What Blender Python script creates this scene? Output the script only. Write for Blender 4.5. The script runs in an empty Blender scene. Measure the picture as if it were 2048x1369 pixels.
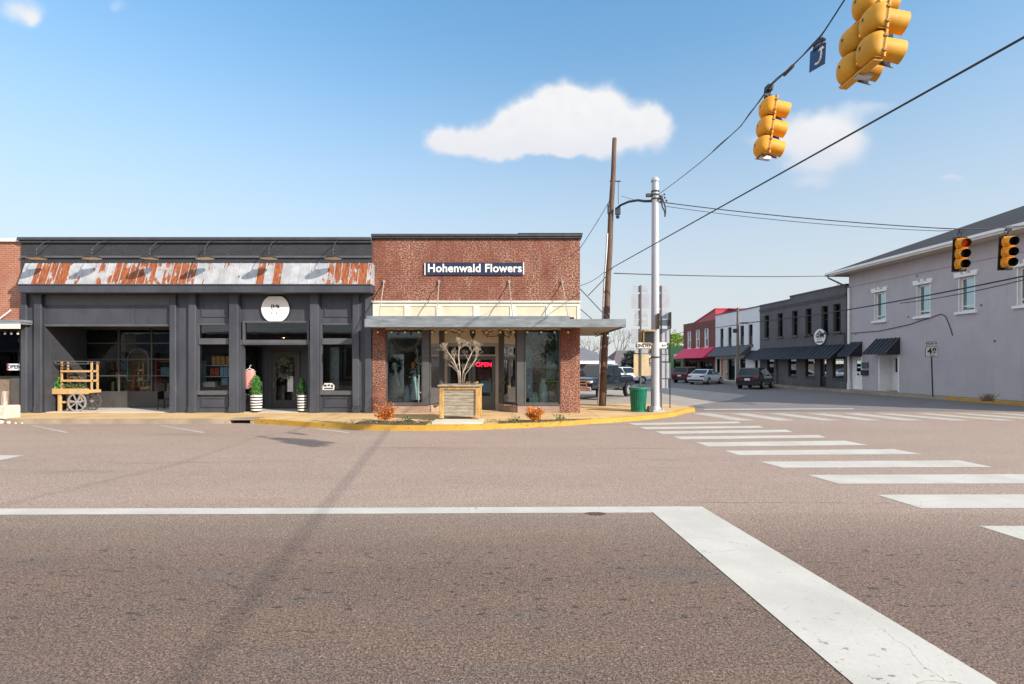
import bpy, math, random
from mathutils import Vector, Matrix
from mathutils.geometry import tessellate_polygon

# ---------------------------------------------------------------- camera, sky, sun, exposure
C = bpy.context.scene
F, CX, H, CH = 1100.0, 1024.0, 728.0, 2.0
cam = bpy.data.cameras.new("camera")
cam.sensor_width = 36.0
cam.lens = F / 2048 * 36.0
cam.shift_y = (H - 684.5) / 2048
cam.clip_start, cam.clip_end = 0.05, 3000
camo = bpy.data.objects.new("camera", cam)
camo.location = (0, 0, CH)
camo.rotation_euler = (math.pi / 2, 0, 0)
C.collection.objects.link(camo)
C.camera = camo

SUN = Vector((-9.83, 6.84, -6.1)).normalized()
EL = math.asin(-SUN.z)
AZ = math.atan2(-SUN.x, -SUN.y)
sl = bpy.data.lights.new("sun", 'SUN')
sl.energy = 3.75
sl.angle = math.radians(0.6)
sl.color = (1.0, 0.905, 0.77)
so = bpy.data.objects.new("sun", sl)
so.rotation_euler = SUN.to_track_quat('-Z', 'Y').to_euler()
C.collection.objects.link(so)

C.view_settings.view_transform = 'Standard'
C.view_settings.look = 'None'
C.view_settings.gamma = 1.0
C.view_settings.exposure = 0.85
C.cycles.max_bounces = 8
C.cycles.transparent_max_bounces = 16
C.cycles.caustics_reflective = False
C.cycles.caustics_refractive = False
C.cycles.use_denoising = True

W = bpy.data.worlds.new("World")
C.world = W
W.use_nodes = True
wt = W.node_tree
wt.nodes.clear()
wl = wt.links.new


def wn(t, **k):
    n = wt.nodes.new(t)
    for a, b in k.items():
        setattr(n, a, b)
    return n


def wmath(op, a, b=None, c=None, clamp=False):
    n = wn('ShaderNodeMath', operation=op)
    n.use_clamp = clamp
    for i, v in enumerate((a, b, c)):
        if v is None:
            continue
        if isinstance(v, (int, float)):
            n.inputs[i].default_value = v
        else:
            wl(v, n.inputs[i])
    return n.outputs[0]


sky = wn('ShaderNodeTexSky', sky_type='NISHITA')
sky.sun_disc = False
sky.sun_elevation = EL
sky.sun_rotation = AZ
sky.altitude = 300
sky.air_density = 1.0
sky.dust_density = 0.6
sky.ozone_density = 2.0
bg = wn('ShaderNodeBackground')
bg.inputs[1].default_value = 0.128
tc = wn('ShaderNodeTexCoord')
nz = wn('ShaderNodeTexNoise')
nz.inputs['Scale'].default_value = 9.0
nz.inputs['Detail'].default_value = 7.0
nz.inputs['Roughness'].default_value = 0.55
wl(tc.outputs['Generated'], nz.inputs['Vector'])
sx = wn('ShaderNodeSeparateXYZ')
wl(tc.outputs['Generated'], sx.inputs[0])
sn = wn('ShaderNodeSeparateColor')
wl(nz.outputs['Color'], sn.inputs[0])
yy = wmath('MAXIMUM', sx.outputs[1], 0.05)
cu = wmath('DIVIDE', sx.outputs[0], yy)
cv = wmath('DIVIDE', sx.outputs[2], yy)
cu = wmath('ADD', cu, wmath('MULTIPLY', wmath('SUBTRACT', sn.outputs[0], 0.5), 0.075))
cv = wmath('ADD', cv, wmath('MULTIPLY', wmath('SUBTRACT', sn.outputs[1], 0.5), 0.065))
nz2 = wn('ShaderNodeTexNoise')
nz2.inputs['Scale'].default_value = 42.0
nz2.inputs['Detail'].default_value = 6.0
wl(tc.outputs['Generated'], nz2.inputs['Vector'])
sn2 = wn('ShaderNodeSeparateColor')
wl(nz2.outputs['Color'], sn2.inputs[0])
cu = wmath('ADD', cu, wmath('MULTIPLY', wmath('SUBTRACT', sn2.outputs[0], 0.5), 0.022))
cv = wmath('ADD', cv, wmath('MULTIPLY', wmath('SUBTRACT', sn2.outputs[1], 0.5), 0.018))
# each puff: azimuth-tangent, elevation-tangent, its two radii, its density
puffs = [(-.128, .409, .030, .026, 1.0), (-.085, .402, .045, .020, .8), (-.03, .407, .05, .028, 1.0), (.015, .428, .045, .034, 1.1), (.065, .452, .05, .040, 1.2),
         (.095, .492, .034, .022, 1.0), (.12, .46, .055, .048, 1.2), (.178, .468, .032, .038, 1.1), (.19, .425, .07, .028, 1.1), (.25, .442, .032, .030, 1.1), (.09, .415, .09, .026, 1.1),
         (.10, .395, .12, .016, .8), (.06, .378, .12, .008, .40),
         (.535, .425, .050, .034, .62), (.50, .395, .045, .028, .5), (.59, .42, .055, .034, .6), (.62, .395, .05, .026, .5), (.56, .365, .07, .022, .5), (.55, .333, .055, .014, .40), (.655, .475, .06, .016, .34), (.45, .40, .05, .020, .30), (.60, .455, .07, .02, .3),
         (.795, .338, .03, .009, .42), (.745, .505, .03, .02, .12),
         (-.905, .648, .05, .026, .62), (-.875, .632, .02, .016, .5), (-.712, .648, .018, .016, .35)]
tot = None
for (u, v, a, b, w) in puffs:
    d1 = wmath('POWER', wmath('ABSOLUTE', wmath('DIVIDE', wmath('SUBTRACT', cu, u), a)), 2.0)
    d2 = wmath('POWER', wmath('ABSOLUTE', wmath('DIVIDE', wmath('SUBTRACT', cv, v), b)), 2.0)
    g = wmath('MULTIPLY', wmath('EXPONENT', wmath('MULTIPLY', wmath('ADD', d1, d2), -1.0)), w)
    tot = g if tot is None else wmath('ADD', tot, g)
den = wn('ShaderNodeMapRange', interpolation_type='SMOOTHSTEP')
den.inputs['From Min'].default_value = 0.12
den.inputs['From Max'].default_value = 0.86
wl(tot, den.inputs['Value'])
front = wmath('GREATER_THAN', sx.outputs[1], 0.06)
fac = wmath('MULTIPLY', wmath('MULTIPLY', den.outputs[0], front), 0.97)
cr = wn('ShaderNodeMapRange')
cr.inputs['From Min'].default_value = .37
cr.inputs['From Max'].default_value = .47
wl(cv, cr.inputs['Value'])
cc = wn('ShaderNodeMix', data_type='RGBA')
cc.inputs['A'].default_value = (3.55, 3.6, 3.85, 1)
cc.inputs['B'].default_value = (4.05, 4.05, 4.05, 1)
wl(wmath('MULTIPLY', cr.outputs[0], wmath('ADD', .25, wmath('MULTIPLY', nz2.outputs['Fac'], 1.5)), None, True), cc.inputs['Factor'])
# the clear sky between the puffs
hs = wn('ShaderNodeHueSaturation')
hs.inputs['Saturation'].default_value = 1.08
hs.inputs['Value'].default_value = 1.0
wl(sky.outputs[0], hs.inputs['Color'])
tint = wn('ShaderNodeMix', data_type='RGBA', blend_type='MULTIPLY')
tint.inputs['Factor'].default_value = 1.0
tc2 = wn('ShaderNodeMix', data_type='RGBA')
tc2.inputs['A'].default_value = (1.10, 1.32, 1.22, 1)
tc2.inputs['B'].default_value = (.97, 1.01, .88, 1)
tl_ = wn('ShaderNodeMapRange')
tl_.inputs['From Min'].default_value = .58
tl_.inputs['From Max'].default_value = .12
wl(sx.outputs[2], tl_.inputs['Value'])
wl(tl_.outputs[0], tc2.inputs['Factor'])
wl(tc2.outputs['Result'], tint.inputs['B'])
wl(hs.outputs[0], tint.inputs['A'])
low = wn('ShaderNodeMapRange', interpolation_type='SMOOTHSTEP')
low.inputs['From Min'].default_value = 0.56
low.inputs['From Max'].default_value = 0.0
low.inputs['To Max'].default_value = 0.9
wl(sx.outputs[2], low.inputs['Value'])
hz = wn('ShaderNodeMix', data_type='RGBA')
hz.inputs['B'].default_value = (3.0, 3.05, 3.25, 1)
wl(low.outputs[0], hz.inputs['Factor'])
wl(tint.outputs['Result'], hz.inputs['A'])
mx = wn('ShaderNodeMix', data_type='RGBA')
wl(fac, mx.inputs['Factor'])
wl(hz.outputs['Result'], mx.inputs['A'])
wl(cc.outputs['Result'], mx.inputs['B'])
# bright broken cloud added out of view, overhead and behind, to fill shaded walls
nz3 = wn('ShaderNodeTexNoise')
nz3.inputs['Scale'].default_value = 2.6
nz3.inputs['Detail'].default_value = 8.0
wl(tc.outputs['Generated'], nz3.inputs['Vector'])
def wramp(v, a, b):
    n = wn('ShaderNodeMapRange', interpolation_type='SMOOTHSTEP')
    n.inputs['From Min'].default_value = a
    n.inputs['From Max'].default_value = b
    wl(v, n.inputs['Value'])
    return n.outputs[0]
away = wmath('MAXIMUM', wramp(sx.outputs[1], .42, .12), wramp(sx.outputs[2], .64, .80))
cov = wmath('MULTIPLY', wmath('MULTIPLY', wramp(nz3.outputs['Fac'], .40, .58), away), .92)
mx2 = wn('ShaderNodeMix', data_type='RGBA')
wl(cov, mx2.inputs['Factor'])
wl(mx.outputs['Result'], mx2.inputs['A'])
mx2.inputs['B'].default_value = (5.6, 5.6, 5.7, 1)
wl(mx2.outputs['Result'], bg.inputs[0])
wo = wn('ShaderNodeOutputWorld')
wl(bg.outputs[0], wo.inputs[0])

# ---------------------------------------------------------------- helpers
R = random.Random(7)
pi = math.pi


def PX(px, Y): return (px - CX) / F * Y
def PZ(py, Y): return CH + (H - py) / F * Y
def P(px, py, Y): return Vector((PX(px, Y), Y, PZ(py, Y)))
def G(px, py, z=0.0):
    Y = (CH - z) * F / (py - H)
    return Vector((PX(px, Y), Y, z))


class MB:
    def __init__(s):
        s.v, s.f, s.m, s.a = [], [], [], {}

    def add(s, vs, fs, m=0):
        n = len(s.v)
        s.v += [Vector(v) for v in vs]
        for f in fs:
            s.f.append([i + n for i in f])
            s.m.append(m)
        return s

    def box(s, x0, x1, y0, y1, z0, z1, m=0):
        if x0 > x1: x0, x1 = x1, x0
        if y0 > y1: y0, y1 = y1, y0
        if z0 > z1: z0, z1 = z1, z0
        return s.add([(x0, y0, z0), (x1, y0, z0), (x1, y1, z0), (x0, y1, z0), (x0, y0, z1), (x1, y0, z1), (x1, y1, z1), (x0, y1, z1)],
                     [(0, 3, 2, 1), (4, 5, 6, 7), (0, 1, 5, 4), (1, 2, 6, 5), (2, 3, 7, 6), (3, 0, 4, 7)], m)

    def rbox(s, c, sz, M=None, m=0):
        x, y, z = [d / 2 for d in sz]
        vs = [Vector(p) for p in ((-x, -y, -z), (x, -y, -z), (x, y, -z), (-x, y, -z), (-x, -y, z), (x, -y, z), (x, y, z), (-x, y, z))]
        if M is not None: vs = [M @ p for p in vs]
        c = Vector(c)
        return s.add([p + c for p in vs], [(0, 3, 2, 1), (4, 5, 6, 7), (0, 1, 5, 4), (1, 2, 6, 5), (2, 3, 7, 6), (3, 0, 4, 7)], m)

    def quad(s, a, b, c, d, m=0):
        return s.add([a, b, c, d], [(0, 1, 2, 3)], m)

    def poly(s, pts, m=0):
        t = tessellate_polygon([[Vector(p) for p in pts]])
        n = len(s.v)
        s.v += [Vector(p) for p in pts]
        for f in t:
            a, b, c = [Vector(pts[i]) for i in f]
            f = list(f)
            if (b - a).cross(c - a).z < 0: f.reverse()
            s.f.append([i + n for i in f]); s.m.append(m)
        return s

    def prism(s, pts, d, m=0):
        """closed outline pts (convex or mildly concave) pushed along d"""
        d = Vector(d); n = len(pts); pts = [Vector(p) for p in pts]
        t = tessellate_polygon([pts])
        fs = [list(f) for f in t] + [[i + n for i in reversed(f)] for f in t] + [[i, (i + 1) % n, (i + 1) % n + n, i + n] for i in range(n)]
        return s.add(pts + [p + d for p in pts], fs, m)

    def ring(s, c, ax, r, n):
        ax = Vector(ax).normalized()
        u = ax.orthogonal().normalized() if abs(ax.z) < .99 else Vector((1, 0, 0))
        if abs(ax.z) < .99: u = ax.cross(Vector((0, 0, 1))).normalized()
        w = ax.cross(u)
        return [Vector(c) + r * (math.cos(2 * pi * i / n) * u + math.sin(2 * pi * i / n) * w) for i in range(n)]

    def cyl(s, p0, p1, r0, r1=None, n=12, m=0, caps=True):
        r1 = r0 if r1 is None else r1
        p0, p1 = Vector(p0), Vector(p1)
        ax = p1 - p0
        vs = s.ring(p0, ax, r0, n) + s.ring(p1, ax, r1, n)
        fs = [(i, (i + 1) % n, (i + 1) % n + n, i + n) for i in range(n)]
        if caps: fs += [tuple(reversed(range(n))), tuple(range(n, 2 * n))]
        return s.add(vs, fs, m)

    def tube(s, pts, r, n=8, m=0, r1=None):
        pts = [Vector(p) for p in pts]
        k = len(pts); vs = []
        for i, p in enumerate(pts):
            ax = (pts[min(i + 1, k - 1)] - pts[max(i - 1, 0)])
            rr = r if r1 is None else r + (r1 - r) * i / (k - 1)
            vs += s.ring(p, ax, rr, n)
        fs = [(j * n + i, j * n + (i + 1) % n, (j + 1) * n + (i + 1) % n, (j + 1) * n + i) for j in range(k - 1) for i in range(n)]
        fs += [tuple(reversed(range(n))), tuple(range((k - 1) * n, k * n))]
        return s.add(vs, fs, m)

    def lathe(s, prof, c=(0, 0, 0), n=20, m=0, M=None, caps=False):
        c = Vector(c); vs = []
        for (r, z) in prof:
            for i in range(n):
                p = Vector((r * math.cos(2 * pi * i / n), r * math.sin(2 * pi * i / n), z))
                vs.append(c + (M @ p if M is not None else p))
        k = len(prof)
        fs = [(j * n + i, j * n + (i + 1) % n, (j + 1) * n + (i + 1) % n, (j + 1) * n + i) for j in range(k - 1) for i in range(n)]
        if caps: fs += [tuple(reversed(range(n))), tuple(range((k - 1) * n, k * n))]
        return s.add(vs, fs, m)

    def ball(s, c, r, n=10, m=0, sc=(1, 1, 1)):
        k = max(4, n // 2)
        return s.lathe([(max(1e-4, math.sin(pi * j / k)) * r, -math.cos(pi * j / k) * r * sc[2]) for j in range(k + 1)], c, n, m, Matrix.Diagonal((sc[0], sc[1], 1)))

    def leaf(s, c, size, m=0, up=None, rnd=R):
        d = Vector((rnd.gauss(0, 1), rnd.gauss(0, 1), rnd.gauss(0, .8)))
        if up is not None: d = d * .5 + Vector(up)
        d.normalize()
        w = d.cross(Vector((rnd.gauss(0, 1), rnd.gauss(0, 1), rnd.gauss(0, 1)))).normalized()
        c = Vector(c)
        return s.add([c - d * size * .5, c + w * size * .27, c + d * size * .5, c - w * size * .27], [(0, 1, 2, 3)], m)

    def frame(s, x0, x1, z0, z1, w, y0, y1, m=0):
        """rectangular frame in the x-z plane"""
        s.box(x0, x1, y0, y1, z0, z0 + w, m); s.box(x0, x1, y0, y1, z1 - w, z1, m)
        s.box(x0, x0 + w, y0, y1, z0 + w, z1 - w, m); return s.box(x1 - w, x1, y0, y1, z0 + w, z1 - w, m)

    def build(s, name, mats, parent=None, smooth=False, bevel=0.0, local=False):
        me = bpy.data.meshes.new(name)
        off = Vector((0, 0, 0))
        if parent is not None and not local:
            off = wloc(parent)
        me.from_pydata([tuple(v - off) for v in s.v], [], s.f)
        if not isinstance(mats, (list, tuple)): mats = [mats]
        for mm in mats: me.materials.append(mm)
        if len(mats) > 1: me.polygons.foreach_set('material_index', s.m)
        for k, vals in s.a.items():
            at = me.attributes.new(k, 'FLOAT', 'FACE')
            at.data.foreach_set('value', vals)
        if smooth: me.polygons.foreach_set('use_smooth', [True] * len(me.polygons))
        me.update()
        o = bpy.data.objects.new(name, me)
        C.collection.objects.link(o)
        if parent is not None: o.parent = parent
        if bevel:
            b = o.modifiers.new("bevel", 'BEVEL'); b.width = bevel; b.segments = 1; b.limit_method = 'ANGLE'; b.angle_limit = 0.7
        return o


def wloc(o):
    v = Vector((0, 0, 0))
    while o is not None:
        v += Vector(o.location); o = o.parent
    return v


def tag(o, label, cat, group=None, kind=None):
    o['label'] = label; o['category'] = cat
    if group: o['group'] = group
    if kind: o['kind'] = kind
    return o


def thing(name, label, cat, loc=(0, 0, 0), rz=0.0, group=None):
    o = bpy.data.objects.new(name, None)
    o.empty_display_size = .2
    C.collection.objects.link(o)
    o.location = loc; o.rotation_euler = (0, 0, rz)
    return tag(o, label, cat, group)


def struct(o):
    o['kind'] = 'structure'; return o


def copy_tree(o, parent=None):
    c = o.copy(); C.collection.objects.link(c)
    if parent is not None: c.parent = parent
    for ch in [x for x in o.children]: copy_tree(ch, c)
    return c


def text_mesh(txt, size, extrude=.004, align='CENTER', bold=0.0, sx=1.0):
    cu_ = bpy.data.curves.new("lettering", 'FONT')
    cu_.body = txt; cu_.size = size; cu_.extrude = extrude; cu_.align_x = align; cu_.align_y = 'CENTER'; cu_.offset = bold
    cu_.space_character = 1.05
    o = bpy.data.objects.new("lettering", cu_)
    C.collection.objects.link(o)
    bpy.context.view_layer.update()
    me = bpy.data.meshes.new_from_object(o.evaluated_get(bpy.context.evaluated_depsgraph_get()))
    bpy.data.objects.remove(o); bpy.data.curves.remove(cu_)
    me.transform(Matrix.Diagonal((sx, 1, 1, 1)))
    return me


def lettering(txt, size, m, parent, loc, rot=(pi / 2, 0, 0), name='lettering', **k):
    me = text_mesh(txt, size, **k)
    me.name = name
    me.materials.clear(); me.materials.append(m)
    o = bpy.data.objects.new(name, me); C.collection.objects.link(o)
    o.parent = parent; o.location = Vector(loc); o.rotation_euler = rot
    return o


# ---------------------------------------------------------------- materials
class NT:
    def __init__(s, name):
        s.mat = bpy.data.materials.new(name); s.mat.use_nodes = True
        s.t = s.mat.node_tree; s.t.nodes.clear()
        s.out = s.n('ShaderNodeOutputMaterial'); s.tc = s.n('ShaderNodeTexCoord')
        s.b = s.n('ShaderNodeBsdfPrincipled'); s.l(s.b.outputs[0], s.out.inputs[0])

    def n(s, t, **k):
        x = s.t.nodes.new(t)
        for a, b in k.items(): setattr(x, a, b)
        return x

    def l(s, a, b): s.t.links.new(a, b)

    def set(s, sock, v):
        if isinstance(v, (int, float)): sock.default_value = v
        elif isinstance(v, (tuple, list)): sock.default_value = tuple(v) + ((1,) if len(v) == 3 and len(sock.default_value) == 4 else ())
        else: s.l(v, sock)

    def m(s, op, a, b=None, clamp=False):
        x = s.n('ShaderNodeMath', operation=op); x.use_clamp = clamp
        s.set(x.inputs[0], a)
        if b is not None: s.set(x.inputs[1], b)
        return x.outputs[0]

    def noise(s, vec, scale, detail=4, rough=.55, col=False):
        x = s.n('ShaderNodeTexNoise'); x.inputs['Scale'].default_value = scale; x.inputs['Detail'].default_value = detail
        x.inputs['Roughness'].default_value = rough
        if vec is not None: s.l(vec, x.inputs['Vector'])
        return x.outputs['Color' if col else 'Fac']

    def mapv(s, vec, sc):
        x = s.n('ShaderNodeMapping'); x.inputs['Scale'].default_value = sc; s.l(vec, x.inputs['Vector']); return x.outputs[0]

    def ramp(s, v, a, b, to0=0., to1=1., smooth=True):
        x = s.n('ShaderNodeMapRange', interpolation_type='SMOOTHSTEP' if smooth else 'LINEAR')
        s.set(x.inputs['Value'], v)
        for k, q in (('From Min', a), ('From Max', b), ('To Min', to0), ('To Max', to1)): s.set(x.inputs[k], q)
        return x.outputs[0]

    def mix(s, f, a, b, blend='MIX'):
        x = s.n('ShaderNodeMix', data_type='RGBA', blend_type=blend)
        s.set(x.inputs['Factor'], f); s.set(x.inputs['A'], a); s.set(x.inputs['B'], b)
        return x.outputs['Result']

    def bump(s, h, strength=.3, dist=.01):
        x = s.n('ShaderNodeBump'); x.inputs['Strength'].default_value = strength; x.inputs['Distance'].default_value = dist
        s.l(h, x.inputs['Height']); s.l(x.outputs[0], s.b.inputs['Normal'])

    def pos(s): return s.n('ShaderNodeNewGeometry').outputs['Position']

    def fin(s, col=None, rough=None, metal=None):
        if col is not None: s.set(s.b.inputs['Base Color'], col)
        if rough is not None: s.set(s.b.inputs['Roughness'], rough)
        if metal is not None: s.set(s.b.inputs['Metallic'], metal)
        return s.mat


def sc3(c, k): return tuple(max(0., min(1., x * k)) for x in c)


def pbr(name, col, rough=.7, metal=0., var=.14, vs=3., bump=0., bs=40., stretch=(1, 1, 1), dirt=None, dirtamt=0.0, coat=0.):
    t = NT(name)
    v = t.mapv(t.tc.outputs['Object'], stretch)
    n1 = t.noise(v, vs, 6)
    c = t.mix(t.ramp(n1, .3, .7), sc3(col, 1 - var), sc3(col, 1 + var))
    if dirt: c = t.mix(t.ramp(t.noise(v, vs * 2.7, 8, .7), .62 - .25 * dirtamt, .78 - .2 * dirtamt, 0, min(1, .5 + dirtamt)), c, dirt)
    if bump: t.bump(t.noise(v, bs, 4), bump, .01)
    if coat: t.b.inputs['Coat Weight'].default_value = coat
    rr = t.ramp(n1, .3, .7, max(.02, rough - .06), min(1, rough + .06))
    return t.fin(c, rr, metal)


def brick(name, c1, c2, mortar, w=.215, h=.0745, ms=.011, fleck=None, fl=.62, stain=None, blotch=.55):
    t = NT(name)
    sp = t.n('ShaderNodeSeparateXYZ'); t.l(t.tc.outputs['Object'], sp.inputs[0])
    cb = t.n('ShaderNodeCombineXYZ'); t.l(t.m('ADD', sp.outputs[0], sp.outputs[1]), cb.inputs[0]); t.l(sp.outputs[2], cb.inputs[1])
    b = t.n('ShaderNodeTexBrick'); t.l(cb.outputs[0], b.inputs['Vector'])
    b.inputs['Scale'].default_value = 1; b.inputs['Brick Width'].default_value = w; b.inputs['Row Height'].default_value = h
    b.inputs['Mortar Size'].default_value = ms; b.inputs['Mortar Smooth'].default_value = .2; b.inputs['Bias'].default_value = 0
    b.inputs['Color1'].default_value = tuple(c1) + (1,); b.inputs['Color2'].default_value = tuple(c2) + (1,); b.inputs['Mortar'].default_value = tuple(mortar) + (1,)
    big = t.noise(t.tc.outputs['Object'], .9, 5)
    c = t.mix(t.ramp(big, .3, .7, 0, blotch), b.outputs['Color'], sc3(c1, .62), 'MIX')
    if fleck:
        f1 = t.noise(t.mapv(cb.outputs[0], (1, 1.7, 1)), 17, 3, .65)
        f2 = t.noise(t.mapv(t.tc.outputs['Object'], (1.6, 1.6, .5)), 1.1, 4)
        k = t.m('MULTIPLY', t.ramp(f1, fl - .06, fl + .08), t.ramp(f2, .35, .65, .25, 1))
        c = t.mix(k, c, fleck)
    if stain:
        c = t.mix(t.ramp(t.noise(t.mapv(t.tc.outputs['Object'], (2, 2, .35)), 1.3, 5), .52, .72, 0, .5), c, stain)
    ht = t.m('ADD', t.m('MULTIPLY', b.outputs['Fac'], -1.0), t.m('MULTIPLY', t.noise(cb.outputs[0], 60, 3), .5))
    t.bump(ht, .6, .008)
    return t.fin(c, .85)


def glass(name, tint=(.85, .9, .9), ior=1.5, refl=(1, 1, 1), base=0.0):
    t = NT(name); t.t.nodes.remove(t.b)
    tr = t.n('ShaderNodeBsdfTransparent'); tr.inputs[0].default_value = tint + (1,)
    gl = t.n('ShaderNodeBsdfGlossy'); gl.inputs['Roughness'].default_value = .015; gl.inputs[0].default_value = refl + (1,)
    fr = t.n('ShaderNodeFresnel'); fr.inputs[0].default_value = ior
    nb = t.n('ShaderNodeBump'); nb.inputs['Strength'].default_value = .04; nb.inputs['Distance'].default_value = .02
    t.l(t.noise(t.tc.outputs['Object'], 1.7, 2), nb.inputs['Height']); t.l(nb.outputs[0], gl.inputs['Normal'])
    mx_ = t.n('ShaderNodeMixShader'); t.l(t.m('ADD', fr.outputs[0], base, True), mx_.inputs[0])
    t.l(tr.outputs[0], mx_.inputs[1]); t.l(gl.outputs[0], mx_.inputs[2]); t.l(mx_.outputs[0], t.out.inputs[0])
    return t.mat


def emit(name, col, st):
    t = NT(name); t.b.inputs['Emission Color'].default_value = col + (1,); t.b.inputs['Emission Strength'].default_value = st
    return t.fin(sc3(col, .5), .4)


def wood(name, c1, c2, sc=(1, 1, 12), rough=.75):
    t = NT(name)
    v = t.mapv(t.tc.outputs['Object'], sc)
    n = t.noise(v, 3.0, 8, .65)
    c = t.mix(t.ramp(n, .32, .68), c1, c2)
    t.bump(n, .35, .01)
    return t.fin(c, rough)


# asphalt: pinkish worn chip seal, an older darker patch this side of the stop line
def asphalt():
    t = NT("asphalt"); p = t.pos()
    sp = t.n('ShaderNodeSeparateXYZ'); t.l(p, sp.inputs[0])
    fine = t.noise(p, 95, 3, .7)
    fine2 = t.noise(p, 34, 4, .7)
    fine3 = t.noise(p, 52, 2, .6)
    med = t.noise(t.mapv(p, (.35, 1.4, 1)), 1.6, 6, .6)
    big = t.noise(t.mapv(p, (.5, 1.3, 1)), .35, 5)
    c = t.mix(t.ramp(big, .3, .7), (.240, .172, .152), (.302, .225, .200))
    c = t.mix(t.ramp(med, .42, .75, 0, .65), c, (.225, .165, .142))
    stn = t.m('MULTIPLY', t.ramp(t.noise(t.mapv(p, (.55, 1.5, 1)), .75, 6, .7), .60, .70), t.ramp(t.noise(p, 4.5, 4), .35, .6))
    c = t.mix(t.m('MULTIPLY', stn, .45), c, (.12, .09, .08))
    # wheel tracks: slightly polished, darker bands along the street
    wv = t.m('SINE', t.m('ADD', t.m('MULTIPLY', sp.outputs[1], 1.9), t.m('MULTIPLY', big, 5.0)))
    c = t.mix(t.ramp(wv, .2, 1.0, 0, .12), c, (.19, .145, .125))
    near = t.ramp(t.m('ADD', sp.outputs[1], t.m('MULTIPLY', t.m('SUBTRACT', med, .5), .25)), 7.42, 7.30)
    leftof = t.ramp(t.m('ADD', t.m('SUBTRACT', sp.outputs[0], t.m('MULTIPLY', sp.outputs[1], .0)), t.m('MULTIPLY', t.m('SUBTRACT', med, .5), .4)), 2.6, 2.2)
    nearall = t.ramp(sp.outputs[1], 8.2, 5.0)
    c = t.mix(t.m('MULTIPLY', nearall, .55), c, (.125, .092, .076))
    brn = t.ramp(t.noise(t.mapv(p, (.22, 1.1, 1)), 1.5, 6, .65), .4, .62)
    oldc = t.mix(brn, (.075, .060, .052), (.140, .098, .070))
    c = t.mix(t.m('MULTIPLY', t.m('MULTIPLY', near, t.m('MAXIMUM', leftof, .35)), .85), c, oldc)
    # aggregate
    c = t.mix(t.ramp(fine, .40, .66, 0, .95), t.mix(.0, c, c), t.mix(.8, c, (.55, .43, .35)))
    c = t.mix(t.ramp(fine, .47, .33, 0, .95), c, (.05, .04, .036))
    c = t.mix(t.ramp(fine2, .58, .70, 0, .6), c, (.065, .052, .048))
    c = t.mix(t.ramp(fine3, .54, .64, 0, .75), c, (.42, .32, .25))
    c = t.mix(t.ramp(fine3, .46, .36, 0, .75), c, (.045, .036, .032))
    vo = t.n('ShaderNodeTexVoronoi'); vo.inputs['Scale'].default_value = 26; t.l(p, vo.inputs['Vector'])
    rs = t.n('ShaderNodeSeparateColor'); t.l(vo.outputs['Color'], rs.inputs[0])
    peb = t.m('MULTIPLY', t.ramp(vo.outputs['Distance'], .22, .12), t.m('GREATER_THAN', rs.outputs[0], .72))
    c = t.mix(t.m('MULTIPLY', peb, .9), c, t.mix(rs.outputs[1], (.55, .30, .15), (.70, .62, .55)))
    c = t.mix(nearall, c, t.mix(1.0, c, (.62, .565, .55), 'MULTIPLY'))
    gp = t.ramp(t.noise(t.mapv(p, (.5, 1.2, 1)), .9, 5, .6), .52, .68, 0, .4)
    c = t.mix(t.m('MULTIPLY', gp, t.ramp(sp.outputs[1], 6.5, 5.0)), c, (.105, .105, .11))
    vg = t.n('ShaderNodeTexVoronoi'); vg.inputs['Scale'].default_value = 62; t.l(p, vg.inputs['Vector'])
    vs_ = t.n('ShaderNodeSeparateColor'); t.l(vg.outputs['Color'], vs_.inputs[0])
    vk = t.ramp(vs_.outputs[0], 0, 1, .73, 1.28, False)
    vc = t.n('ShaderNodeCombineColor'); t.l(vk, vc.inputs[0]); t.l(t.m('MULTIPLY', vk, t.ramp(vs_.outputs[1], 0, 1, .93, 1.04, False)), vc.inputs[1]); t.l(t.m('MULTIPLY', vk, t.ramp(vs_.outputs[1], 0, 1, .86, 1.06, False)), vc.inputs[2])
    c = t.mix(1.0, c, vc.outputs[0], 'MULTIPLY')
    # pits
    pit = t.ramp(t.noise(t.mapv(p, (1.0, 2.0, 1)), 7.0, 5, .65), .595, .63)
    band = t.m('MULTIPLY', t.ramp(sp.outputs[1], 6.4, 5.7), t.ramp(sp.outputs[1], 3.6, 4.4))
    c = t.mix(t.m('MULTIPLY', t.m('MULTIPLY', pit, band), .9), c, (.035, .03, .028))
    # long crack lines
    ck = t.noise(t.mapv(p, (.25, 1, 1)), .8, 3)
    ckl = t.ramp(t.m('ABSOLUTE', t.m('SUBTRACT', sp.outputs[1], t.m('ADD', 7.92, t.m('MULTIPLY', t.m('SUBTRACT', ck, .5), .16)))), .022, .006)
    ckl = t.m('MULTIPLY', ckl, t.m('MULTIPLY', t.ramp(t.noise(p, 5, 4), .40, .52), t.ramp(sp.outputs[0], 2.2, 3.0)))
    c = t.mix(t.m('MULTIPLY', ckl, .75), c, (.05, .04, .035))
    # oil and tyre smears along the lanes
    sm = t.ramp(t.noise(t.mapv(p, (.12, 1.0, 1)), 1.2, 5, .6), .58, .72, 0, .55)
    c = t.mix(t.m('MULTIPLY', sm, t.ramp(sp.outputs[1], 7.5, 9)), c, (.16, .135, .13))
    # grey side street beyond the crossing
    c = t.mix(t.ramp(t.m('ADD', sp.outputs[1], t.m('MULTIPLY', big, .8)), 22.9, 23.7, 0, .8), c, t.mix(t.ramp(med, .3, .7), (.12, .118, .125), (.165, .16, .165)))
    t.bump(t.m('ADD', t.m('MULTIPLY', fine, 1.0), t.m('MULTIPLY', fine2, .5)), .3, .010)
    return t.fin(c, .9)


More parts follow.
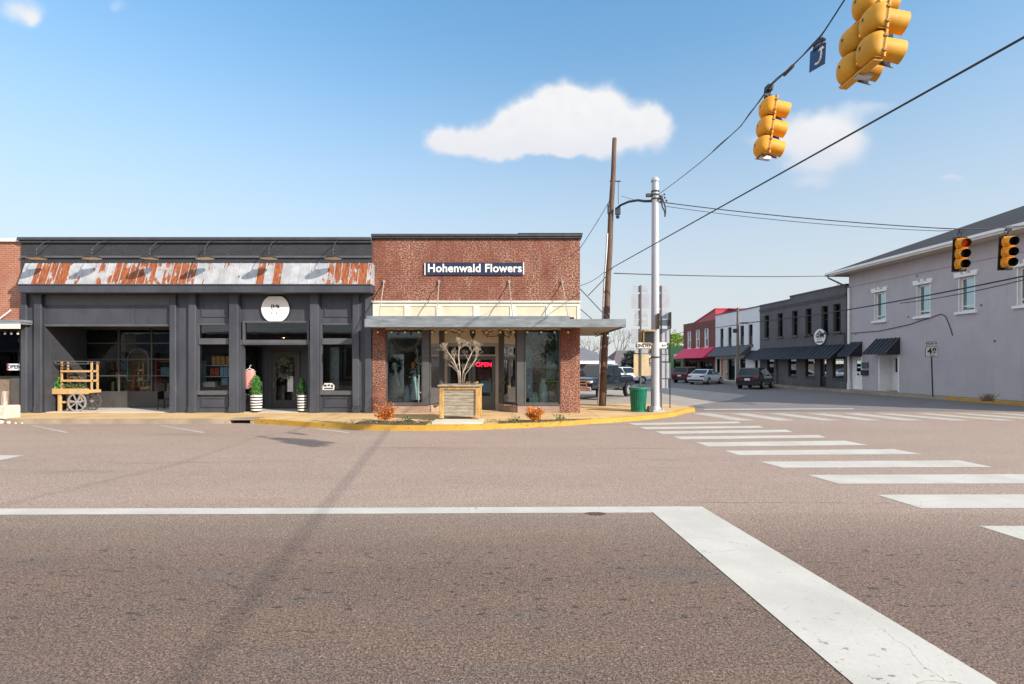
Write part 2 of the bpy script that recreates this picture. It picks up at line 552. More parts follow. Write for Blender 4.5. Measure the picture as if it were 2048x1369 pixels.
def road_paint(name, col, wear=.5):
    t = NT(name); p = t.pos()
    n1 = t.noise(p, 30, 6, .65); n2 = t.noise(t.mapv(p, (.8, 3, 1)), 6, 6, .7); n3 = t.noise(p, 1.2, 4)
    sp = t.n('ShaderNodeSeparateXYZ'); t.l(p, sp.inputs[0])
    c = t.mix(t.ramp(n3, .3, .7), sc3(col, .86), sc3(col, 1.04))
    c = t.mix(t.ramp(n1, .3, .8, 0, .35), c, sc3(col, .72))
    k = t.ramp(n2, .70 - .07 * wear, .76 - .07 * wear)
    c = t.mix(t.m('MULTIPLY', k, .85), c, (.12, .10, .09))
    near = t.ramp(sp.outputs[1], 5.2, 3.4)
    k2 = t.m('MULTIPLY', t.ramp(t.noise(p, 11, 7, .72), .60, .64), near)
    c = t.mix(t.m('MULTIPLY', k2, .85), c, (.11, .095, .085))
    vo = t.n('ShaderNodeTexVoronoi', feature='DISTANCE_TO_EDGE'); vo.inputs['Scale'].default_value = 1.15
    wp = t.n('ShaderNodeVectorMath', operation='ADD'); t.l(p, wp.inputs[0])
    sv = t.n('ShaderNodeVectorMath', operation='SCALE'); sv.inputs['Scale'].default_value = .25; t.l(t.noise(p, 3, 4, col=True), sv.inputs[0]); t.l(sv.outputs[0], wp.inputs[1])
    t.l(wp.outputs[0], vo.inputs['Vector'])
    c = t.mix(t.m('MULTIPLY', t.ramp(vo.outputs['Distance'], .005, .002), t.ramp(n3, .45, .60, 0, .6)), c, (.14, .12, .11))
    t.bump(t.noise(p, 90, 3), .25, .008)
    return t.fin(c, .75)


def concrete(name, c1, c2, joint=1.5, ang=0.):
    t = NT(name); p = t.pos()
    n = t.noise(p, 1.1, 6); f = t.noise(p, 45, 3)
    c = t.mix(t.ramp(n, .3, .7), c1, c2)
    c = t.mix(t.ramp(f, .35, .75, 0, .3), c, sc3(c1, .7))
    c = t.mix(t.ramp(t.noise(p, 3.1, 7, .7), .6, .75, 0, .4), c, sc3(c1, .5))
    if joint:
        b = t.n('ShaderNodeTexBrick'); b.offset = 0; t.l(p, b.inputs['Vector'])
        b.inputs['Scale'].default_value = 1; b.inputs['Brick Width'].default_value = joint; b.inputs['Row Height'].default_value = joint
        b.inputs['Mortar Size'].default_value = .012
        c = t.mix(t.m('MULTIPLY', b.outputs['Fac'], .65), c, sc3(c1, .3))
    t.bump(f, .2, .006)
    return t.fin(c, .9)


def rust_roof():
    t = NT("rusty_metal"); o = t.tc.outputs['Object']
    a = t.n('ShaderNodeAttribute', attribute_name='rust')
    n1 = t.noise(t.mapv(o, (6, 1, 1.2)), 1.6, 7, .65)
    n2 = t.noise(t.mapv(o, (9, 1, 2)), 2.2, 6, .6)
    n3 = t.noise(t.mapv(o, (1.6, 1, 1.6)), 1.3, 5, .6)
    k = t.m('ADD', t.m('MULTIPLY', a.outputs['Fac'], .72), .10)
    k = t.m('ADD', k, t.m('MULTIPLY', t.m('SUBTRACT', n1, .5), 2.0))
    k = t.m('ADD', k, t.m('MULTIPLY', t.m('SUBTRACT', n3, .5), 2.2))
    k = t.ramp(k, .42, .58)
    rust = t.mix(t.ramp(n2, .35, .65), (.175, .050, .026), (.36, .115, .040))
    galv = t.mix(t.ramp(t.noise(o, 3, 5), .3, .7), (.37, .385, .41), (.50, .515, .54))
    c = t.mix(k, galv, rust)
    t.b.inputs['Specular IOR Level'].default_value = .4
    return t.fin(c, t.ramp(k, 0, 1, .45, .85), t.ramp(k, 0, 1, .25, .0))


def stripes(name, c1, c2, pitch):
    t = NT(name); sp = t.n('ShaderNodeSeparateXYZ'); t.l(t.tc.outputs['Object'], sp.inputs[0])
    f = t.m('FRACT', t.m('DIVIDE', sp.outputs[2], pitch))
    return t.fin(t.mix(t.m('GREATER_THAN', f, .5), c1, c2), .45)


def leafmat(name, c1, c2):
    t = NT(name)
    gi = t.n('ShaderNodeNewGeometry').outputs['Random Per Island']
    c = t.mix(gi, c1, c2)
    t.b.inputs['Subsurface Weight'].default_value = 0
    t.fin(c, .55)
    tl = t.n('ShaderNodeBsdfTranslucent'); t.l(c, tl.inputs[0])
    mx_ = t.n('ShaderNodeMixShader'); mx_.inputs[0].default_value = .25
    t.l(t.b.outputs[0], mx_.inputs[1]); t.l(tl.outputs[0], mx_.inputs[2]); t.l(mx_.outputs[0], t.out.inputs[0])
    return t.mat


M = {}
M['asphalt'] = asphalt()
M['paint'] = road_paint("road_paint", (.53, .51, .465), .7)
M['paint_old'] = road_paint("old_road_paint", (.48, .45, .40), .9)
M['yellow'] = road_paint("yellow_kerb_paint", (.52, .29, .03), 1.7)
M['walk'] = concrete("sidewalk_concrete", (.54, .35, .165), (.68, .475, .24))
M['kerbc'] = concrete("kerb_concrete", (.25, .20, .15), (.40, .32, .23), 0)
M['lot'] = concrete("pale_paving", (.30, .265, .23), (.39, .35, .31), 0)
M['slab'] = concrete("pale_slab", (.52, .48, .42), (.62, .58, .52), 0)
M['mulch'] = pbr("mulch", (.085, .055, .038), .95, var=.5, vs=30, bump=.8, bs=60)
M['dark'] = pbr("charcoal_paint", (.053, .058, .074), .5, var=.2, vs=1.3, bump=.05, bs=8, dirt=(.115, .112, .112), dirtamt=.12, stretch=(1, 1, .45))
M['darkhi'] = pbr("charcoal_trim", (.088, .092, .105), .45, var=.12, vs=2)
M['darkbrick'] = brick("charcoal_brick", (.036, .038, .048), (.048, .051, .063), (.025, .027, .035), fleck=(.17, .18, .21), fl=.64)
M['redbrick'] = brick("old_red_brick", (.285, .082, .046), (.18, .052, .032), (.052, .027, .022), fleck=(.55, .39, .30), fl=.55, stain=(.08, .035, .028))
M['orangebrick'] = brick("orange_brick", (.42, .15, .085), (.34, .105, .058), (.46, .33, .26), fleck=(.55, .42, .35), fl=.62)
M['kickstone'] = brick("pale_brick", (.36, .22, .17), (.45, .31, .25), (.42, .36, .3), w=.3, fleck=(.12, .08, .06), fl=.62)
M['cream'] = pbr("cream_paint", (.66, .57, .43), .6, var=.07)
M['cream2'] = pbr("pale_cream_paint", (.74, .70, .59), .6, var=.06)
M['canopy'] = pbr("blue_grey_metal", (.20, .225, .25), .5, var=.2, vs=2, dirt=(.12, .10, .09), dirtamt=.3, stretch=(1, 1, 4))
M['capm'] = pbr("dark_cap_metal", (.065, .07, .08), .45, .3, var=.15)
M['rust'] = rust_roof()
M['white'] = pbr("white_paint", (.86, .86, .85), .5, var=.05)
M['offwhite'] = pbr("off_white", (.66, .65, .62), .6, var=.08)
M['black'] = pbr("black_paint", (.015, .015, .017), .45, var=.2)
M['blackmat'] = pbr("black_matte", (.012, .012, .013), .85, var=.2)
M['ribhighlight'] = pbr("rib_metal_painted_highlight", (.10, .105, .12), .35, .3, var=.2)  # lighter rib colour stands in for highlights along the awning ribs
M['blackmetal'] = pbr("black_metal_roofing", (.020, .022, .028), .4, .2, var=.2)
M['interior'] = pbr("dim_interior", (.21, .19, .178), .9, var=.3, vs=1.2)
M['interior2'] = pbr("wood_floor_dim", (.20, .14, .10), .7, var=.3, vs=2)
M['glass'] = glass("shop_glass")
M['glassblue'] = glass("upper_window_glass", (.25, .3, .33), 1.5, (.62, .80, .88), base=.42)
M['glassmirror'] = glass("reflecting_shop_glass", (.5, .5, .5), 1.5, base=.38)
M['glassdim'] = glass("dark_window_glass", (.35, .37, .38), 1.5, base=.03)
M['bluesign'] = pbr("navy_sign_paint", (.012, .020, .055), .5, var=.15)
M['letter'] = pbr("white_lettering", (.82, .82, .80), .5, var=.03)
M['greyframe'] = pbr("grey_window_frame", (.085, .085, .088), .5, var=.1)
M['taupe'] = pbr("taupe_trim", (.33, .29, .25), .6, var=.08)
M['doorgrey'] = pbr("dark_grey_door", (.075, .07, .07), .5, var=.1)
M['neon'] = emit("red_neon", (1.0, .012, .045), 2.6)
M['bulb'] = emit("warm_bulb", (1.0, .62, .25), 6.0)
M['tube'] = emit('fluorescent_tube', (1.0, .97, .9), 9.0)
M['bulbw'] = pbr("bulb_glass", (.85, .82, .74), .2, var=.02)
M['brass'] = pbr("brass_shade", (.50, .36, .16), .35, .7, var=.1)
M['lampin'] = pbr("lamp_enamel_inside", (.80, .68, .46), .5, var=.05)
M['pole'] = pbr("painted_steel_pole", (.42, .43, .47), .45, .1, var=.06, vs=2, dirt=(.35, .33, .3), dirtamt=.1, stretch=(1, 1, .2))
M['galv'] = pbr("galvanised_steel", (.45, .46, .48), .45, .6, var=.12, vs=6)
M['signback'] = pbr("sign_back_aluminium", (.37, .395, .45), .5, .1, var=.06)
M['tan'] = pbr("tan_sign", (.55, .43, .26), .6, var=.1)
M['utility'] = wood("utility_pole_wood", (.060, .034, .025), (.165, .098, .066), (9, 9, .6))
M['timber'] = wood("golden_timber", (.46, .28, .12), (.60, .40, .19), (10, 10, 1.5))
M['weathered'] = wood("weathered_boards", (.20, .165, .12), (.40, .35, .27), (1.2, 1.2, 9))
M['ochre'] = wood("ochre_timber", (.36, .20, .055), (.56, .36, .13), (6, 6, 1.2))
M['bark'] = wood("pale_bark", (.30, .235, .18), (.52, .43, .345), (8, 8, 1.5))
M['barkgrey'] = wood("grey_bark", (.12, .10, .085), (.22, .19, .16), (8, 8, 1.5))
M['cable'] = pbr("black_cable", (.030, .035, .045), .6, var=.1)
M['signal'] = pbr("signal_yellow", (.76, .33, .010), .55, var=.12, vs=3, dirt=(.50, .24, .03), dirtamt=.15)
M['signalb'] = pbr("faded_signal_yellow", (.64, .31, .012), .58, var=.14, vs=3, dirt=(.42, .22, .04), dirtamt=.2)
M['lens'] = pbr("dark_lens", (.012, .012, .014), .15, var=.1)
M['signaldark'] = pbr('signal_seam_grime', (.30, .12, .008), .6)
M['redlens'] = emit("red_signal_lens", (.9, .08, .02), .12)
M['bluepanel'] = pbr("blue_sign_panel", (.012, .06, .17), .5, var=.1)
M['bin'] = pbr("green_bin_paint", (.004, .16, .095), .35, var=.15, vs=5)
M['bindark'] = pbr("dark_bin_liner", (.01, .02, .02), .8)
M['greywall'] = brick("grey_painted_brick", (.52, .49, .515), (.55, .517, .543), (.455, .428, .45), w=.22, h=.076, blotch=.2, stain=(.42, .39, .40))
M['charbrick'] = brick("dark_grey_painted_brick", (.135, .132, .137), (.152, .148, .153), (.108, .106, .11), stain=(.165, .16, .16))
M['whitebrick'] = brick("white_painted_brick", (.80, .81, .83), (.84, .85, .87), (.72, .73, .76), blotch=.15)
M['brownbrick'] = brick("brown_brick", (.22, .075, .055), (.17, .055, .045), (.22, .12, .10))
M['shingle'] = brick("dark_shingles", (.030, .030, .036), (.046, .045, .052), (.018, .018, .022), w=.3, h=.14, ms=.02)
M['redmetal'] = pbr("red_metal_siding", (.42, .035, .06), .45, .1, var=.1)
M['redawn'] = pbr("red_awning_fabric", (.72, .03, .10), .6, var=.06)
M['greyawn'] = pbr("grey_awning_fabric", (.075, .078, .088), .6, var=.1)
M['greenwall'] = pbr("green_painted_wall", (.11, .27, .10), .7, var=.15)
M['rooffar'] = pbr("grey_far_roof", (.155, .155, .175), .8, var=.15)
M['rooffar2'] = pbr("brown_far_roof", (.13, .11, .12), .8, var=.15)
M['tanwall'] = pbr("tan_far_wall", (.48, .38, .26), .8, var=.1)
M['greenleaf'] = leafmat("bright_green_leaf", (.07, .25, .03), (.16, .42, .06))
M['topleaf'] = leafmat("topiary_leaf", (.05, .20, .03), (.13, .38, .06))
M['topleafd'] = leafmat("dark_topiary_leaf", (.022, .085, .022), (.055, .17, .04))
M['autumn'] = leafmat("autumn_leaf", (.45, .045, .02), (.72, .27, .03))
M['autumn2'] = leafmat("orange_leaf", (.55, .14, .015), (.78, .36, .04))
M['weed'] = leafmat("weed_leaf", (.07, .13, .035), (.20, .22, .09))
M['dryleaf'] = leafmat("dry_leaf", (.22, .15, .08), (.36, .27, .16))
M['darkleaf'] = leafmat("evergreen_leaf", (.012, .035, .018), (.04, .085, .04))
M['silver'] = leafmat("silver_leaf", (.24, .26, .19), (.5, .47, .42))
M['springleaf'] = leafmat("spring_leaf", (.15, .26, .03), (.30, .42, .06))
M['stripe'] = stripes("striped_pot", (.012, .012, .014), (.78, .78, .76), .105)
M['pink'] = pbr("pink_knit", (.66, .30, .27), .85, var=.1, vs=12, bump=.3, bs=60)
M['chrome'] = pbr("chrome", (.75, .75, .77), .15, 1., var=.03)
M['tyre'] = pbr("tyre_rubber", (.016, .016, .017), .85, var=.2)
M['carglass'] = pbr("tinted_car_glass", (.018, .024, .032), .06, var=.1)
M['navycar'] = pbr("black_navy_car_paint", (.013, .017, .026), .22, .2, var=.08, coat=.8)
M['greycar'] = pbr("graphite_car_paint", (.035, .036, .046), .25, .4, var=.08, coat=.8)
M['whitecar'] = pbr("white_car_paint", (.66, .69, .75), .25, var=.03, coat=.7)
M['marooncar'] = pbr("maroon_car_paint", (.07, .008, .02), .25, .2, var=.08, coat=.8)
M['taillight'] = pbr("red_tail_light", (.28, .01, .012), .2, var=.1)
M['headlight'] = pbr("clear_headlight", (.72, .74, .76), .12, var=.05)
M['terracotta'] = pbr("red_umbrella_cloth", (.60, .12, .06), .7)
M['cardboard'] = pbr("wicker_orange", (.52, .25, .07), .8, var=.25, vs=20)
M['redbox'] = pbr("red_packets", (.45, .07, .04), .7, var=.2)
M['bluebox'] = pbr("blue_packets", (.22, .36, .48), .6, var=.2)
M['paleblue'] = pbr("pale_blue_ceramic", (.34, .47, .50), .4, var=.15)
M['aqua'] = pbr("aqua_glassware", (.32, .66, .58), .3, var=.15)
M['taupefab'] = pbr("taupe_fabric", (.20, .15, .11), .85, var=.2, vs=6)
M['orange'] = pbr("orange_lantern", (.75, .20, .02), .5)
M['rope'] = pbr("brown_garland", (.26, .18, .10), .9, var=.4, vs=20, bump=.6)
M['stone'] = pbr("pale_stone", (.62, .55, .45), .9, var=.15, vs=8, bump=.5, bs=20)
M['driftwood'] = wood("driftwood", (.22, .17, .14), (.55, .47, .42), (5, 5, 1))
# ---------------------------------------------------------------- ground, road, sidewalks, markings
g = MB(); g.poly([(-600, -200, 0), (700, -200, 0), (700, 1500, 0), (-600, 1500, 0)])
struct(g.build('road', M['asphalt']))

YF = 20.8
kerb_px = [(-900, 848), (0, 848), (300, 848), (452, 848)]
yel_px = [(508, 847.5), (560, 850.5), (620, 855), (700, 859.5), (780, 861.6), (850, 862), (930, 861), (1000, 858.5), (1060, 856), (1120, 852.8), (1190, 848), (1250, 844), (1310, 838.5), (1350, 833), (1374, 826)]
kerb_l = [G(*p) for p in kerb_px]
yel = [G(*p) for p in yel_px] + [Vector((7.62, 22.9, 0)), Vector((7.82, 23.5, 0)), Vector((7.80, 24.1, 0)), Vector((7.55, 24.7, 0))]


def inset(pl, d):
    out = []
    for i, p in enumerate(pl):
        t_ = (pl[min(i + 1, len(pl) - 1)] - pl[max(i - 1, 0)]).normalized()
        out.append(p + Vector((-t_.y, t_.x, 0)) * d)
    return out


def kerb_strip(pl, h, w, m, name, drop=None):
    b = MB(); back = inset(pl, w); n = len(pl); fr = inset(pl, .03)
    vs = []
    for i in range(n):
        hh = h[i] if isinstance(h, list) else h
        vs += [pl[i], fr[i] + Vector((0, 0, hh)), back[i] + Vector((0, 0, hh)), back[i]]
    fs = []
    for i in range(n - 1):
        for k in range(3):
            a, c = i * 4 + k, (i + 1) * 4 + k
            fs.append((a, c, c + 1, a + 1))
    fs += [(0, 1, 2, 3), tuple((n - 1) * 4 + k for k in (3, 2, 1, 0))]
    b.add(vs, fs)
    return struct(b.build(name, m))


def dense(pl, n=4):
    o = []
    for a, b in zip(pl[:-1], pl[1:]):
        o += [a.lerp(b, i / n) for i in range(n)]
    return o + [pl[-1]]


kerb_strip(kerb_l, .15, .16, M['kerbc'], 'kerb')
hy = [.15] * (len(yel) - 1) + [.03]
kerb_strip(yel, hy, .17, M['yellow'], 'yellow_kerb')
# storm drain inlet set into the kerb gap
b = MB(); a0, a1 = kerb_l[-1], yel[0]
b.box(a0.x, a1.x, a0.y + .05, a0.y + .75, .115, .152, 0)
b.box(a0.x, a1.x, a0.y + .3, a0.y + .7, .002, .115, 1)
b.box(a0.x - .02, a0.x + .10, a0.y - .01, a0.y + .3, .0, .11, 0); b.box(a1.x - .10, a1.x, a0.y + .02, a0.y + .3, .0, .10, 0)
tag(b.build('storm_drain', [M['kerbc'], M['blackmat']]), 'dark storm drain slot in the kerb where the yellow paint begins', 'drain')

bk = inset(kerb_l, .16); by = inset(yel, .17)
side = [Vector((7.2, 25.3, 0)), Vector((6.2, 25.6, 0)), Vector((2.4, 25.8, 0)), Vector((2.4, 39, 0)), Vector((-40, 39, 0))]
outl = [Vector((bk[0].x, bk[0].y, 0))] + bk[1:] + [Vector((bk[-1].x, bk[-1].y + .55, 0)), Vector((by[0].x, by[0].y + .55, 0))] + by + side
g = MB(); g.poly([(p.x, p.y, .146) for p in outl])
struct(g.build('sidewalk', M['walk']))
# sloping edge where the walk meets the paving of the lot
g = MB(); e = [by[-1]] + side[:3]
for p, q in zip(e[:-1], e[1:]): g.quad((p.x, p.y, .146), (q.x, q.y, .146), (q.x, q.y + .3, .002), (p.x + .1, p.y + .25, .002))
struct(g.build('sidewalk_edge', M['walk']))
# pale paved lot behind the corner
g = MB(); g.poly([(2.45, 25.9, .004), (7.6, 25.2, .004), (9.2, 27.0, .004), (11.8, 30.0, .004), (15.0, 35.0, .004), (13.0, 47, .004), (2.45, 47, .004)])
struct(g.build('paved_lot', M['lot']))
# planting bed behind the yellow kerb
for (pa, pb, yb) in ((5, 6, 17.75), (7, 10, 17.8)):
    seg = by[3:6] if pa == 5 else by[7:11]
    g = MB(); g.poly([(p.x, p.y + .01, .150) for p in seg] + [(seg[-1].x, max(yb, seg[-1].y + .12), .150), (seg[0].x, max(yb, seg[0].y + .1), .150)])
    struct(g.build('planting_bed', M['mulch']))

# painted markings, sheets 4 mm above the road
mk = lambda pts, name, m='paint', z=.004: struct(MB().poly([tuple(G(*p, 0)[:2]) + (z,) for p in pts]).build(name, M[m]))
mk([(-900, 1019.5), (0, 1018), (700, 1016.5), (1300, 1014), (1313, 1026), (700, 1028.5), (0, 1030.5), (-900, 1032)], 'stop_line')
mk([(1292, 1014.3), (1403, 1014), (1995, 1369), (2310, 1560), (1900, 1560), (1706, 1369)], 'lane_line', z=.0055)
walk1 = [((1256, 847), (1475, 843.8), (1483, 847), (1270, 851)), ((1279, 855), (1518, 852.3), (1527, 856), (1291, 859.3)), ((1310, 863.5), (1573, 860), (1585, 865), (1325, 868.6)),
         ((1347, 874), (1638, 870.5), (1652, 876), (1362, 879.5)), ((1392, 885.6), (1690, 882), (1736, 891), (1415.5, 893.8)), ((1448, 902), (1788, 899), (1843, 909), (1478.6, 911.3)),
         ((1519, 924), (1918.5, 921.5), (1986, 935), (1565.5, 936.3)), ((1615.5, 950.7), (2072, 949), (2178, 967.5), (1678, 968.6)), ((1753.6, 990.3), (2290, 989), (2450, 1016), (1843.5, 1017.6)),
         ((1958, 1052.8), (2620, 1052), (2900, 1093), (2085, 1093))]
for q in walk1: mk(q, 'crosswalk_stripe')
xs = [(1384, 1420, 1474, 1511), (1459, 1492, 1556, 1595), (1536, 1568, 1646, 1682), (1615, 1646, 1729, 1765), (1686, 1718, 1808, 1848), (1749, 1781, 1903, 1942), (1828, 1856, 1997, 2033), (1903, 1931, 2088, 2124), (1982, 2010, 2180, 2222), (2060, 2090, 2270, 2310)]
for (a, b_, c_, d_) in xs: mk(((a, 827.5), (b_, 827.3), (d_, 841.5), (c_, 842)), 'crosswalk_stripe', 'paint_old')
mk(((1406, 818.6), (1705, 817.2), (1710, 818.9), (1410, 820.6)), 'stop_line', 'paint_old')
for q in (((62, 851.5), (68, 851.5), (138, 865.4), (130, 866.2)), ((318, 851.7), (325, 851.5), (412, 865.4), (404, 866.4)), ((-200, 852), (-193, 852), (-150, 866), (-160, 866)), ((628, 858.3), (637, 858.0), (702, 865.6), (692, 866.4))):
    mk(q, 'parking_line', 'paint_old')
mk(((-130, 910), (46, 911.5), (2, 921), (-10, 919.0), (-160, 919.5)), 'lane_arrow')

# far right sidewalk along the side street, and its kerb
UX, UY = -.0624, .998
FO = Vector((25.3, 27.1, 0)); FU = Vector((UX, UY, 0)); FN = Vector((-UY, UX, 0))
FA = math.atan2(UY, UX)
def A(px): return (29700 / (px - 955.25) - 27.1) / UY
def FW(a, o, z=0): return FO + FU * a + FN * o + Vector((0, 0, z))
edge = [FW(60, 2.9), FW(17.8, 2.5), FW(14, 1.5), FW(5, 1.15), FW(-1.0, 1.05), FW(-4, 1.6), FW(-6.5, 4)]
g = MB(); g.poly([(p.x, p.y, .146) for p in inset(edge, .15)] + [(30, 18, .146), (FW(60, -3).x, FW(60, -3).y, .146)])
struct(g.build('sidewalk', M['kerbc']))
kerb_strip(edge, .15, .15, M['kerbc'], 'kerb')
yk = [FW(3.3, 1.16), FW(1.2, 1.08), FW(-1.0, 1.06)]
kerb_strip([p + Vector((0, 0, .0)) + FN * .012 for p in yk], .157, .17, M['yellow'], 'yellow_kerb')

# ---------------------------------------------------------------- the charcoal painted shop
def X(px, Y=YF): return PX(px, Y)
def Z(py, Y=YF): return PZ(py, Y)
Z0 = .15
xL, xR = X(42), X(744.5)
ds = thing('charcoal_shop', 'long single storey charcoal painted shop front with a rusty metal awning roof', 'building', ((xL + xR) / 2, 28, Z0))
b = MB()
b.box(xL, xR, YF, 21.1, Z(572), Z(487), 1)
b.box(xL, xL + .25, 21.1, 37.75, Z0, 6.45, 1); b.box(xR - .25, xR, 21.1, 37.75, Z0, 6.45, 1)
b.box(xL, xR, 37.75, 38, Z0, 6.45, 1); b.box(xL + .25, xR - .25, 21.1, 37.75, 6.1, 6.25, 1)
ztop = Z(572)
b.box(xL, X(88), 20.83, 21.1, Z0, ztop, 0)
b.box(X(88), X(340), 20.87, 21.1, 3.42, ztop, 0)
b.box(X(88), X(340) + .15, 21.1, 22.9, 3.5, 3.62, 0)
b.box(X(88) - .18, X(88), 21.1, 22.95, Z0, 3.5, 1); b.box(X(340), X(340) + .15, 21.1, 22.95, Z0, 3.5, 0)
b.box(X(340), X(393), 20.84, 21.1, Z0, ztop, 0)
b.box(X(393), X(459), 20.9, 21.0, Z(650), ztop, 0); b.box(X(459), X(480), 20.78, 21.1, Z0, ztop, 0)
b.box(X(480), X(620), 20.9, 21.0, Z(645), ztop, 0); b.box(X(620), X(640), 20.78, 21.1, Z0, ztop, 0)
b.box(X(640), X(706), 20.9, 21.0, Z(650), ztop, 0); b.box(X(706), xR, 20.84, 21.1, Z0, ztop, 0)
xa, xb = X(484), X(614)
b.box(xa - .05, xa, 21.0, 22.6, Z0, .78, 0); b.box(xb, xb + .05, 21.0, 22.6, Z0, .78, 0)
b.box(xa - .05, xb + .05, 21.0, 22.66, 2.80, 2.92, 0)
for xx in (xa - .05, xb):
    b.box(xx, xx + .05, 22.5, 22.6, .78, 2.8, 0); b.box(xx, xx + .05, 21.0, 21.07, .78, 2.8, 0); b.box(xx, xx + .05, 21.07, 22.5, 2.7, 2.8, 0)
b.box(X(480), xa, 20.9, 21.0, Z0, Z(688), 0); b.box(xb, X(620), 20.9, 21.0, Z0, Z(688), 0)
b.build('wall', [M['dark'], M['darkbrick']], ds)
MB().box(xL - .03, xR, 20.72, 21.2, Z(487), Z(482), 0).box(xL - .05, xR, 20.66, 21.25, Z(482), Z(476)).build('parapet_cap', M['capm'], ds, bevel=.015)
# conduit ledge under the lamps
MB().box(xL + .02, xR - .01, 20.74, 20.8, Z(516.5), Z(512.5)).build('conduit', M['darkhi'], ds)
b = MB(); yf2 = 20.26
b.box(PX(36, yf2), PX(743, yf2), yf2, 20.8, PZ(585.5, yf2), PZ(571, yf2))
b.box(PX(36, yf2) - .02, PX(743, yf2), yf2 - .03, 20.78, PZ(571, yf2), PZ(568.5, yf2))
b.build('awning_fascia', M['dark'], ds, bevel=.01)
# rusty standing seam roof
rl = [(58, 0), (68, 0.05), (80, .95), (98, 1.0), (113, .85), (137, 1.0), (150, .10), (163, .25), (180, 0), (195, .05), (212, .5), (226, .35), (240, .85), (258, .9), (275, .8), (292, .95), (310, .85), (325, .35), (342, .75), (358, .9), (374, .8), (390, .75),
      (404, 0), (421, .18), (439, .05), (457, .12), (475, 0), (493, 0.0), (511, 0), (527, .85), (543, .12), (561, .72), (578, .05), (596, 0), (614, .05), (632, .2), (650, .05), (664, .5), (678, .8), (694, 1), (712, .9), (730, 1), (746, .55)]
yu = 20.54; b = MB(); zl, zu = PZ(568.5, yf2), PZ(527, yu); yl = yf2 - .02
px0 = 50.0; ru = []
for (pe, lv) in rl:
    pe = min(pe + 7, 745.5); x0, x1 = PX(px0, yu), PX(pe, yu)
    n = 5
    sub = 3
    for j in range(n):
        t0, t1 = j / n, (j + 1) / n
        b.quad((x0, yl + (yu - yl) * t0, zl + (zu - zl) * t0), (x1, yl + (yu - yl) * t0, zl + (zu - zl) * t0), (x1, yl + (yu - yl) * t1, zl + (zu - zl) * t1), (x0, yl + (yu - yl) * t1, zl + (zu - zl) * t1))
        ru.append(lv)
    # the seam on the panel's right edge
    b.prism([(x1 - .012, yl - .012, zl), (x1 + .012, yl - .012, zl), (x1 + .012, yl + .012, zl + .02), (x1 - .012, yl + .012, zl + .02)], (0, yu - yl, zu - zl))
    ru += [max(0, lv - .75)] * (len(b.f) - len(ru))
    px0 = pe
xa0, xa1 = PX(50, yu), PX(745.5, yu)
b.prism([(xa0, yl, zl), (xa0, 20.8, zl), (xa0, 20.8, zu), (xa0, yu, zu)], (.012, 0, 0)); ru += [0] * (len(b.f) - len(ru))
b.prism([(xa1 - .012, yl, zl), (xa1 - .012, 20.8, zl), (xa1 - .012, 20.8, zu), (xa1 - .012, yu, zu)], (.012, 0, 0)); ru += [0] * (len(b.f) - len(ru))
b.box(xa0, xa1, yu, 20.8, zu - .02, zu); ru += [.2] * (len(b.f) - len(ru))
b.a['rust'] = ru
b.build('awning_roof', M['rust'], ds)
# pilaster strips
zp = PZ(585.5, 20.6)
for (p0, p1, yy_) in ((45, 56, 20.72), (72, 86.5, 20.70), (341, 353, 20.73), (379, 393, 20.72), (460.5, 478.5, 20.70), (621.5, 638.5, 20.70), (706, 719, 20.72), (731, 743.5, 20.72)):
    bb = MB(); bb.box(X(p0), X(p1), yy_, 20.835 if yy_ > 20.7 else 20.78, Z0, zp)
    bb.box(X(p0) - .012, X(p1) + .012, yy_ - .02, yy_, Z0, Z0 + .22)
    bb.build('pilaster', M['dark'], ds, bevel=.012)
# header panel over the wide opening
bb = MB(); bb.box(X(88), X(340), 20.83, 20.87, 3.42, 3.50); bb.box(X(88), X(340), 20.85, 20.87, Z(610), Z(590)); bb.box(X(262), X(263), 20.862, 20.87, 3.5, Z(612))
bb.build('header_panel', M['darkhi'], ds)
# bays: inset panels, transom, window, lower panel
def bay(p0, p1):
    q = MB(); m0, m1 = p0 + 8, p1 - 4
    q.frame(X(m0), X(m1), Z(634), Z(602), .05, 20.865, 20.9); q.frame(X(m0) + .05, X(m1) - .05, Z(634) + .05, Z(602) - .05, .02, 20.88, 20.9)
    q.build('top_panel', M['dark'], ds)
    q = MB(); q.frame(X(p0), X(p1), Z(790), Z(647), .055, 20.86, 20.98); q.box(X(p0) + .055, X(p1) - .055, 20.84, 20.98, Z(689), Z(677)); q.box(X(p0), X(p1), 20.80, 20.98, Z(790), Z(782))
    w_ = q.build('window', M['darkhi'], ds)
    MB().box(X(p0) + .055, X(p1) - .055, 20.93, 20.942, Z(677), Z(650)).build('pane', M['glass'], w_)
    MB().box(X(p0) + .055, X(p1) - .055, 20.93, 20.942, Z(782), Z(689)).build('pane', M['glass'], w_)
    q = MB(); q.box(X(p0), X(p1), 20.9, 21.0, Z0, Z(790)); q.frame(X(m0), X(m1), Z(815), Z(795), .05, 20.865, 20.9); q.box(X(p0), X(p1), 20.86, 20.9, Z0, Z0 + .14)
    q.build('lower_panel', M['dark'], ds)
bay(393, 459); bay(640, 706)
# transom over the door
q = MB(); q.frame(X(484), X(617), Z(688), Z(642), .07, 20.84, 20.98); q.box(X(480), X(620), 20.86, 21.0, Z(690), Z(680))
w_ = q.build('transom_window', M['darkhi'], ds)
MB().box(X(484) + .07, X(617) - .07, 20.93, 20.942, Z(680) + .0, Z(642) - .07).build('pane', M['glass'], w_)
for xx in (xa - .03, xb + .02):
    MB().box(xx, xx + .012, 21.07, 22.5, .78, 2.7).build('side_pane', M['glass'], ds)
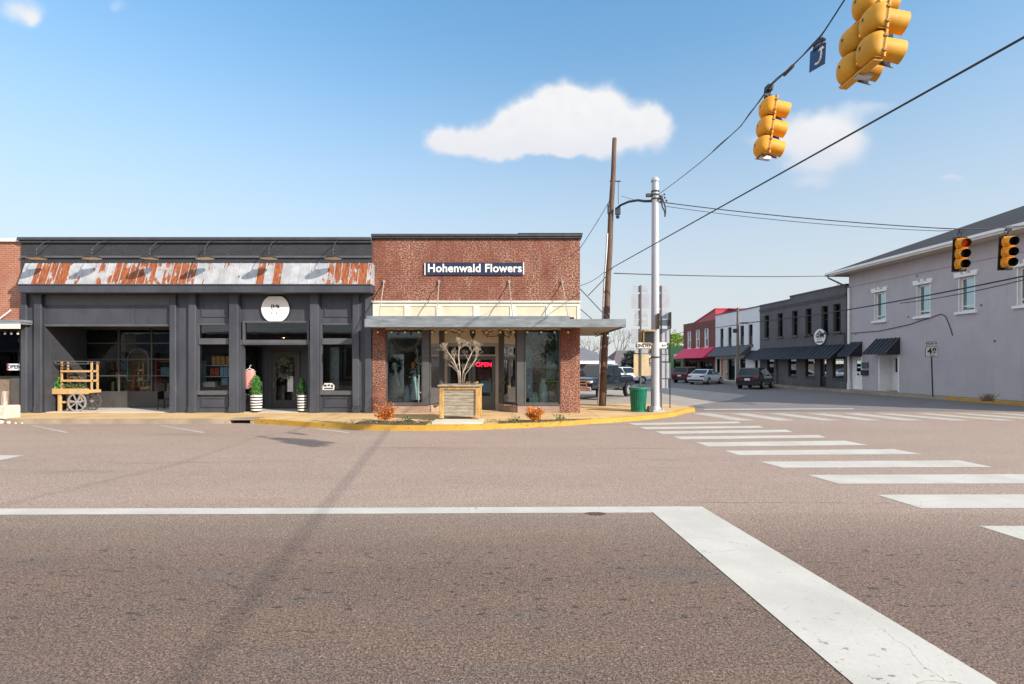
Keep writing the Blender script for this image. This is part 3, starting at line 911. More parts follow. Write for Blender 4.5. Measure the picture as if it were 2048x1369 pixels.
# recessed door
YD = 22.6
q = MB(); q.box(xa - .05, -9.95, YD, YD + .1, Z0, 2.8); q.box(-8.7, xb + .05, YD, YD + .1, Z0, 2.8); q.box(-9.95, -8.7, YD, YD + .1, 2.5, 2.8)
q.box(xa, -9.95, YD - .02, YD, Z0, .9); q.box(-8.7, xb, YD - .02, YD, Z0, .9)
q.build('door_surround', M['dark'], ds)
q = MB(); q.frame(-9.95, -8.7, Z0, 2.5, .09, YD - .05, YD + .08); q.frame(-9.86, -8.79, .2, 2.41, .16, YD, YD + .05); q.box(-9.7, -8.95, YD, YD + .05, .36, .5)
dr = q.build('door', M['doorgrey'], ds, bevel=.008)
MB().box(-9.7, -8.95, YD + .02, YD + .032, .5, 2.25).build('pane', M['glass'], dr)
MB().box(-9.80, -9.76, YD - .07, YD, 1.0, 1.25).build('handle', M['brass'], dr)
MB().box(xa, xb, 20.95, YD, .146, .165).build('door_step', M['slab'], ds)
MB().box(X(88), X(340), 20.9, 22.9, .146, .168).build('recess_floor', M['slab'], ds)
# back glazing of the wide recess
YG = 22.9; q = MB(); xg0, xg1 = X(88), X(340)
gx = [PX(172, YG), PX(237, YG), PX(303, YG), PX(369, YG)]
gz = [PZ(787, YG) , PZ(783, YG), PZ(752, YG), PZ(719, YG), PZ(687, YG), 3.5]
q.box(xg0, gx[0], YG, YG + .1, .168, 3.5); q.box(gx[0], xg1, YG, YG + .08, .168, PZ(783, YG))
for xx in gx[1:]: q.box(xx - .03, xx + .03, YG, YG + .09, PZ(783, YG), 3.5)
for zz in gz[2:5]: q.box(gx[0], xg1, YG + .01, YG + .08, zz - .025, zz + .025)
q.box(gx[0], xg1, YG, YG + .09, 3.42, 3.5)
w_ = q.build('window', M['doorgrey'], ds)
MB().box(gx[0], xg1, YG + .04, YG + .052, PZ(783, YG), 3.42).build('pane', M['glass'], w_)
# interior
q = MB()
q.box(xL + .25, xR - .25, 29.9, 30, .17, 3.7); q.box(xL + .25, xR - .25, 23.05, 30, .146, .17, 1); q.box(X(340) + .15, xa - .05, 21.05, 23.05, .146, .17, 1); q.box(xb + .05, xR - .25, 21.05, 23.05, .146, .17, 1)
q.box(xL + .25, xR - .25, 23.0, 30, 3.66, 3.76); q.box(X(340) + .16, xR - .25, 21.02, 23.0, 3.66, 3.76)
q.box(xL + .26, xL + .3, 23.05, 29.9, .17, 3.66); q.box(xR - .3, xR - .26, 21.1, 29.9, .17, 3.66)
q.build('interior_room', [M['interior'], M['interior2']], ds)

# --- gooseneck lamps
bx = [108, 220, 332, 427, 555, 678]
lx = [73, 184, 299, 410, 537, 666]
names = ['leftmost', 'second', 'third', 'fourth', 'fifth', 'rightmost']
lamp0 = None
yl_ = 19.86
for i in range(6):
    px_, p0_ = lx[i], bx[i]
    c = P(px_, 517, yl_)
    lab = 'black gooseneck lamp above the rusty awning, %s of the six counted from the left' % names[i]
    L = thing('wall_lamp', lab, 'lamp', c, 0, 'gooseneck lamps over the rusty awning')
    q = MB(); prof = [(.31, -.02), (.30, .015), (.22, .065), (.10, .10), (.055, .13), (.05, .2)]
    Mt = Matrix.Rotation(R.uniform(-.08, .08), 3, 'Y') @ Matrix.Rotation(.03, 3, 'X')
    q.lathe(prof, (0, 0, 0), 24, 0, Mt); q.lathe([(.05, .2), (.001, .2)], (0, 0, 0), 24, 0, Mt)
    q.build('lamp_shade', M['black'], L, smooth=True, local=True)
    q = MB(); q.lathe([(.305, -.012), (.29, .01), (.21, .058), (.09, .09), (.001, .095)], (0, 0, 0), 24, 0, Mt)
    q.build('shade_lining', M['lampin'], L, smooth=True, local=True)
    q = MB(); wb = Vector((X(p0_), YF, Z(484))) - c
    top = Mt @ Vector((0, 0, .2))
    pts = [top, top + Vector((.0, .0, .10))]
    for k in range(1, 7):
        s_ = k / 6
        pts.append((top + Vector((0, 0, .12))).lerp(wb, s_) + Vector((0, 0, .13 * math.sin(pi * s_))))
    q.tube(pts, .014, 6); q.cyl(wb + Vector((0, -.03, 0)), wb, .06, n=12)
    q.build('lamp_arm', M['capm'], L, smooth=True, local=True)

# --- sign on the shop
sc_ = Vector((X(550), 20.88, Z(618)))
S = thing('shop_sign', 'round white shop sign with flat top and bottom above the charcoal shop door', 'sign', sc_)
rx, rz_ = X(578) - X(550), Z(593) - Z(618)
def roundel(rx, rz_, cut, n=40):
    pts = []
    for i in range(n):
        a_ = 2 * pi * i / n
        x_, z_ = rx * math.cos(a_), rx * math.sin(a_)
        pts.append(Vector((x_, 0, max(-cut, min(cut, z_)))))
    return pts
o1 = roundel(rx, 0, rz_); o2 = [p * .94 for p in o1]; o3 = [p * 1.05 for p in o1]
q = MB(); q.prism([p + Vector((0, -.05, 0)) for p in o3], (0, .05, 0)); q.build('sign_edge', M['black'], S, local=True)
q = MB(); q.prism([p + Vector((0, -.06, 0)) for p in o1], (0, .009, 0)); q.build('sign_face', M['white'], S, local=True)
q = MB()
def leafshape(cx, cz, w, h, tilt):
    pts = []
    for i in range(10):
        a_ = 2 * pi * i / 10
        x_, z_ = w * math.cos(a_), h * math.sin(a_)
        pts.append(Vector((cx + x_ * math.cos(tilt) - z_ * math.sin(tilt), -.066, cz + x_ * math.sin(tilt) + z_ * math.cos(tilt))))
    return pts
for (cx, cz, w, h, tl_) in ((-.135, .10, .018, .085, -.1), (-.125, .035, .014, .05, .2), (-.065, .10, .026, .075, .12), (.0, .10, .013, .05, -.7), (.04, .10, .014, .07, -.15), (.085, .08, .016, .085, .2), (.125, .09, .028, .07, .3), (-.15, -.17, .016, .045, -.4), (.045, -.17, .016, .045, -.35)):
    q.prism(leafshape(cx, cz, w, h, tl_), (0, .004, 0))
for i, cx in enumerate((-.28, -.235, -.165, -.10, -.08, .02, .04, .125, .15, .20, .235)):
    q.prism(leafshape(cx, -.055 + .012 * (i % 2), .009, .022, (-.5, .4, 1.1)[i % 3]), (0, .004, 0))
q.build('lettering', M['cable'], S, local=True)

# ---------------------------------------------------------------- the flower shop
fL, fR = xR + .005, X(1160)
fs = thing('flower_shop', 'single storey red brick flower shop on the corner with a flat metal canopy', 'building', ((fL + fR) / 2, 28, Z0))
b = MB()
b.box(fL, fR, YF, 21.1, Z(603), Z(478), 0)
b.box(fR - .3, fR, 21.1, 35.7, Z0, 6.6, 0); b.box(fL, fL + .25, 21.1, 35.7, Z0, 6.6, 0); b.box(fL, fR, 35.7, 36, Z0, 6.6, 0)
b.box(fL + .25, fR - .3, 21.1, 35.7, 6.2, 6.35, 0)
b.box(fL, X(771), YF, 21.1, Z0, Z(640), 0); b.box(X(1121), fR, YF, 21.1, Z0, Z(640), 0)
b.build('wall', M['redbrick'], fs)
q = MB(); q.box(fL - .02, fR + .06, 20.7, 21.25, Z(478), Z(474.5)); q.box(fL - .02, fR + .08, 20.66, 21.3, Z(474.5), Z(469.5)); q.box(fL + 5.5, fR + .09, 20.65, 21.31, Z(469.5), Z(468))
q.build('parapet_cap', M['capm'], fs, bevel=.01)
q = MB(); q.box(fL + .02, fR - .0, 20.76, YF, Z(613), Z(603), 1); q.box(fL, fR + .03, 20.70, YF, Z(606), Z(602.5), 1); q.box(X(771), X(1121), YF, 21.1, Z(660), Z(603), 0); q.box(fL + .02, X(771), 20.785, YF, Z(640), Z(613), 0); q.box(X(1121), fR, 20.785, YF, Z(640), Z(613), 0); q.box(X(771), X(1121), 20.785, YF, Z(640), Z(613), 0)
for p in (746, 809, 872, 947, 1020, 1092, 1154): q.box(X(p), X(p) + .22 if p != 1154 else fR + .005, 20.76, 20.785, Z(640), Z(613), 1)
q.build('fascia_band', [M['cream'], M['cream2']], fs)
# canopy: front slab, wrapping round the corner
yc = 19.5; cx0, cx1 = PX(731, yc), PX(1250, yc)
q = MB(); zc0, zc1 = PZ(655, yc), PZ(638.5, yc)
q.box(cx0, cx1, yc, 20.76, zc0 + .06, zc1 - .04, 0); q.box(fR + .01, cx1, 20.76, 26.5, zc0 + .06, zc1 - .04, 0)
q.box(cx0, cx1, yc - .03, yc, zc0, zc1, 0); q.box(cx0 - .03, cx0, yc - .03, 20.76, zc0, zc1, 0); q.box(cx1, cx1 + .03, yc - .03, 26.5, zc0, zc1, 0)
q.box(cx0 + .02, PX(1140, yc), yc + .05, yc + .2, zc1 - .04, PZ(632, yc), 0); q.box(PX(1140, yc), PX(1143, yc) + .1, yc + .05, yc + .2, zc1 - .04, zc1 + .07, 2)
q.box(cx0 + .04, cx1 - .04, yc + .04, 20.74, zc0 + .045, zc0 + .06, 1); q.box(fR + .03, cx1 - .04, 20.80, 26.4, zc0 + .045, zc0 + .06, 1)
q.build('canopy', [M['canopy'], M['taupe'], M['blackmat']], fs, bevel=.008)
for (p0, p1) in ((768, 757), (878, 873), (1018, 1026), (1124, 1137)):
    q = MB(); a_ = Vector((X(p0), YF, Z(564))); e_ = Vector((PX(p1, yc + .15), yc + .15, zc1 + .02))
    q.cyl(a_, e_, .018, n=8); q.cyl(a_ + Vector((0, -.03, 0)), a_, .06, n=10); q.rbox(a_ + Vector((0, -.03, .0)), (.05, .06, .12))
    q.build('support_rod', M['taupe'], fs)
for ys in (21.4, 24.0):
    q = MB(); q.cyl((fR, ys, 5.0 - (ys - 21.4) * .1), (cx1 - .1, ys, zc1), .018, n=8); q.build('support_rod', M['cable'], fs)
# left and right show windows
def show(p0, p1, pp0, pp1, xd):
    """main pane between p0 and p1, post pp0-pp1, angled pane running back to xd at the door wall"""
    q = MB(); x0, x1 = X(min(p0, p1)), X(max(p0, p1)); yb = 20.9
    zt, zb = 3.36, .47
    q.frame(x0, x1, zb, zt, .06, yb - .04, yb + .06)
    q.box(X(min(pp0, pp1)), X(max(pp0, pp1)), yb - .05, yb + .08, .43, zt)
    a_ = Vector((X(pp1 if p0 < 900 else pp0), yb, 0)); d_ = Vector((xd, 21.95, 0)) - a_
    dn = d_.normalized(); nn = Vector((-dn.y, dn.x, 0))
    def slab(t0, t1, z0, z1, th): q.prism([a_ + dn * t0 + nn * th + Vector((0, 0, z0)), a_ + dn * t1 + nn * th + Vector((0, 0, z0)), a_ + dn * t1 - nn * th + Vector((0, 0, z0)), a_ + dn * t0 - nn * th + Vector((0, 0, z0))], (0, 0, z1 - z0))
    L_ = d_.length
    slab(.0, .06, zb, zt, .04); slab(L_ - .32, L_ - .04, .43, zt, .05); slab(.06, L_ - .32, zb, zb + .06, .04); slab(.06, L_ - .32, zt - .06, zt, .04)
    w_ = q.build('show_window', M['greyframe'], fs)
    MB().box(x0 + .06, x1 - .06, yb, yb + .012, zb + .06, zt - .06).build('pane', M['glass'], w_)
    q = MB(); slab(.06, L_ - .32, zb + .06, zt - .06, .006); q.build('pane', M['glass'], w_)
    q = MB(); xk0, xk1 = (X(771), X(858)) if p0 < 900 else (X(1035), X(1121))
    q.box(xk0, xk1, YF + .02, YF + .2, Z0, .43); slab(.02, L_, Z0, .43, .07)
    q.build('stall_riser', M['kickstone'], fs)
    q = MB(); q.box(xk0, xk1, YF - .02, YF + .2, .43, .47); q.build('sill', M['greyframe'], fs)
show(771, 846, 845, 858, -2.72); show(1049, 1121, 1034, 1048, -.51)
YE = 21.95
q = MB(); q.box(-2.72, -.51, YE, YE + .1, 2.76, 3.5, 0)
q.box(-2.68, -.55, YE - .03, YE, 2.76, 2.82, 1)
q.frame(-2.62, -.6, 2.30, 2.76, .07, YE - .03, YE + .06, 1)
q.box(-2.72, -2.58, YE - .02, YE + .1, Z0, 2.76, 1); q.box(-.66, -.51, YE - .02, YE + .1, Z0, 2.76, 1)
ed = q.build('entrance_surround', [M['cream'], M['taupe']], fs)
MB().box(-2.55, -.67, YE, YE + .012, 2.37, 2.69).build('transom_pane', M['glass'], fs)
q = MB(); q.box(-2.58, -1.62, YE, YE + .06, Z0, .9); q.frame(-2.58, -1.62, .9, 2.30, .12, YE, YE + .06)
w_ = q.build('side_panel', M['doorgrey'], fs); MB().box(-2.46, -1.74, YE + .02, YE + .032, 1.02, 2.18).build('pane', M['glass'], w_)
q = MB(); q.frame(-1.60, -.66, .17, 2.30, .14, YE - .01, YE + .05); q.box(-1.46, -.80, YE - .01, YE + .05, .31, .72)
dr = q.build('door', M['doorgrey'], fs, bevel=.006); MB().box(-1.46, -.80, YE + .02, YE + .032, .72, 2.16).build('pane', M['glass'], dr)
MB().box(-1.56, -1.52, YE - .06, YE, 1.0, 1.2).build('handle', M['brass'], dr)
MB().box(-2.7, -.53, 21.0, YE, .146, .166).build('door_step', M['walk'], fs)
q = MB(); q.box(-3.35, .1, 20.98, YE + .02, 3.40, 3.48, 0); q.build('porch_ceiling', M['cream'], fs)
q = MB(); q.box(fL + .25, fR - .3, 28.9, 29, .17, 3.7); q.box(fL + .25, fR - .3, 22.1, 29, .146, .17, 1); q.box(fL + .25, fR - .3, 21.12, 29, 3.66, 3.76)
q.box(fL + .26, fL + .3, 21.12, 28.9, .17, 3.66); q.box(fR - .35, fR - .31, 21.12, 28.9, .17, 3.66); q.box(fL + .3, -2.8, 21.0, 22.1, .40, .44, 1); q.box(-.3, fR - .35, 21.0, 22.1, .40, .44, 1)
q.build('interior_room', [M['interior'], M['interior2']], fs)

# sign on the brick
S = thing('shop_sign', 'long navy blue sign board with white lettering on the red brick front', 'sign', (X(948), YF, Z(538)))
q = MB(); q.box(X(850.5) - X(948), X(1047) - X(948), -.05, 0, Z(551) - Z(538), Z(526) - Z(538)); q.build('sign_board', M['bluesign'], S, local=True)
q = MB(); q.box(X(849.5) - X(948), X(850.5) - X(948) + .015, -.06, 0, Z(551) - Z(538), Z(527) - Z(538)); q.box(X(1046) - X(948), X(1048) - X(948), -.06, 0, Z(550) - Z(538), Z(526) - Z(538)); q.build('end_trim', M['white'], S, local=True)
me = text_mesh('Hohenwald Flowers', .43, .006, bold=.010)
xs_ = [v.co.x for v in me.vertices]; k_ = (X(1043) - X(856)) / (max(xs_) - min(xs_)); me.transform(Matrix.Diagonal((k_, 1, 1, 1)))
me.materials.clear(); me.materials.append(M['letter']); me.name = 'lettering'
o = bpy.data.objects.new('lettering', me); C.collection.objects.link(o); o.parent = S; o.location = (X(949.5) - X(948), -.058, .0); o.rotation_euler = (pi / 2, 0, 0)

# ---------------------------------------------------------------- neighbour at the far left
nb_ = thing('brick_neighbour', 'orange brick shop at the left edge with a white edged canopy and dark window', 'building', (-22, 28, Z0))
q = MB(); nl, nr = -26.0, xL - .01
q.box(nl, nr, YF + .05, 21.1, Z(640), Z(484), 0); q.box(nl, nr, 35.5, 36, Z0, 6.5, 0); q.box(nl, nl + .2, 21.1, 35.5, Z0, 6.5, 0); q.box(nl, nr, 21.1, 35.5, 6.2, 6.3, 0)
q.box(nl, nr, YF + .1, 21.1, Z0, Z(815), 0)
q.build('wall', M['orangebrick'], nb_)
MB().box(nl, nr - .01, 20.75, 21.3, Z(484), Z(477)).build('parapet_cap', M['offwhite'], nb_)
q = MB(); q.box(nl, nr - .01, 20.95, 21.1, Z(815), Z(757), 0); q.box(nr - .42, nr - .01, 20.85, 21.1, Z(815), Z(757), 1); q.build('lower_panel', [M['taupefab'], M['doorgrey']], nb_)
q = MB(); q.frame(nl, nr - .05, Z(757), Z(640), .08, 20.9, 21.05); w_ = q.build('window', M['black'], nb_); MB().box(nl + .08, nr - .13, 20.97, 20.982, Z(757) + .08, Z(640) - .08).build('pane', M['glass'], w_)
q = MB(); q.box(nl, nr - .01, 27, 27.1, Z0, 3.7); q.box(nl, nr, 21.1, 27, 3.75, 3.8); q.build('interior_room', M['interior'], nb_)
yk_ = 20.3; q = MB(); q.box(nl, PX(40, yk_), yk_, YF + .05, PZ(648.5, yk_), PZ(645, yk_), 1); q.box(nl, PX(41, yk_), yk_ - .05, yk_, PZ(658, yk_), PZ(648.5, yk_), 0); q.box(nl, PX(42, yk_), yk_, YF + .05, PZ(648.5, yk_) + .065, PZ(640, yk_) , 1)
q.build('canopy', [M['cream2'], M['canopy']], nb_)
q = MB(); q.cyl((PX(20, YF) , YF + .05, Z(620)), (PX(-40, 20.4), 20.4, PZ(668, 20.4)), .025, n=8); q.build('support_rod', M['offwhite'], nb_)
# ---------------------------------------------------------------- buildings along the side street (local x along the wall, local y out to the street)
def sbuild(name, label, a0):
    p = FW(a0, 0, Z0)
    return thing(name, label, 'building', p, FA)
class SB(MB):
    """boxes in wall coordinates: a from a0, o outward, z above the sidewalk datum"""
    pass
def zz(py, a):  # height above Z0 of pixel row py on the wall at distance a
    return CH + (H - py) / F * FW(a, 0).y - Z0
def wall_holes(q, a0, a1, z0, z1, th, holes, m=0):
    """wall slab a0..a1 x z0..z1, th deep (inwards), with rectangular holes (a,b,zb,zt)"""
    cuts = sorted(set([a0, a1] + [h for ho in holes for h in ho[:2]]))
    for c0, c1 in zip(cuts[:-1], cuts[1:]):
        mid = (c0 + c1) / 2
        hs_ = sorted([(h[2], h[3]) for h in holes if h[0] < mid < h[1]])
        z = z0
        for (b0, b1) in hs_:
            if b0 > z: q.box(c0, c1, -th, 0, z, b0, m)
            z = b1
        if z < z1: q.box(c0, c1, -th, 0, z, z1, m)

# grey painted two storey building
aB = A(1698); aA = -7.0
L_ = aB - aA
gb = sbuild('grey_building', 'big two storey grey painted brick building with a dark hip roof at the right edge', aA)
def ga(px): return A(px) - aA
q = MB()
wins = []
for c in (1760, 1847, 1933.5):
    m_ = ga(c); wins.append((m_ - .52, m_ + .52, 4.75, 6.65))
m_ = ga(1933.5) - 3.35; wins.append((m_ - .52, m_ + .52, 4.75, 6.65)); wins.append((m_ - 3.9, m_ - 2.86, 4.75, 6.65)); wins.append((m_ - 7.2, m_ - 6.2, 4.75, 6.65))
d1 = (ga(1725), ga(1707), .03, 2.36); d2 = (ga(1799), ga(1758), .03, 2.42)
HW = 8.35
wall_holes(q, 0, L_, 0, HW, .35, wins + [d1, d2])
q.box(0, .35, -15, -.35, 0, HW); q.box(L_ - .35, L_, -15, -.35, 0, HW); q.box(0, L_, -15.35, -15, 0, HW); q.box(.35, L_ - .35, -15, -.35, HW - .3, HW - .1)
q.build('wall', M['greywall'], gb, local=True)
q = MB(); q.box(0, L_ + .0, .0, .06, HW - .95, HW - .87); q.build('string_course', M['greywall'], gb, local=True)
for (w0, w1, b0, b1) in wins:
    q = MB(); q.frame(w0, w1, b0, b1, .10, -.28, -.18); q.box(w0 + .1, w1 - .1, -.27, -.2, b0 + .28, b0 + .34)
    q.box(w0, w0 + .05, -.18, -.0, b0, b1); q.box(w1 - .05, w1, -.18, .0, b0, b1)
    w_ = q.build('window', M['white'], gb, local=True)
    q = MB(); q.box(w0 - .18, w1 + .18, 0.003, .10, b1 + .02, b1 + .17); q.box(w0 - .22, w0 + .2, .0, .09, b1 + .17, b1 + .3); q.box(w1 - .2, w1 + .22, .0, .09, b1 + .17, b1 + .3); q.box((w0 + w1) / 2 - .1, (w0 + w1) / 2 + .1, .0, .13, b1 + .17, b1 + .34); q.build('window_hood', M['white'], w_, local=True)
    q = MB(); q.box(w0 - .14, w1 + .14, -.1, .14, b0 - .14, b0); q.build('sill', M['white'], w_, local=True)
    MB().box(w0 + .1, w1 - .1, -.235, -.223, b0 + .1, b1 - .1).build('pane', M['glassblue'], w_, local=True)
    MB().box(w0 + .06, w1 - .06, -.34, -.33, b0 + .05, b1 - .05).build('blind', M['interior'], w_, local=True)
q = MB()
for (px_, z_) in ((1817, 4.75), (1963, 4.95), (1835, 7.2), (1700 + 12, 3.9), (1990, 3.0)): q.box(ga(px_) - .04, ga(px_) + .04, 0, .03, z_, z_ + .08)
q.build('wall_anchor', M['cable'], gb, local=True)

# roof: hip with eaves
q = MB(); e = .95; zr = HW - .02; ht = 3.6; ap = 7.7
x0, x1, y0, y1 = -e, L_ + e, -15.35 - e, e + .15
r0 = Vector((x0 + ap, (y0 + y1) / 2, zr + ht)); r1 = Vector((x1 - ap, (y0 + y1) / 2, zr + ht))
c4 = [Vector((x0, y1, zr + .22)), Vector((x1, y1, zr + .22)), Vector((x1, y0, zr + .22)), Vector((x0, y0, zr + .22))]
q.add(c4 + [r0, r1], [(0, 4, 5, 1), (1, 5, 2), (2, 5, 4, 3), (3, 4, 0)])
q.build('roof', M['shingle'], gb, local=True)
q = MB(); q.box(x0, x1, y1 - .02, y1 + .12, zr + .08, zr + .22); q.box(x0, x1, y1 - .05, y1 - .02, zr - .02, zr + .215); q.box(x0 - .02, x0, y0, y1 + .1, zr - .02, zr + .215); q.box(x1, x1 + .02, y0, y1 + .1, zr - .02, zr + .215)
q.build('gutter', M['white'], gb, local=True)
MB().box(x0 + .01, x1 - .01, y0, y1 - .06, zr - .01, zr + .02).build('soffit', M['cream'], gb, local=True)
q = MB(); da = L_ - .12; q.tube([(L_ + .75, y1 + .02, zr + .1), (L_ + .72, y1 - .02, zr - .15), (da, .12, zr - .95), (da, .12, zr - 1.05)], .055, 8); q.build('downpipe_elbow', M['greyframe'], gb, local=True)
q = MB(); q.box(da - .11, da + .06, .04, .16, .02, zr - .98); q.box(da - .13, da + .08, .03, .18, .0, .45); q.build('downpipe', M['white'], gb, local=True)
# doors
q = MB(); w0, w1, b0, b1 = d1; q.frame(w0, w1, b0, b1, .09, -.14, .03); q.box(w0 + .09, w1 - .09, -.12, -.06, b0 + .09, 1.15); q.frame(w0 + .09, w1 - .09, 1.15, b1 - .09, .14, -.12, -.06)
dr = q.build('door', M['white'], gb, local=True); MB().box(w0 + .23, w1 - .23, -.1, -.09, 1.29, b1 - .23).build('pane', M['glassblue'], dr, local=True); q = MB(); q.ball(((w0 + w1) / 2, -.02, 1.1), .075, 10); q.build('handle', M['black'], dr, local=True)
w0, w1, b0, b1 = d2; q = MB(); q.box(w0, w0 + .1, -.9, .04, b0, b1); q.box(w1 - .1, w1, -.9, .04, b0, b1); q.box(w0 + .1, w1 - .1, -.9, .03, b1 - .09, b1); q.box(w0 + .1, w0 + .28, -.9, -.85, b0, b1 - .09); q.box(w1 - .28, w1 - .1, -.9, -.85, b0, b1 - .09); q.build('door_frame', M['white'], gb, local=True)
md = (w0 + w1) / 2
for (u0, u1, hx) in ((w0 + .28, md - .01, md - .09), (md + .01, w1 - .28, md + .09)):
    q = MB(); q.box(u0, u1, -.88, -.83, b0 + .02, 1.15); q.frame(u0, u1, 1.15, b1 - .1, .13, -.88, -.83); dr = q.build('door', M['white'], gb, local=True)
    MB().box(u0 + .13, u1 - .13, -.86, -.85, 1.28, b1 - .23).build('pane', M['glassdim'], dr, local=True)
    q = MB(); q.ball((hx, -.79, 1.02), .05, 8); q.build('handle', M['black'], dr, local=True)
MB().box(w0, w1, -1.2, -1.1, b0, b1).build('interior_room', M['interior'], gb, local=True)
def sawn(parent, a0, a1, zt, zb, out, mat_, ribs=0, name='awning', m2=None):
    q = MB(); ms_ = [mat_, M['ribhighlight']]
    q.quad((a0, .01, zt), (a1, .01, zt), (a1, out, zb), (a0, out, zb))
    q.quad((a0, .01, zt - .03), (a0, out, zb - .03), (a1, out, zb - .03), (a1, .01, zt - .03))
    q.quad((a0, out, zb), (a1, out, zb), (a1, out, zb - .07), (a0, out, zb - .07))
    for a_ in (a0, a1): q.prism([(a_ - .01, .01, zt - .01), (a_ - .01, .01, zb - .05), (a_ - .01, out - .01, zb - .05)], (.02, 0, 0))
    if ribs:
        n = int((a1 - a0) / ribs)
        for i in range(n + 1):
            a_ = a0 + (a1 - a0) * i / n
            q.prism([(a_ - .022, .01, zt), (a_ + .022, .01, zt), (a_ + .022, .03, zt + .045), (a_ - .022, .03, zt + .045)], (0, out - .01, zb - zt), 1)
    return q.build(name, ms_ if ribs else mat_, parent, local=True)
sawn(gb, ga(1724.5), ga(1701), 3.40, 2.42, 1.0, M['blackmetal'], .30)
sawn(gb, ga(1800.5), ga(1754), 3.52, 2.52, 1.0, M['blackmetal'], .30)
q = MB(); a_ = ga(1731); q.box(a_ - .32, a_ + .32, 0, .12, 1.05, 1.38); q.box(a_ - .34, a_ + .34, 0, .14, 1.36, 1.41)
tag(q.build('mailbox', M['black'], None), 'black wall mailbox beside the single white door of the grey building', 'mailbox'); mb_ = bpy.data.objects['mailbox']; mb_.location = gb.location; mb_.rotation_euler = gb.rotation_euler
q = MB(); q.box(a_ - .34, a_ + .34, 0, .04, 1.52, 1.95); o = tag(q.build('wall_plaque', M['greyframe'], None), 'grey plaque above the black mailbox on the grey building', 'sign'); o.location = gb.location; o.rotation_euler = gb.rotation_euler
q = MB(); av = [ga(1700) + -.2, ga(1760), ga(1840), ga(1886)]
q.tube([(ga(1703), .03, 4.05), (ga(1760), .03, 4.05), (ga(1820), .03, 4.3), (ga(1884), .03, 4.75), (ga(1893), .03, 4.55), (ga(1903), .03, 3.8), (ga(1906), .03, 3.45)], .022, 6)
o = tag(q.build('wall_cable', M['cable'], None), 'thin dark cable drooping across the grey wall below the upper windows', 'cable'); o.location = gb.location; o.rotation_euler = gb.rotation_euler

# charcoal two storey brick shop
aC0, aC1 = A(1694) + .06, A(1520)
cb_ = sbuild('charcoal_brick_building', 'two storey charcoal painted brick building with a long dark ribbed awning', aC0)
def ca(px): return A(px) - aC0
Lc = aC1 - aC0; q = MB()
holes = [(ca(p) - .42, ca(p) + .42, 4.25, 6.35) for p in (1533.5, 1560.5, 1589.5, 1617, 1649.5, 1674)]
sh = [(ca(1548), ca(1534), .75, 2.35), (ca(1592.5), ca(1576.5), .75, 2.35), (ca(1628.5), ca(1610.5), .75, 2.35), (ca(1652.5), ca(1640), .05, 2.35), (ca(1687.5), ca(1665), .75, 2.35), (ca(1569), ca(1553), .05, 2.35)]
wall_holes(q, 0, Lc, 0, 7.35, .35, holes + sh)
st = ca(1613); q.box(0, ca(1580), -.35, 0, 7.35, 7.62)
q.box(0, .35, -14, -.35, 0, 7.2); q.box(Lc - .35, Lc, -14, -.35, 0, 7.2); q.box(0, Lc, -14.3, -14, 0, 7.2); q.box(.35, Lc - .35, -14, -.35, 6.7, 6.85)
for i in range(3): q.box(.0, Lc, 0.0, .05 + .03 * i, 6.75 + .1 * i, 6.83 + .1 * i)
q.build('wall', M['charbrick'], cb_, local=True)
q = MB(); q.box(0, ca(1580), -.4, .05, 7.62, 7.72); q.box(ca(1580), Lc, -.4, .05, 7.35, 7.45); q.build('parapet_cap', M['capm'], cb_, local=True)
for (w0, w1, b0, b1) in holes:
    q = MB(); q.frame(w0, w1, b0, b1, .07, -.3, -.2); q.box(w0 + .07, w1 - .07, -.3, -.21, (b0 + b1) / 2 - .03, (b0 + b1) / 2 + .03); q.box((w0 + w1) / 2 - .02, (w0 + w1) / 2 + .02, -.3, -.22, b0 + .07, b1 - .07); w_ = q.build('window', M['black'], cb_, local=True)
    MB().box(w0 - .1, w1 + .1, -.1, .12, b0 - .12, b0).build('sill', M['greyframe'], w_, local=True); MB().box(w0 + .07, w1 - .07, -.265, -.25, b0 + .07, b1 - .07).build('pane', M['glassdim'], w_, local=True)
M['winmix'] = pbr('window_display', (.55, .52, .45), .8, var=.55, vs=3, dirt=(.5, .2, .06), dirtamt=.5, coat=.5)
for i, (w0, w1, b0, b1) in enumerate(sh):
    q = MB(); q.frame(w0, w1, b0, b1, .08, -.2, -.06)
    if i in (3, 5): q.box(w0 + .08, w1 - .08, -.18, -.1, b0 + .08, .85 if i == 3 else b1 - .08)
    w_ = q.build('door' if i in (3, 5) else 'window', M['black'] if i != 5 else M['greyframe'], cb_, local=True)
    if i != 5:
        MB().box(w0 + .08, w1 - .08, -.15, -.138, max(b0 + .08, .85), b1 - .08).build('pane', M['glassmirror'], w_, local=True)
        MB().box(w0 - .0, w1 + .0, -.75, -.7, b0, b1).build('display_board', M['winmix'], w_, local=True)
    else: MB().box(w0 + .12, w0 + .16, -.1, -.04, 1.0, 1.2).build('handle', M['brass'], w_, local=True)
    if i in (0, 1, 2, 4): MB().box(w0 - .06, w1 + .06, -.04, .08, b0 - .1, b0).build('sill', M['greyframe'], w_, local=True)
sawn(cb_, ca(1690), ca(1521) , 3.28, 2.30, 1.15, M['blackmetal'], .52)
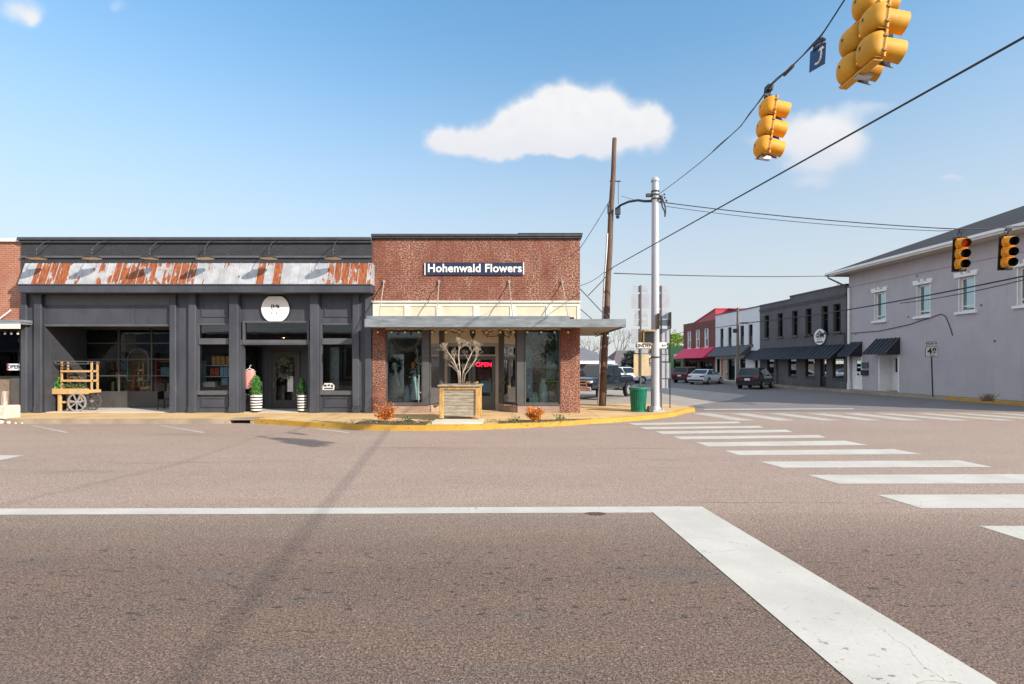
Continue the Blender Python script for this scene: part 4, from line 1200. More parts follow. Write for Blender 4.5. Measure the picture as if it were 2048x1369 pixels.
# oval sign
oc = ca(1641.5); oz = zz(674, A(1641.5))
S = thing('oval_sign', 'white oval sign with dark building emblem on the charcoal brick upper wall', 'sign', FW(A(1641.5), .02, Z0 + oz), FA)
ov = lambda k, kz: [Vector((.78 * k * math.cos(2 * pi * i / 32), 0, .66 * kz * math.sin(2 * pi * i / 32))) for i in range(32)]
q = MB(); q.prism(ov(1, 1.0), (0, .06, 0)); q.build('sign_face', M['white'], S, local=True)
q = MB(); q.prism([Vector((-.55, .064, .12)), Vector((.0, .064, .5)), Vector((.55, .064, .12)), Vector((.42, .064, .10)), Vector((0, .064, .38)), Vector((-.42, .064, .10))], (0, .006, 0))
for (u, w, h, z_) in ((-.48, .14, .16, -.08), (-.28, .12, .2, -.08), (-.08, .14, .2, -.08), (.12, .10, .2, -.08), (.28, .14, .18, -.08), (.44, .08, .14, -.06), (-.3, .10, .13, .10), (-.05, .1, .18, .12), (.16, .09, .16, .12), (-.2, .09, .1, -.25), (.05, .1, .1, -.25), (.25, .1, .1, -.25)):
    q.box(u - w / 2, u + w / 2, .064, .07, z_, z_ + h)
q.box(-.4, .4, .064, .07, -.46, -.36); q.build('emblem', M['cable'], S, local=True)
q = MB()
for i in range(32):
    pass
q.tube([p + Vector((0, .05, 0)) for p in ov(.99, .99)] + [ov(.99, .99)[0] + Vector((0, .05, 0))], .035, 6); q.build('sign_edge', M['greyframe'], S, local=True)
q = MB(); q.tube([(ca(1672), .04, 4.1), (ca(1690), .04, 4.1), (ca(1690.4), .04, 3.9), (ca(1690.4), .04, 2.6)], .03, 6); q.build('wall_conduit', M['black'], cb_, local=True)
q = MB()
for p_ in (1625, 1658):
    q2 = MB(); a_ = ca(p_); q2.tube([(a_, .0, 4.12), (a_, .35, 4.25), (a_, .55, 4.1)], .03, 6); q2.lathe([(.03, .1), (.16, -.05), (.17, -.08)], (a_, .58, 4.05), 12)
    o = tag(q2.build('wall_lamp', M['black'], None), 'small black lamp under the upper windows, %s of the oval sign' % ('on the far side' if p_ == 1625 else 'on the near side'), 'lamp'); o.location = cb_.location; o.rotation_euler = cb_.rotation_euler
# roof antenna
q = MB(); ax = ca(1601); q.cyl((ax, -3, 6.85), (ax, -3, 8.4), .03, n=6); q.rbox((ax, -3, 8.35), (1.3, .04, .04)); q.rbox((ax - .4, -3, 8.5), (.04, .04, .4)); q.rbox((ax + .4, -3, 8.3), (.04, .5, .04)); o = tag(q.build('roof_antenna', M['cable'], None), 'dark roof antenna standing on the charcoal brick building', 'antenna'); o.location = cb_.location; o.rotation_euler = cb_.rotation_euler

# white building
aW0, aW1 = A(1520) + .05, A(1431)
wb_ = sbuild('white_building', 'two storey white painted building with dark grey awnings between charcoal and red fronts', aW0)
def wa(px): return A(px) - aW0
Lw = aW1 - aW0; q = MB(); hol = [(wa(p) - .42, wa(p) + .42, 3.75, 5.75) for p in (1443.5, 1459.5, 1484, 1501)]
sh = [(wa(1440), wa(1433.5), .1, 2.4), (wa(1470), wa(1456), .1, 2.4), (wa(1491), wa(1480), .75, 2.4), (wa(1516), wa(1510), .1, 2.2)]
wall_holes(q, 0, Lw, 0, 7.3, .35, hol + sh); q.box(0, .3, -14, -.35, 0, 7.0); q.box(Lw - .3, Lw, -14, -.35, 0, 7.0); q.box(0, Lw, -14.3, -14, 0, 7); q.box(.3, Lw - .3, -14, -.35, 6.6, 6.7)
q.build('wall', M['whitebrick'], wb_, local=True)
MB().box(0, Lw, -.4, .05, 7.3, 7.42).build('parapet_cap', M['capm'], wb_, local=True)
for (w0, w1, b0, b1) in hol:
    q = MB(); q.frame(w0, w1, b0, b1, .08, -.3, -.1); q.box(w0 + .08, w1 - .08, -.28, -.2, b0 + .08, b0 + .9); w_ = q.build('window', M['greyframe'], wb_, local=True)
    MB().box(w0 - .15, w1 + .15, -.1, .16, b0 - .22, b0).build('sill', M['greyframe'], w_, local=True); MB().box(w0 + .08, w1 - .08, -.26, -.25, b0 + .9, b1 - .08).build('pane', M['glassdim'], w_, local=True)
for i, (w0, w1, b0, b1) in enumerate(sh):
    q = MB(); q.frame(w0, w1, b0, b1, .1, -.25, -.05); w_ = q.build('door' if i != 2 else 'window', M['black'], wb_, local=True)
    MB().box(w0 + .1, w1 - .1, -.2, -.19, b0 + .1, b1 - .1).build('pane', M['glassdim'] if i != 2 else M['glassmirror'], w_, local=True)
    if i == 2: MB().box(w0, w1, -.8, -.75, b0, b1).build('display_board', M['winmix'], w_, local=True)
q = MB(); q.box(wa(1447), wa(1442.5), 0, .05, .2, 2.4, 0); q.box(wa(1456), wa(1449), 0, .06, .2, 2.4, 1); q.build('poster_panel', [pbr('orange_poster', (.45, .17, .09), .7, var=.4, vs=6), pbr('pale_poster', (.42, .36, .33), .7, var=.6, vs=5)], wb_, local=True)
sawn(wb_, wa(1475.5), wa(1432), 3.72, 2.72, 1.15, M['greyawn']); sawn(wb_, wa(1502), wa(1476.5), 3.74, 2.74, 1.15, M['greyawn']); sawn(wb_, wa(1518.5), wa(1503), 3.15, 2.35, .95, M['blackmetal'])

# red brick building
aR0, aR1 = A(1431) + .05, A(1367)
rb_ = sbuild('red_brick_building', 'dark red brick building with crimson awning and red metal gable', aR0)
def ra(px): return A(px) - aR0
Lr = aR1 - aR0; q = MB(); hol = [(ra(p) - .5, ra(p) + .5, 3.75, 6.0) for p in (1379, 1396, 1413.5)]
wall_holes(q, 0, Lr, 2.2, 6.9, .35, hol); q.box(0, .5, -.35, 0, 0, 2.2); q.box(Lr - .5, Lr, -.35, 0, 0, 2.2); q.box(Lr / 2 - .3, Lr / 2 + .3, -.35, 0, 0, 2.2); q.box(0, Lr, -.35, 0, 0, .5)
q.box(0, .3, -14, -.35, 0, 6.7); q.box(Lr - .3, Lr, -14, -.35, 0, 6.7); q.box(0, Lr, -14.3, -14, 0, 6.7)
q.build('wall', M['brownbrick'], rb_, local=True)
for (w0, w1, b0, b1) in hol:
    q = MB(); q.frame(w0, w1, b0, b1, .13, -.2, .03); q.box(w0 + .13, w1 - .13, -.2, -.1, (b0 + b1) / 2 - .05, (b0 + b1) / 2 + .05); q.box(w0 + .13, (w0 + w1) / 2 + .1, -.18, -.12, (b0 + b1) / 2, b1 - .13); w_ = q.build('window', M['white'], rb_, local=True)
    MB().box(w0 - .1, w1 + .1, .0, .14, b0 - .2, b0).build('sill', M['white'], w_, local=True); MB().box(w0 + .13, w1 - .13, -.16, -.15, b0 + .13, b1 - .13).build('pane', M['glassdim'], w_, local=True)
q = MB(); q.frame(.5, Lr / 2 - .3, .5, 2.2, .1, -.3, -.15); q.frame(Lr / 2 + .3, Lr - .5, .5, 2.2, .1, -.3, -.15)
for k in range(1, 8): q.box(Lr * k / 8 - .04, Lr * k / 8 + .04, -.3, -.18, .6, 2.1)
w_ = q.build('window', M['black'], rb_, local=True); MB().box(.6, Lr - .6, -.25, -.24, .6, 2.1).build('pane', M['glass'], w_, local=True)
MB().box(.3, Lr - .3, -2.0, -1.9, .1, 3).build('display_board', M['winmix'], rb_, local=True)
q = MB(); pk = ra(1431) + .1; q.prism([(0.0, -.02, 6.9), (Lr * .62, -.02, 6.9), (0.0, -.02, 8.05)], (0, -13.9, 0)); q.build('gable', M['redmetal'], rb_, local=True)
q = MB(); q.prism([(-.05, .05, 8.05), (Lr * .64, .05, 6.88), (Lr * .64, .05, 7.0), (-.05, .05, 8.17)], (0, -14.2, 0)); q.prism([(-5.0, -1.5, 7.45), (.0, -1.5, 8.05), (.0, -1.5, 8.17), (-5.0, -1.5, 7.5)], (0, -12, 0)); q.build('roof', M['redmetal'], rb_, local=True)
MB().box(Lr * .62, Lr, -.4, .04, 6.9, 7.0).build('parapet_cap', M['capm'], rb_, local=True)
sawn(rb_, 0.02, Lr - .02, 3.82, 2.58, 1.45, M['redawn'])

# green one storey building beyond
aG0 = A(1367) + .1
grn = sbuild('green_building', 'bright green painted single storey building beyond the crimson awning', aG0)
q = MB(); wall_holes(q, 0, 9, 0, 4.2, .3, [(.8, 3.4, .1, 2.5)]); q.box(0, .3, -10, -.3, 0, 4.2); q.box(8.7, 9, -10, -.3, 0, 4.2); q.box(0, 9, -10.3, -10, 0, 4.2); q.box(.3, 8.7, -10, -.3, 3.8, 3.9); q.build('wall', M['greenwall'], grn, local=True)
q = MB(); q.frame(.8, 3.4, .1, 2.5, .1, -.2, .02); w_ = q.build('door', M['black'], grn, local=True); MB().box(.9, 3.3, -.1, -.09, .2, 2.4).build('pane', M['glassdim'], w_, local=True)
MB().box(1.2, 3.2, .01, .06, 2.75, 3.15).build('sign_panel', M['white'], grn, local=True)

# ---------------------------------------------------------------- far buildings beyond the lot
def far_house(label, px0, px1, pye, pyr, Y, roofm, wallm, dep=14, name='low_house', hip=4):
    x0, x1 = PX(px0, Y), PX(px1, Y); ze, zr = PZ(pye, Y), PZ(pyr, Y)
    T = thing(name, label, 'house', ((x0 + x1) / 2, Y + dep / 2, 0))
    q = MB(); q.box(x0 + .6, x1 - .6, Y + .6, Y + dep, 0, ze); q.build('wall', wallm, T)
    q = MB(); h = min(hip, (x1 - x0) * .3); c = [(x0, Y, ze), (x1, Y, ze), (x1, Y + dep, ze), (x0, Y + dep, ze)]
    q.add(c + [(x0 + h, Y + dep / 2, zr), (x1 - h, Y + dep / 2, zr)], [(0, 1, 5, 4), (1, 2, 5), (2, 3, 4, 5), (3, 0, 4), (3, 2, 1, 0)]); q.build('roof', roofm, T)
    MB().box(x0 - .05, x1 + .05, Y - .08, Y, ze - .32, ze + .02).build('fascia', M['white'], T)
    n = max(1, int((x1 - x0) / 4))
    for i in range(n):
        xc = x0 + (x1 - x0) * (i + .5) / n; q = MB(); q.frame(xc - .7, xc + .7, .9, 2.2, .1, Y + .5, Y + .62); w_ = q.build('window', M['white'], T); MB().box(xc - .6, xc + .6, Y + .55, Y + .56, 1.0, 2.1).build('pane', M['glassdim'], w_)
    return T
far_house('long low house with a grey roof and white fascia behind the black pickup', 1080, 1229, 722.5, 692, 62, M['rooffar'], M['rooffar2'])
far_house('low house with a brown shingle roof behind the road sign posts', 1226, 1306, 728, 699, 74, M['rooffar2'], M['greenwall'], 12)
far_house('small tan walled house far off between the sign posts', 1262, 1312, 712, 700, 92, M['rooffar2'], M['tanwall'], 10, hip=1)

# ---------------------------------------------------------------- trees far off
def tree(name, label, base, h, cr, leafm, n, leafsz, seed, bare=False, group=None, trunk_r=.16):
    rr = random.Random(seed); T = thing(name, label, 'tree', base, 0, group); base = Vector(base)
    q = MB(); tips = []
    def grow(p, d, ln, r, lev):
        e_ = p + d * ln; mid = p.lerp(e_, .5) + Vector((rr.uniform(-.1, .1), rr.uniform(-.1, .1), 0)) * ln * .3
        q.tube([p, mid, e_], r, 5, r1=r * .62)
        if lev == 0 or r < .012: tips.append(e_); return
        for _ in range(rr.choice((2, 3, 3))):
            nd = (d + Vector((rr.uniform(-1, 1), rr.uniform(-1, 1), rr.uniform(-.2, .7))) * .62).normalized()
            grow(e_, nd, ln * rr.uniform(.62, .85), r * .58, lev - 1)
        tips.append(e_)
    grow(base, Vector((rr.uniform(-.05, .05), 0, 1)).normalized(), h * .28, trunk_r, 5 if bare else 3)
    q.build('trunk', M['barkgrey'], T)
    if n:
        q = MB()
        cl = []
        for _ in range(26):
            a_ = rr.uniform(0, 2 * pi); u = rr.random() ** .5; z_ = rr.uniform(-1, 1)
            cl.append(base + Vector((math.cos(a_) * u * cr * math.sqrt(1 - z_ * z_ * .8), math.sin(a_) * u * cr * math.sqrt(1 - z_ * z_ * .8), h * .62 + z_ * h * .34)))
        for _ in range(n):
            c = rr.choice(cl); q.leaf(c + Vector((rr.gauss(0, .3), rr.gauss(0, .3), rr.gauss(0, .24))) * cr * .55, leafsz * rr.uniform(.6, 1.4), 0, None, rr)
        q.build('crown', leafm, T)
    return T
TG = 'bare trees beyond the low houses'
for i, (px, Y, h, lb) in enumerate(((1172, 84, 6.6, 'bare tree rising behind the grey roof next to the brick corner'), (1196, 80, 7.2, 'bare tree behind the grey roof, left of the wooden utility pole'), (1236, 88, 9.0, 'bare tree above the grey roof, right of the wooden utility pole'), (1253, 100, 6.8, 'small bare tree above the brown roof beside the sign posts'))):
    tree('bare_tree', lb, (PX(px, Y), Y, 0), h, 2, None, 0, 0, 20 + i, True, TG, .17)
tree('leafy_tree', 'bright spring green tree above the green building roof', (PX(1352, 86), 86, 0), 6.6, 2.6, M['springleaf'], 2600, .42, 31)
tree('evergreen_tree', 'dark evergreen bush tree in front of the brown roofed house', (PX(1262, 70), 70, 0), 3.7, 1.1, M['darkleaf'], 1500, .3, 32)
tree('leafy_tree', 'olive green tree far behind the road signs', (PX(1316, 130), 130, 0), 7.5, 4.5, M['weed'], 2000, .6, 33)
q = MB(); rr = random.Random(5)
for _ in range(9000):
    x_ = rr.uniform(2, 150); q.leaf((x_, 190 + rr.uniform(-4, 4), rr.random() ** 1.3 * (5.0 + 1.5 * math.sin(x_ * .3))), rr.uniform(.6, 1.4), 0, None, rr)
o = tag(q.build('treeline', leafmat('far_woods', (.09, .09, .07), (.17, .17, .13))), 'far brown grey woods along the horizon', 'woods'); o['kind'] = 'stuff'
# ---------------------------------------------------------------- vehicles (local x forward, y left, z up)
def car(name, label, cat, loc, ang, paint, L, Wd, body, cab, wb, r, belt, seams=True, truck=False):
    """body: list of (x, z_bottom, z_top) side profile; cab: (x_rear_base, x_rear_top, x_front_top, x_front_base, z_top)"""
    T = thing(name, label, cat, loc, ang)
    hw = Wd / 2; q = MB(); n = len(body); secs = []
    for (x, zb, zt) in body:
        k = 1.0 - .10 * max(0, abs(x) / (L / 2) - .72) / .28
        w = hw * k; cr_ = min(.10, (zt - zb) * .25)
        half = [(w * .80, zb), (w * .97, zb + .10), (w, zb + (zt - zb) * .45), (w * .985, zb + (zt - zb) * .72), (w * .93, zt - cr_ * .45), (w * .80, zt), (w * .35, zt + .012)]
        secs.append([(x, y, z) for (y, z) in half] + [(x, -y, z) for (y, z) in reversed(half)])
    k = len(secs[0])
    vs = [p for s_ in secs for p in s_]
    fs = [(j * k + i, j * k + (i + 1) % k, (j + 1) * k + (i + 1) % k, (j + 1) * k + i) for j in range(n - 1) for i in range(k)]
    fs += [tuple(range(k)), tuple(reversed(range((n - 1) * k, n * k)))]
    q.add(vs, fs); q.build('body', paint, T, smooth=False, bevel=.02, local=True)
    x0, x1, x2, x3, zt = cab; wt_, wb2 = hw * .76, hw * .93; zb = belt - .03
    q = MB(); lo = [(x0, wb2, zb), (x3, wb2, zb), (x3, -wb2, zb), (x0, -wb2, zb)]; hi = [(x1, wt_, zt), (x2, wt_, zt), (x2, -wt_, zt), (x1, -wt_, zt)]
    hm = [(x1 + .06, wt_ * .8, zt + .045), (x2 - .06, wt_ * .8, zt + .045), (x2 - .06, -wt_ * .8, zt + .045), (x1 + .06, -wt_ * .8, zt + .045)]
    q.add(lo + hi + hm, [(0, 1, 5, 4), (1, 2, 6, 5), (2, 3, 7, 6), (3, 0, 4, 7), (4, 5, 9, 8), (5, 6, 10, 9), (6, 7, 11, 10), (7, 4, 8, 11), (8, 9, 10, 11)])
    q.build('roof', paint, T, bevel=.025, local=True)
    lo, hi = [Vector(p) for p in lo], [Vector(p) for p in hi]
    def pane(a, b, c, d, ins, nm):
        ce = (a + b + c + d) / 4; nrm = (b - a).cross(d - a).normalized()
        if nrm.dot(ce - Vector(((x0 + x3) / 2, 0, zb))) < 0: nrm = -nrm
        pts = [p + (ce - p) * ins + nrm * .006 for p in (a, b, c, d)]
        MB().prism(pts, nrm * .006).build(nm, M['carglass'], T, local=True)
    pane(lo[1], lo[2], hi[2], hi[1], .12, 'windscreen'); pane(lo[3], lo[0], hi[0], hi[3], .12, 'rear_window')
    for s_ in (0, 1):
        a, b, c, d = (lo[0], lo[1], hi[1], hi[0]) if s_ == 0 else (lo[3], lo[2], hi[2], hi[3])
        m0, m1 = a.lerp(b, .52), d.lerp(c, .52)
        pane(a.lerp(m0, .06), m0, m1, d, .10, 'side_window'); pane(m0, b, c, m1, .10, 'side_window')
    for sx_ in (-1, 1):
        for sy in (-1, 1):
            cx_ = wb / 2 * sx_ + (.05 if not truck else 0); yo = sy * (hw + .012)
            Wt = MB(); Wt.cyl((cx_, yo - sy * .22, r), (cx_, yo, r), r, n=22); w_ = Wt.build('wheel', M['tyre'], T, bevel=.02, local=True)
            Wr = MB(); Wr.cyl((cx_, yo - sy * .01, r), (cx_, yo + sy * .012, r), r * .62, n=18)
            for i in range(5):
                a_ = 2 * pi * i / 5; Wr.rbox((cx_ + math.cos(a_) * r * .3, yo + sy * .016, r + math.sin(a_) * r * .3), (r * .5, .02, r * .12), Matrix.Rotation(-a_, 3, 'Y'))
            Wr.build('rim', M['galv'], w_, local=True)
            # dark arch over the wheel
            q = MB(); arc = [Vector((cx_ + math.cos(pi * i / 12) * r * 1.17, yo - sy * .0, r + math.sin(pi * i / 12) * r * 1.17)) for i in range(13)]
            q.prism([p - Vector((0, sy * .02, 0)) for p in arc], (0, sy * .012, 0)); q.build('wheel_arch', M['black'], T, local=True)
    zm = belt - .18; q = None
    for sy in (-1, 1):
        MB().rbox((-L / 2 + .035, sy * hw * .68, zm), (.09, hw * .42, .15)).build('tail_light', M['taillight'], T, bevel=.02, local=True)
        MB().rbox((L / 2 - .10, sy * hw * .66, body[-2][2] - .16), (.2, hw * .38, .14)).build('headlight', M['headlight'], T, bevel=.03, local=True)
        MB().rbox((x3 - .35, sy * (hw + .09), belt + .07), (.14, .2, .13)).build('mirror', paint, T, bevel=.03, local=True)
        for xh in (-.35, .65): MB().rbox((xh, sy * (hw * .985 + .008), belt - .17), (.16, .025, .035)).build('door_handle', M['chrome'] if truck else paint, T, local=True)
    MB().rbox((-L / 2 + .005, 0, zm - .12), (.03, .42, .17)).build('number_plate', M['offwhite'], T, local=True)
    q = MB(); q.rbox((-L / 2 + .06, 0, .42), (.14, Wd * .84, .2)); q.build('rear_bumper', M['black'] if not truck else M['chrome'], T, bevel=.03, local=True)
    q = MB(); q.rbox((L / 2 - .05, 0, .42 if not truck else .62), (.16, Wd * .84, .24)); q.build('front_bumper', M['black'] if not truck else M['chrome'], T, bevel=.04, local=True)
    return T
def sedan(name, label, loc, ang, paint):
    return car(name, label, 'car', loc, ang, paint, 4.75, 1.82, [(-2.37, .34, .88), (-2.30, .24, 1.02), (-1.75, .20, 1.05), (-1.2, .18, .98), (.9, .18, .97), (1.3, .18, .95), (1.9, .2, .82), (2.25, .24, .70), (2.37, .34, .58)], (-1.95, -.95, .25, 1.25, 1.42), 2.75, .335, .98)
def suv(name, label, loc, ang, paint):
    return car(name, label, 'car', loc, ang, paint, 4.6, 1.86, [(-2.3, .40, .95), (-2.24, .30, 1.10), (-1.2, .26, 1.08), (1.0, .26, 1.06), (1.3, .26, 1.04), (1.9, .28, .96), (2.2, .32, .82), (2.3, .42, .66)], (-2.2, -1.75, .35, 1.3, 1.63), 2.7, .36, 1.08)
suv('parked_car', 'dark graphite small car parked nose in by the charcoal brick building', (19.75, 44.6, 0), math.radians(51), M['greycar'])
sedan('parked_car', 'white saloon car parked nose in before the white building', (PX(1412, 54.2), 54.2, 0), math.radians(47), M['whitecar'])
suv('parked_car', 'maroon car parked beyond the white saloon under the crimson awning', (PX(1377, 58.5), 58.5, 0), math.radians(49), M['marooncar'])
suv('parked_car', 'white car far behind the pickup bed in front of the low houses', (PX(1252, 56), 56, 0), math.radians(5), M['whitecar'])
tr = car('pickup_truck', 'black crew cab pickup truck in the lot behind the brick corner', 'pickup truck', (5.25, 32.6, 0), math.radians(-125), M['navycar'], 5.8, 1.98,
         [(-2.9, .62, 1.05), (-2.88, .55, 1.28), (-.9, .5, 1.28), (.9, .5, 1.26), (1.35, .5, 1.27), (2.3, .52, 1.24), (2.78, .56, 1.16), (2.88, .62, 1.0)], (-1.0, -.82, .5, 1.35, 1.92), 3.65, .42, 1.27, truck=True)
q = MB(); q.frame(-.62, .62, .72, 1.10, .07, -.0, .06); q.box(-.55, .55, .0, .04, .88, .94)
g_ = q.build('grille', M['chrome'], tr, local=True); g_.location = (2.87, 0, 0); g_.rotation_euler = (0, 0, -pi / 2)
q = MB(); q.box(-.55, .55, -.005, .02, .79, 1.03); g2 = q.build('grille_mesh', M['black'], g_, local=True)
q = MB(); q.box(-2.75, -1.1, -.78, .78, 1.285, 1.30); q.build('truck_bed', M['blackmat'], tr, local=True)

# ---------------------------------------------------------------- poles, signs, bin
YP = 21.6; pxp = 1310.5; xp = PX(pxp, YP)
sp_ = thing('signal_pole', 'tall pale grey steel signal pole standing on the corner sidewalk', 'pole', (xp, YP, .146))
zt_ = PZ(364, YP)
q = MB(); q.cyl((xp, YP, .2), (xp, YP, zt_), .165, .135, 24); q.build('shaft', M['pole'], sp_, smooth=False)
q = MB(); q.lathe([(.16, 0), (.165, .05), (.14, .12), (.08, .17), (.001, .19)], (xp, YP, zt_), 20); q.build('cap', M['pole'], sp_, smooth=True)
q = MB(); q.box(xp - .3, xp + .3, YP - .3, YP + .3, .146, .2, 0); q.lathe([(.22, .2), (.19, .3), (.167, .34)], (xp, YP, 0), 20)
for a_ in (-1, 1):
    for b_ in (-1, 1): q.cyl((xp + a_ * .24, YP + b_ * .24, .2), (xp + a_ * .24, YP + b_ * .24, .29), .035, n=6)
q.build('base_plate', M['pole'], sp_)
for py in (385, 392, 400, 716):
    q = MB(); z_ = PZ(py, YP); q.cyl((xp, YP, z_), (xp, YP, z_ + .05), .185 if py > 500 else .165, n=20); q.build('band', M['cable'], sp_)
q = MB()
for i in range(7):
    q.ball((xp + .16 + R.uniform(0, .28), YP - .1 + R.uniform(-.1, .1), PZ(397, YP) + R.uniform(-.18, .12)), R.uniform(.04, .075), 7)
q.tube([P(1318, 392, YP), P(1326, 400, YP), P(1330, 412, YP), P(1331, 425, YP), P(1330, 433, YP)], .03, 6); q.tube([P(1322, 398, YP), P(1325, 415, YP), P(1329, 422, YP), P(1330, 434, YP)], .03, 6); q.box(xp - .36, xp - .12, YP - .06, YP + .06, PZ(394, YP), PZ(388, YP))
q.build('wire_bundle', M['cable'], sp_)
# control boxes at the pole's foot and the edge-on signal on it
q = MB(); q.box(xp - .40, xp - .20, YP - .55, YP - .38, .15, .38); q.rbox((xp - .19, YP - .2, .55), (.05, .08, .8)); tag(q.build('valve_box', M['greyframe'], None, bevel=.02), 'small dark grey box on the ground at the foot of the signal pole', 'box')
ps = thing('pedestrian_signal', 'black pedestrian signal with a yellow hood left of the signal pole', 'signal', P(1294, 672, 21.5))
xq0, xq1 = PX(1286, 21.5), PX(1306, 21.5)
q = MB(); q.box(xq0, xq1, 21.4, 21.6, PZ(686, 21.5), PZ(664, 21.5)); q.build('housing', M['lens'], ps, bevel=.01)
q = MB(); q.box(xq0 - .02, xq1 + .02, 21.24, 21.62, PZ(664, 21.5), PZ(660.5, 21.5)); q.box(xq0 - .03, xq0, 21.3, 21.6, PZ(686, 21.5), PZ(662, 21.5)); q.build('hood', M['brass'], ps)
q = MB(); q.box(xq0 - .16, xq0 - .04, 21.42, 21.6, PZ(685, 21.5), PZ(663, 21.5)); q.build('side_bracket', M['rope'], ps)
q = MB(); q.box(xq0, xq1 + .1, 21.5, 21.56, PZ(690, 21.5), PZ(687, 21.5)); q.build('arm', M['ochre'], ps)
q = MB(); q.box(PX(1313.5, YP - .2), PX(1316.5, YP - .2), YP - .4, YP - .18, PZ(659, YP - .2), PZ(628, YP - .2), 0); q.box(PX(1311.5, YP - .2), PX(1313.5, YP - .2), YP - .36, YP - .2, PZ(656, YP - .2), PZ(630, YP - .2), 1)
tag(q.build('pedestrian_signal', [M['lens'], M['rope']], None), 'narrow black signal head seen edge on, mounted on the signal pole itself', 'signal')
q = MB(); q.box(PX(1338.5, 23), PX(1341.5, 23), 22.9, 23.3, PZ(658, 23), PZ(625, 23)); q.cyl((PX(1340, 23.1), 23.1, .1), (PX(1340, 23.1), 23.1, PZ(625, 23)), .022, n=8)
tag(q.build('edge_on_sign', M['lens'], None), 'thin dark sign seen edge on, right of the grey sign backs', 'sign')
# street name sign arm
S = thing('street_name_sign', 'white street name sign crossing behind the signal pole', 'sign', P(1303, 691, 22.2))
q = MB(); q.box(PX(1273.5, 22.2), PX(1334, 22.2), 22.2, 22.24, PZ(698, 22.2), PZ(684.5, 22.2)); q.build('sign_edge', M['greyframe'], S, bevel=.01)
q = MB(); q.box(PX(1274.5, 22.2), PX(1333, 22.2), 22.19, 22.2, PZ(697, 22.2), PZ(685.5, 22.2)); q.build('sign_face', M['white'], S)
for (t_, x_, w_) in (('LINDEN', 1288, 24), ('AV', 1327.5, 9)):
    o = lettering(t_, .15 if t_ == 'AV' else .19, M['black'], S, Vector((PX(x_, 22.2), 22.186, PZ(692, 22.2))) - wloc(S), bold=.004)
# two sign posts with the backs of route signs
def sign_post(label, px, top, bot, Y, boards):
    x_ = PX(px, Y); T = thing('sign_post', label, 'sign', (x_, Y, .146), 0, 'route sign assemblies on the corner')
    MB().box(x_ - .032, x_ + .032, Y - .04, Y, .146, PZ(top, Y)).build('post', M['greyframe'], T)
    for (p0, p1, y0, y1, m_) in boards:
        q = MB(); q.box(PX(p0, Y), PX(p1, Y), Y + .004, Y + .012, PZ(y1, Y), PZ(y0, Y)); q.build('sign_panel', M[m_], T)
sign_post('grey sign post with a tall tan panel, left of the signal pole', 1281, 571, 800, 23.2, [(1266, 1296, 572, 585, 'signback'), (1263, 1300, 588.5, 618, 'signback'), (1269, 1295, 621, 639, 'galv'), (1267, 1296.5, 640, 653, 'galv'), (1263, 1299, 658, 688, 'signback'), (1270, 1296, 698, 707, 'signback'), (1267.5, 1298, 709, 752, 'tan'), (1266, 1272, 587.5, 588, 'signback')])
sign_post('grey sign post with a large pale panel near its foot, right of the signal pole', 1322, 572, 812, 23.2, [(1308, 1336, 572, 585, 'signback'), (1304, 1340, 588, 617, 'signback'), (1311, 1334, 620, 638, 'signback'), (1309, 1336, 639.5, 652, 'signback'), (1303.5, 1341, 658, 687, 'signback'), (1309, 1336, 699, 708.5, 'signback'), (1308, 1337, 710, 723, 'galv'), (1303, 1341.5, 726, 757, 'signback'), (1308, 1336, 759, 777, 'signback')])
# wooden utility pole, leaning
YU = 24.2; pb, pt = G(1203.5, 812, .15), P(1229.5, 277, YU)
up = thing('utility_pole', 'tall leaning wooden utility pole behind the flower shop corner', 'pole', (pb.x, pb.y, .1))
q = MB(); n = 14; pts = [pb.lerp(pt, i / n) + Vector((math.sin(i * 1.7) * .012, 0, 0)) for i in range(n + 1)]; pts[0].z = .1
q.tube(pts, .185, 14, r1=.095); q.build('shaft', M['utility'], up, smooth=True)
off = Vector((-.18, -.06, 0)); q = MB(); q.tube([p + off * (1 - .4 * i / n) for i, p in enumerate(pts[:10])], .045, 8); q.build('conduit', M['galv'], up)
q = MB(); p_ = P(1233, 363, YU); q.box(p_.x - .3, p_.x + .18, YU - .03, YU + .03, p_.z - .02, p_.z + .02); q.cyl(p_ + Vector((.08, 0, -1.0)), p_ + Vector((.08, 0, 0)), .012, n=5); q.build('bracket', M['cable'], up)
q = MB(); p_ = P(1232, 420, YU); q.box(p_.x - .05, p_.x + .16, YU - .2, YU - .05, p_.z - .25, p_.z + .05); q.ball(p_ + Vector((.05, -.15, -.35)), .09, 8); q.cyl(p_ + Vector((-.35, -.12, -.2)), p_ + Vector((-.35, -.12, .2)), .05, n=8); q.build('junction_box', M['cable'], up)
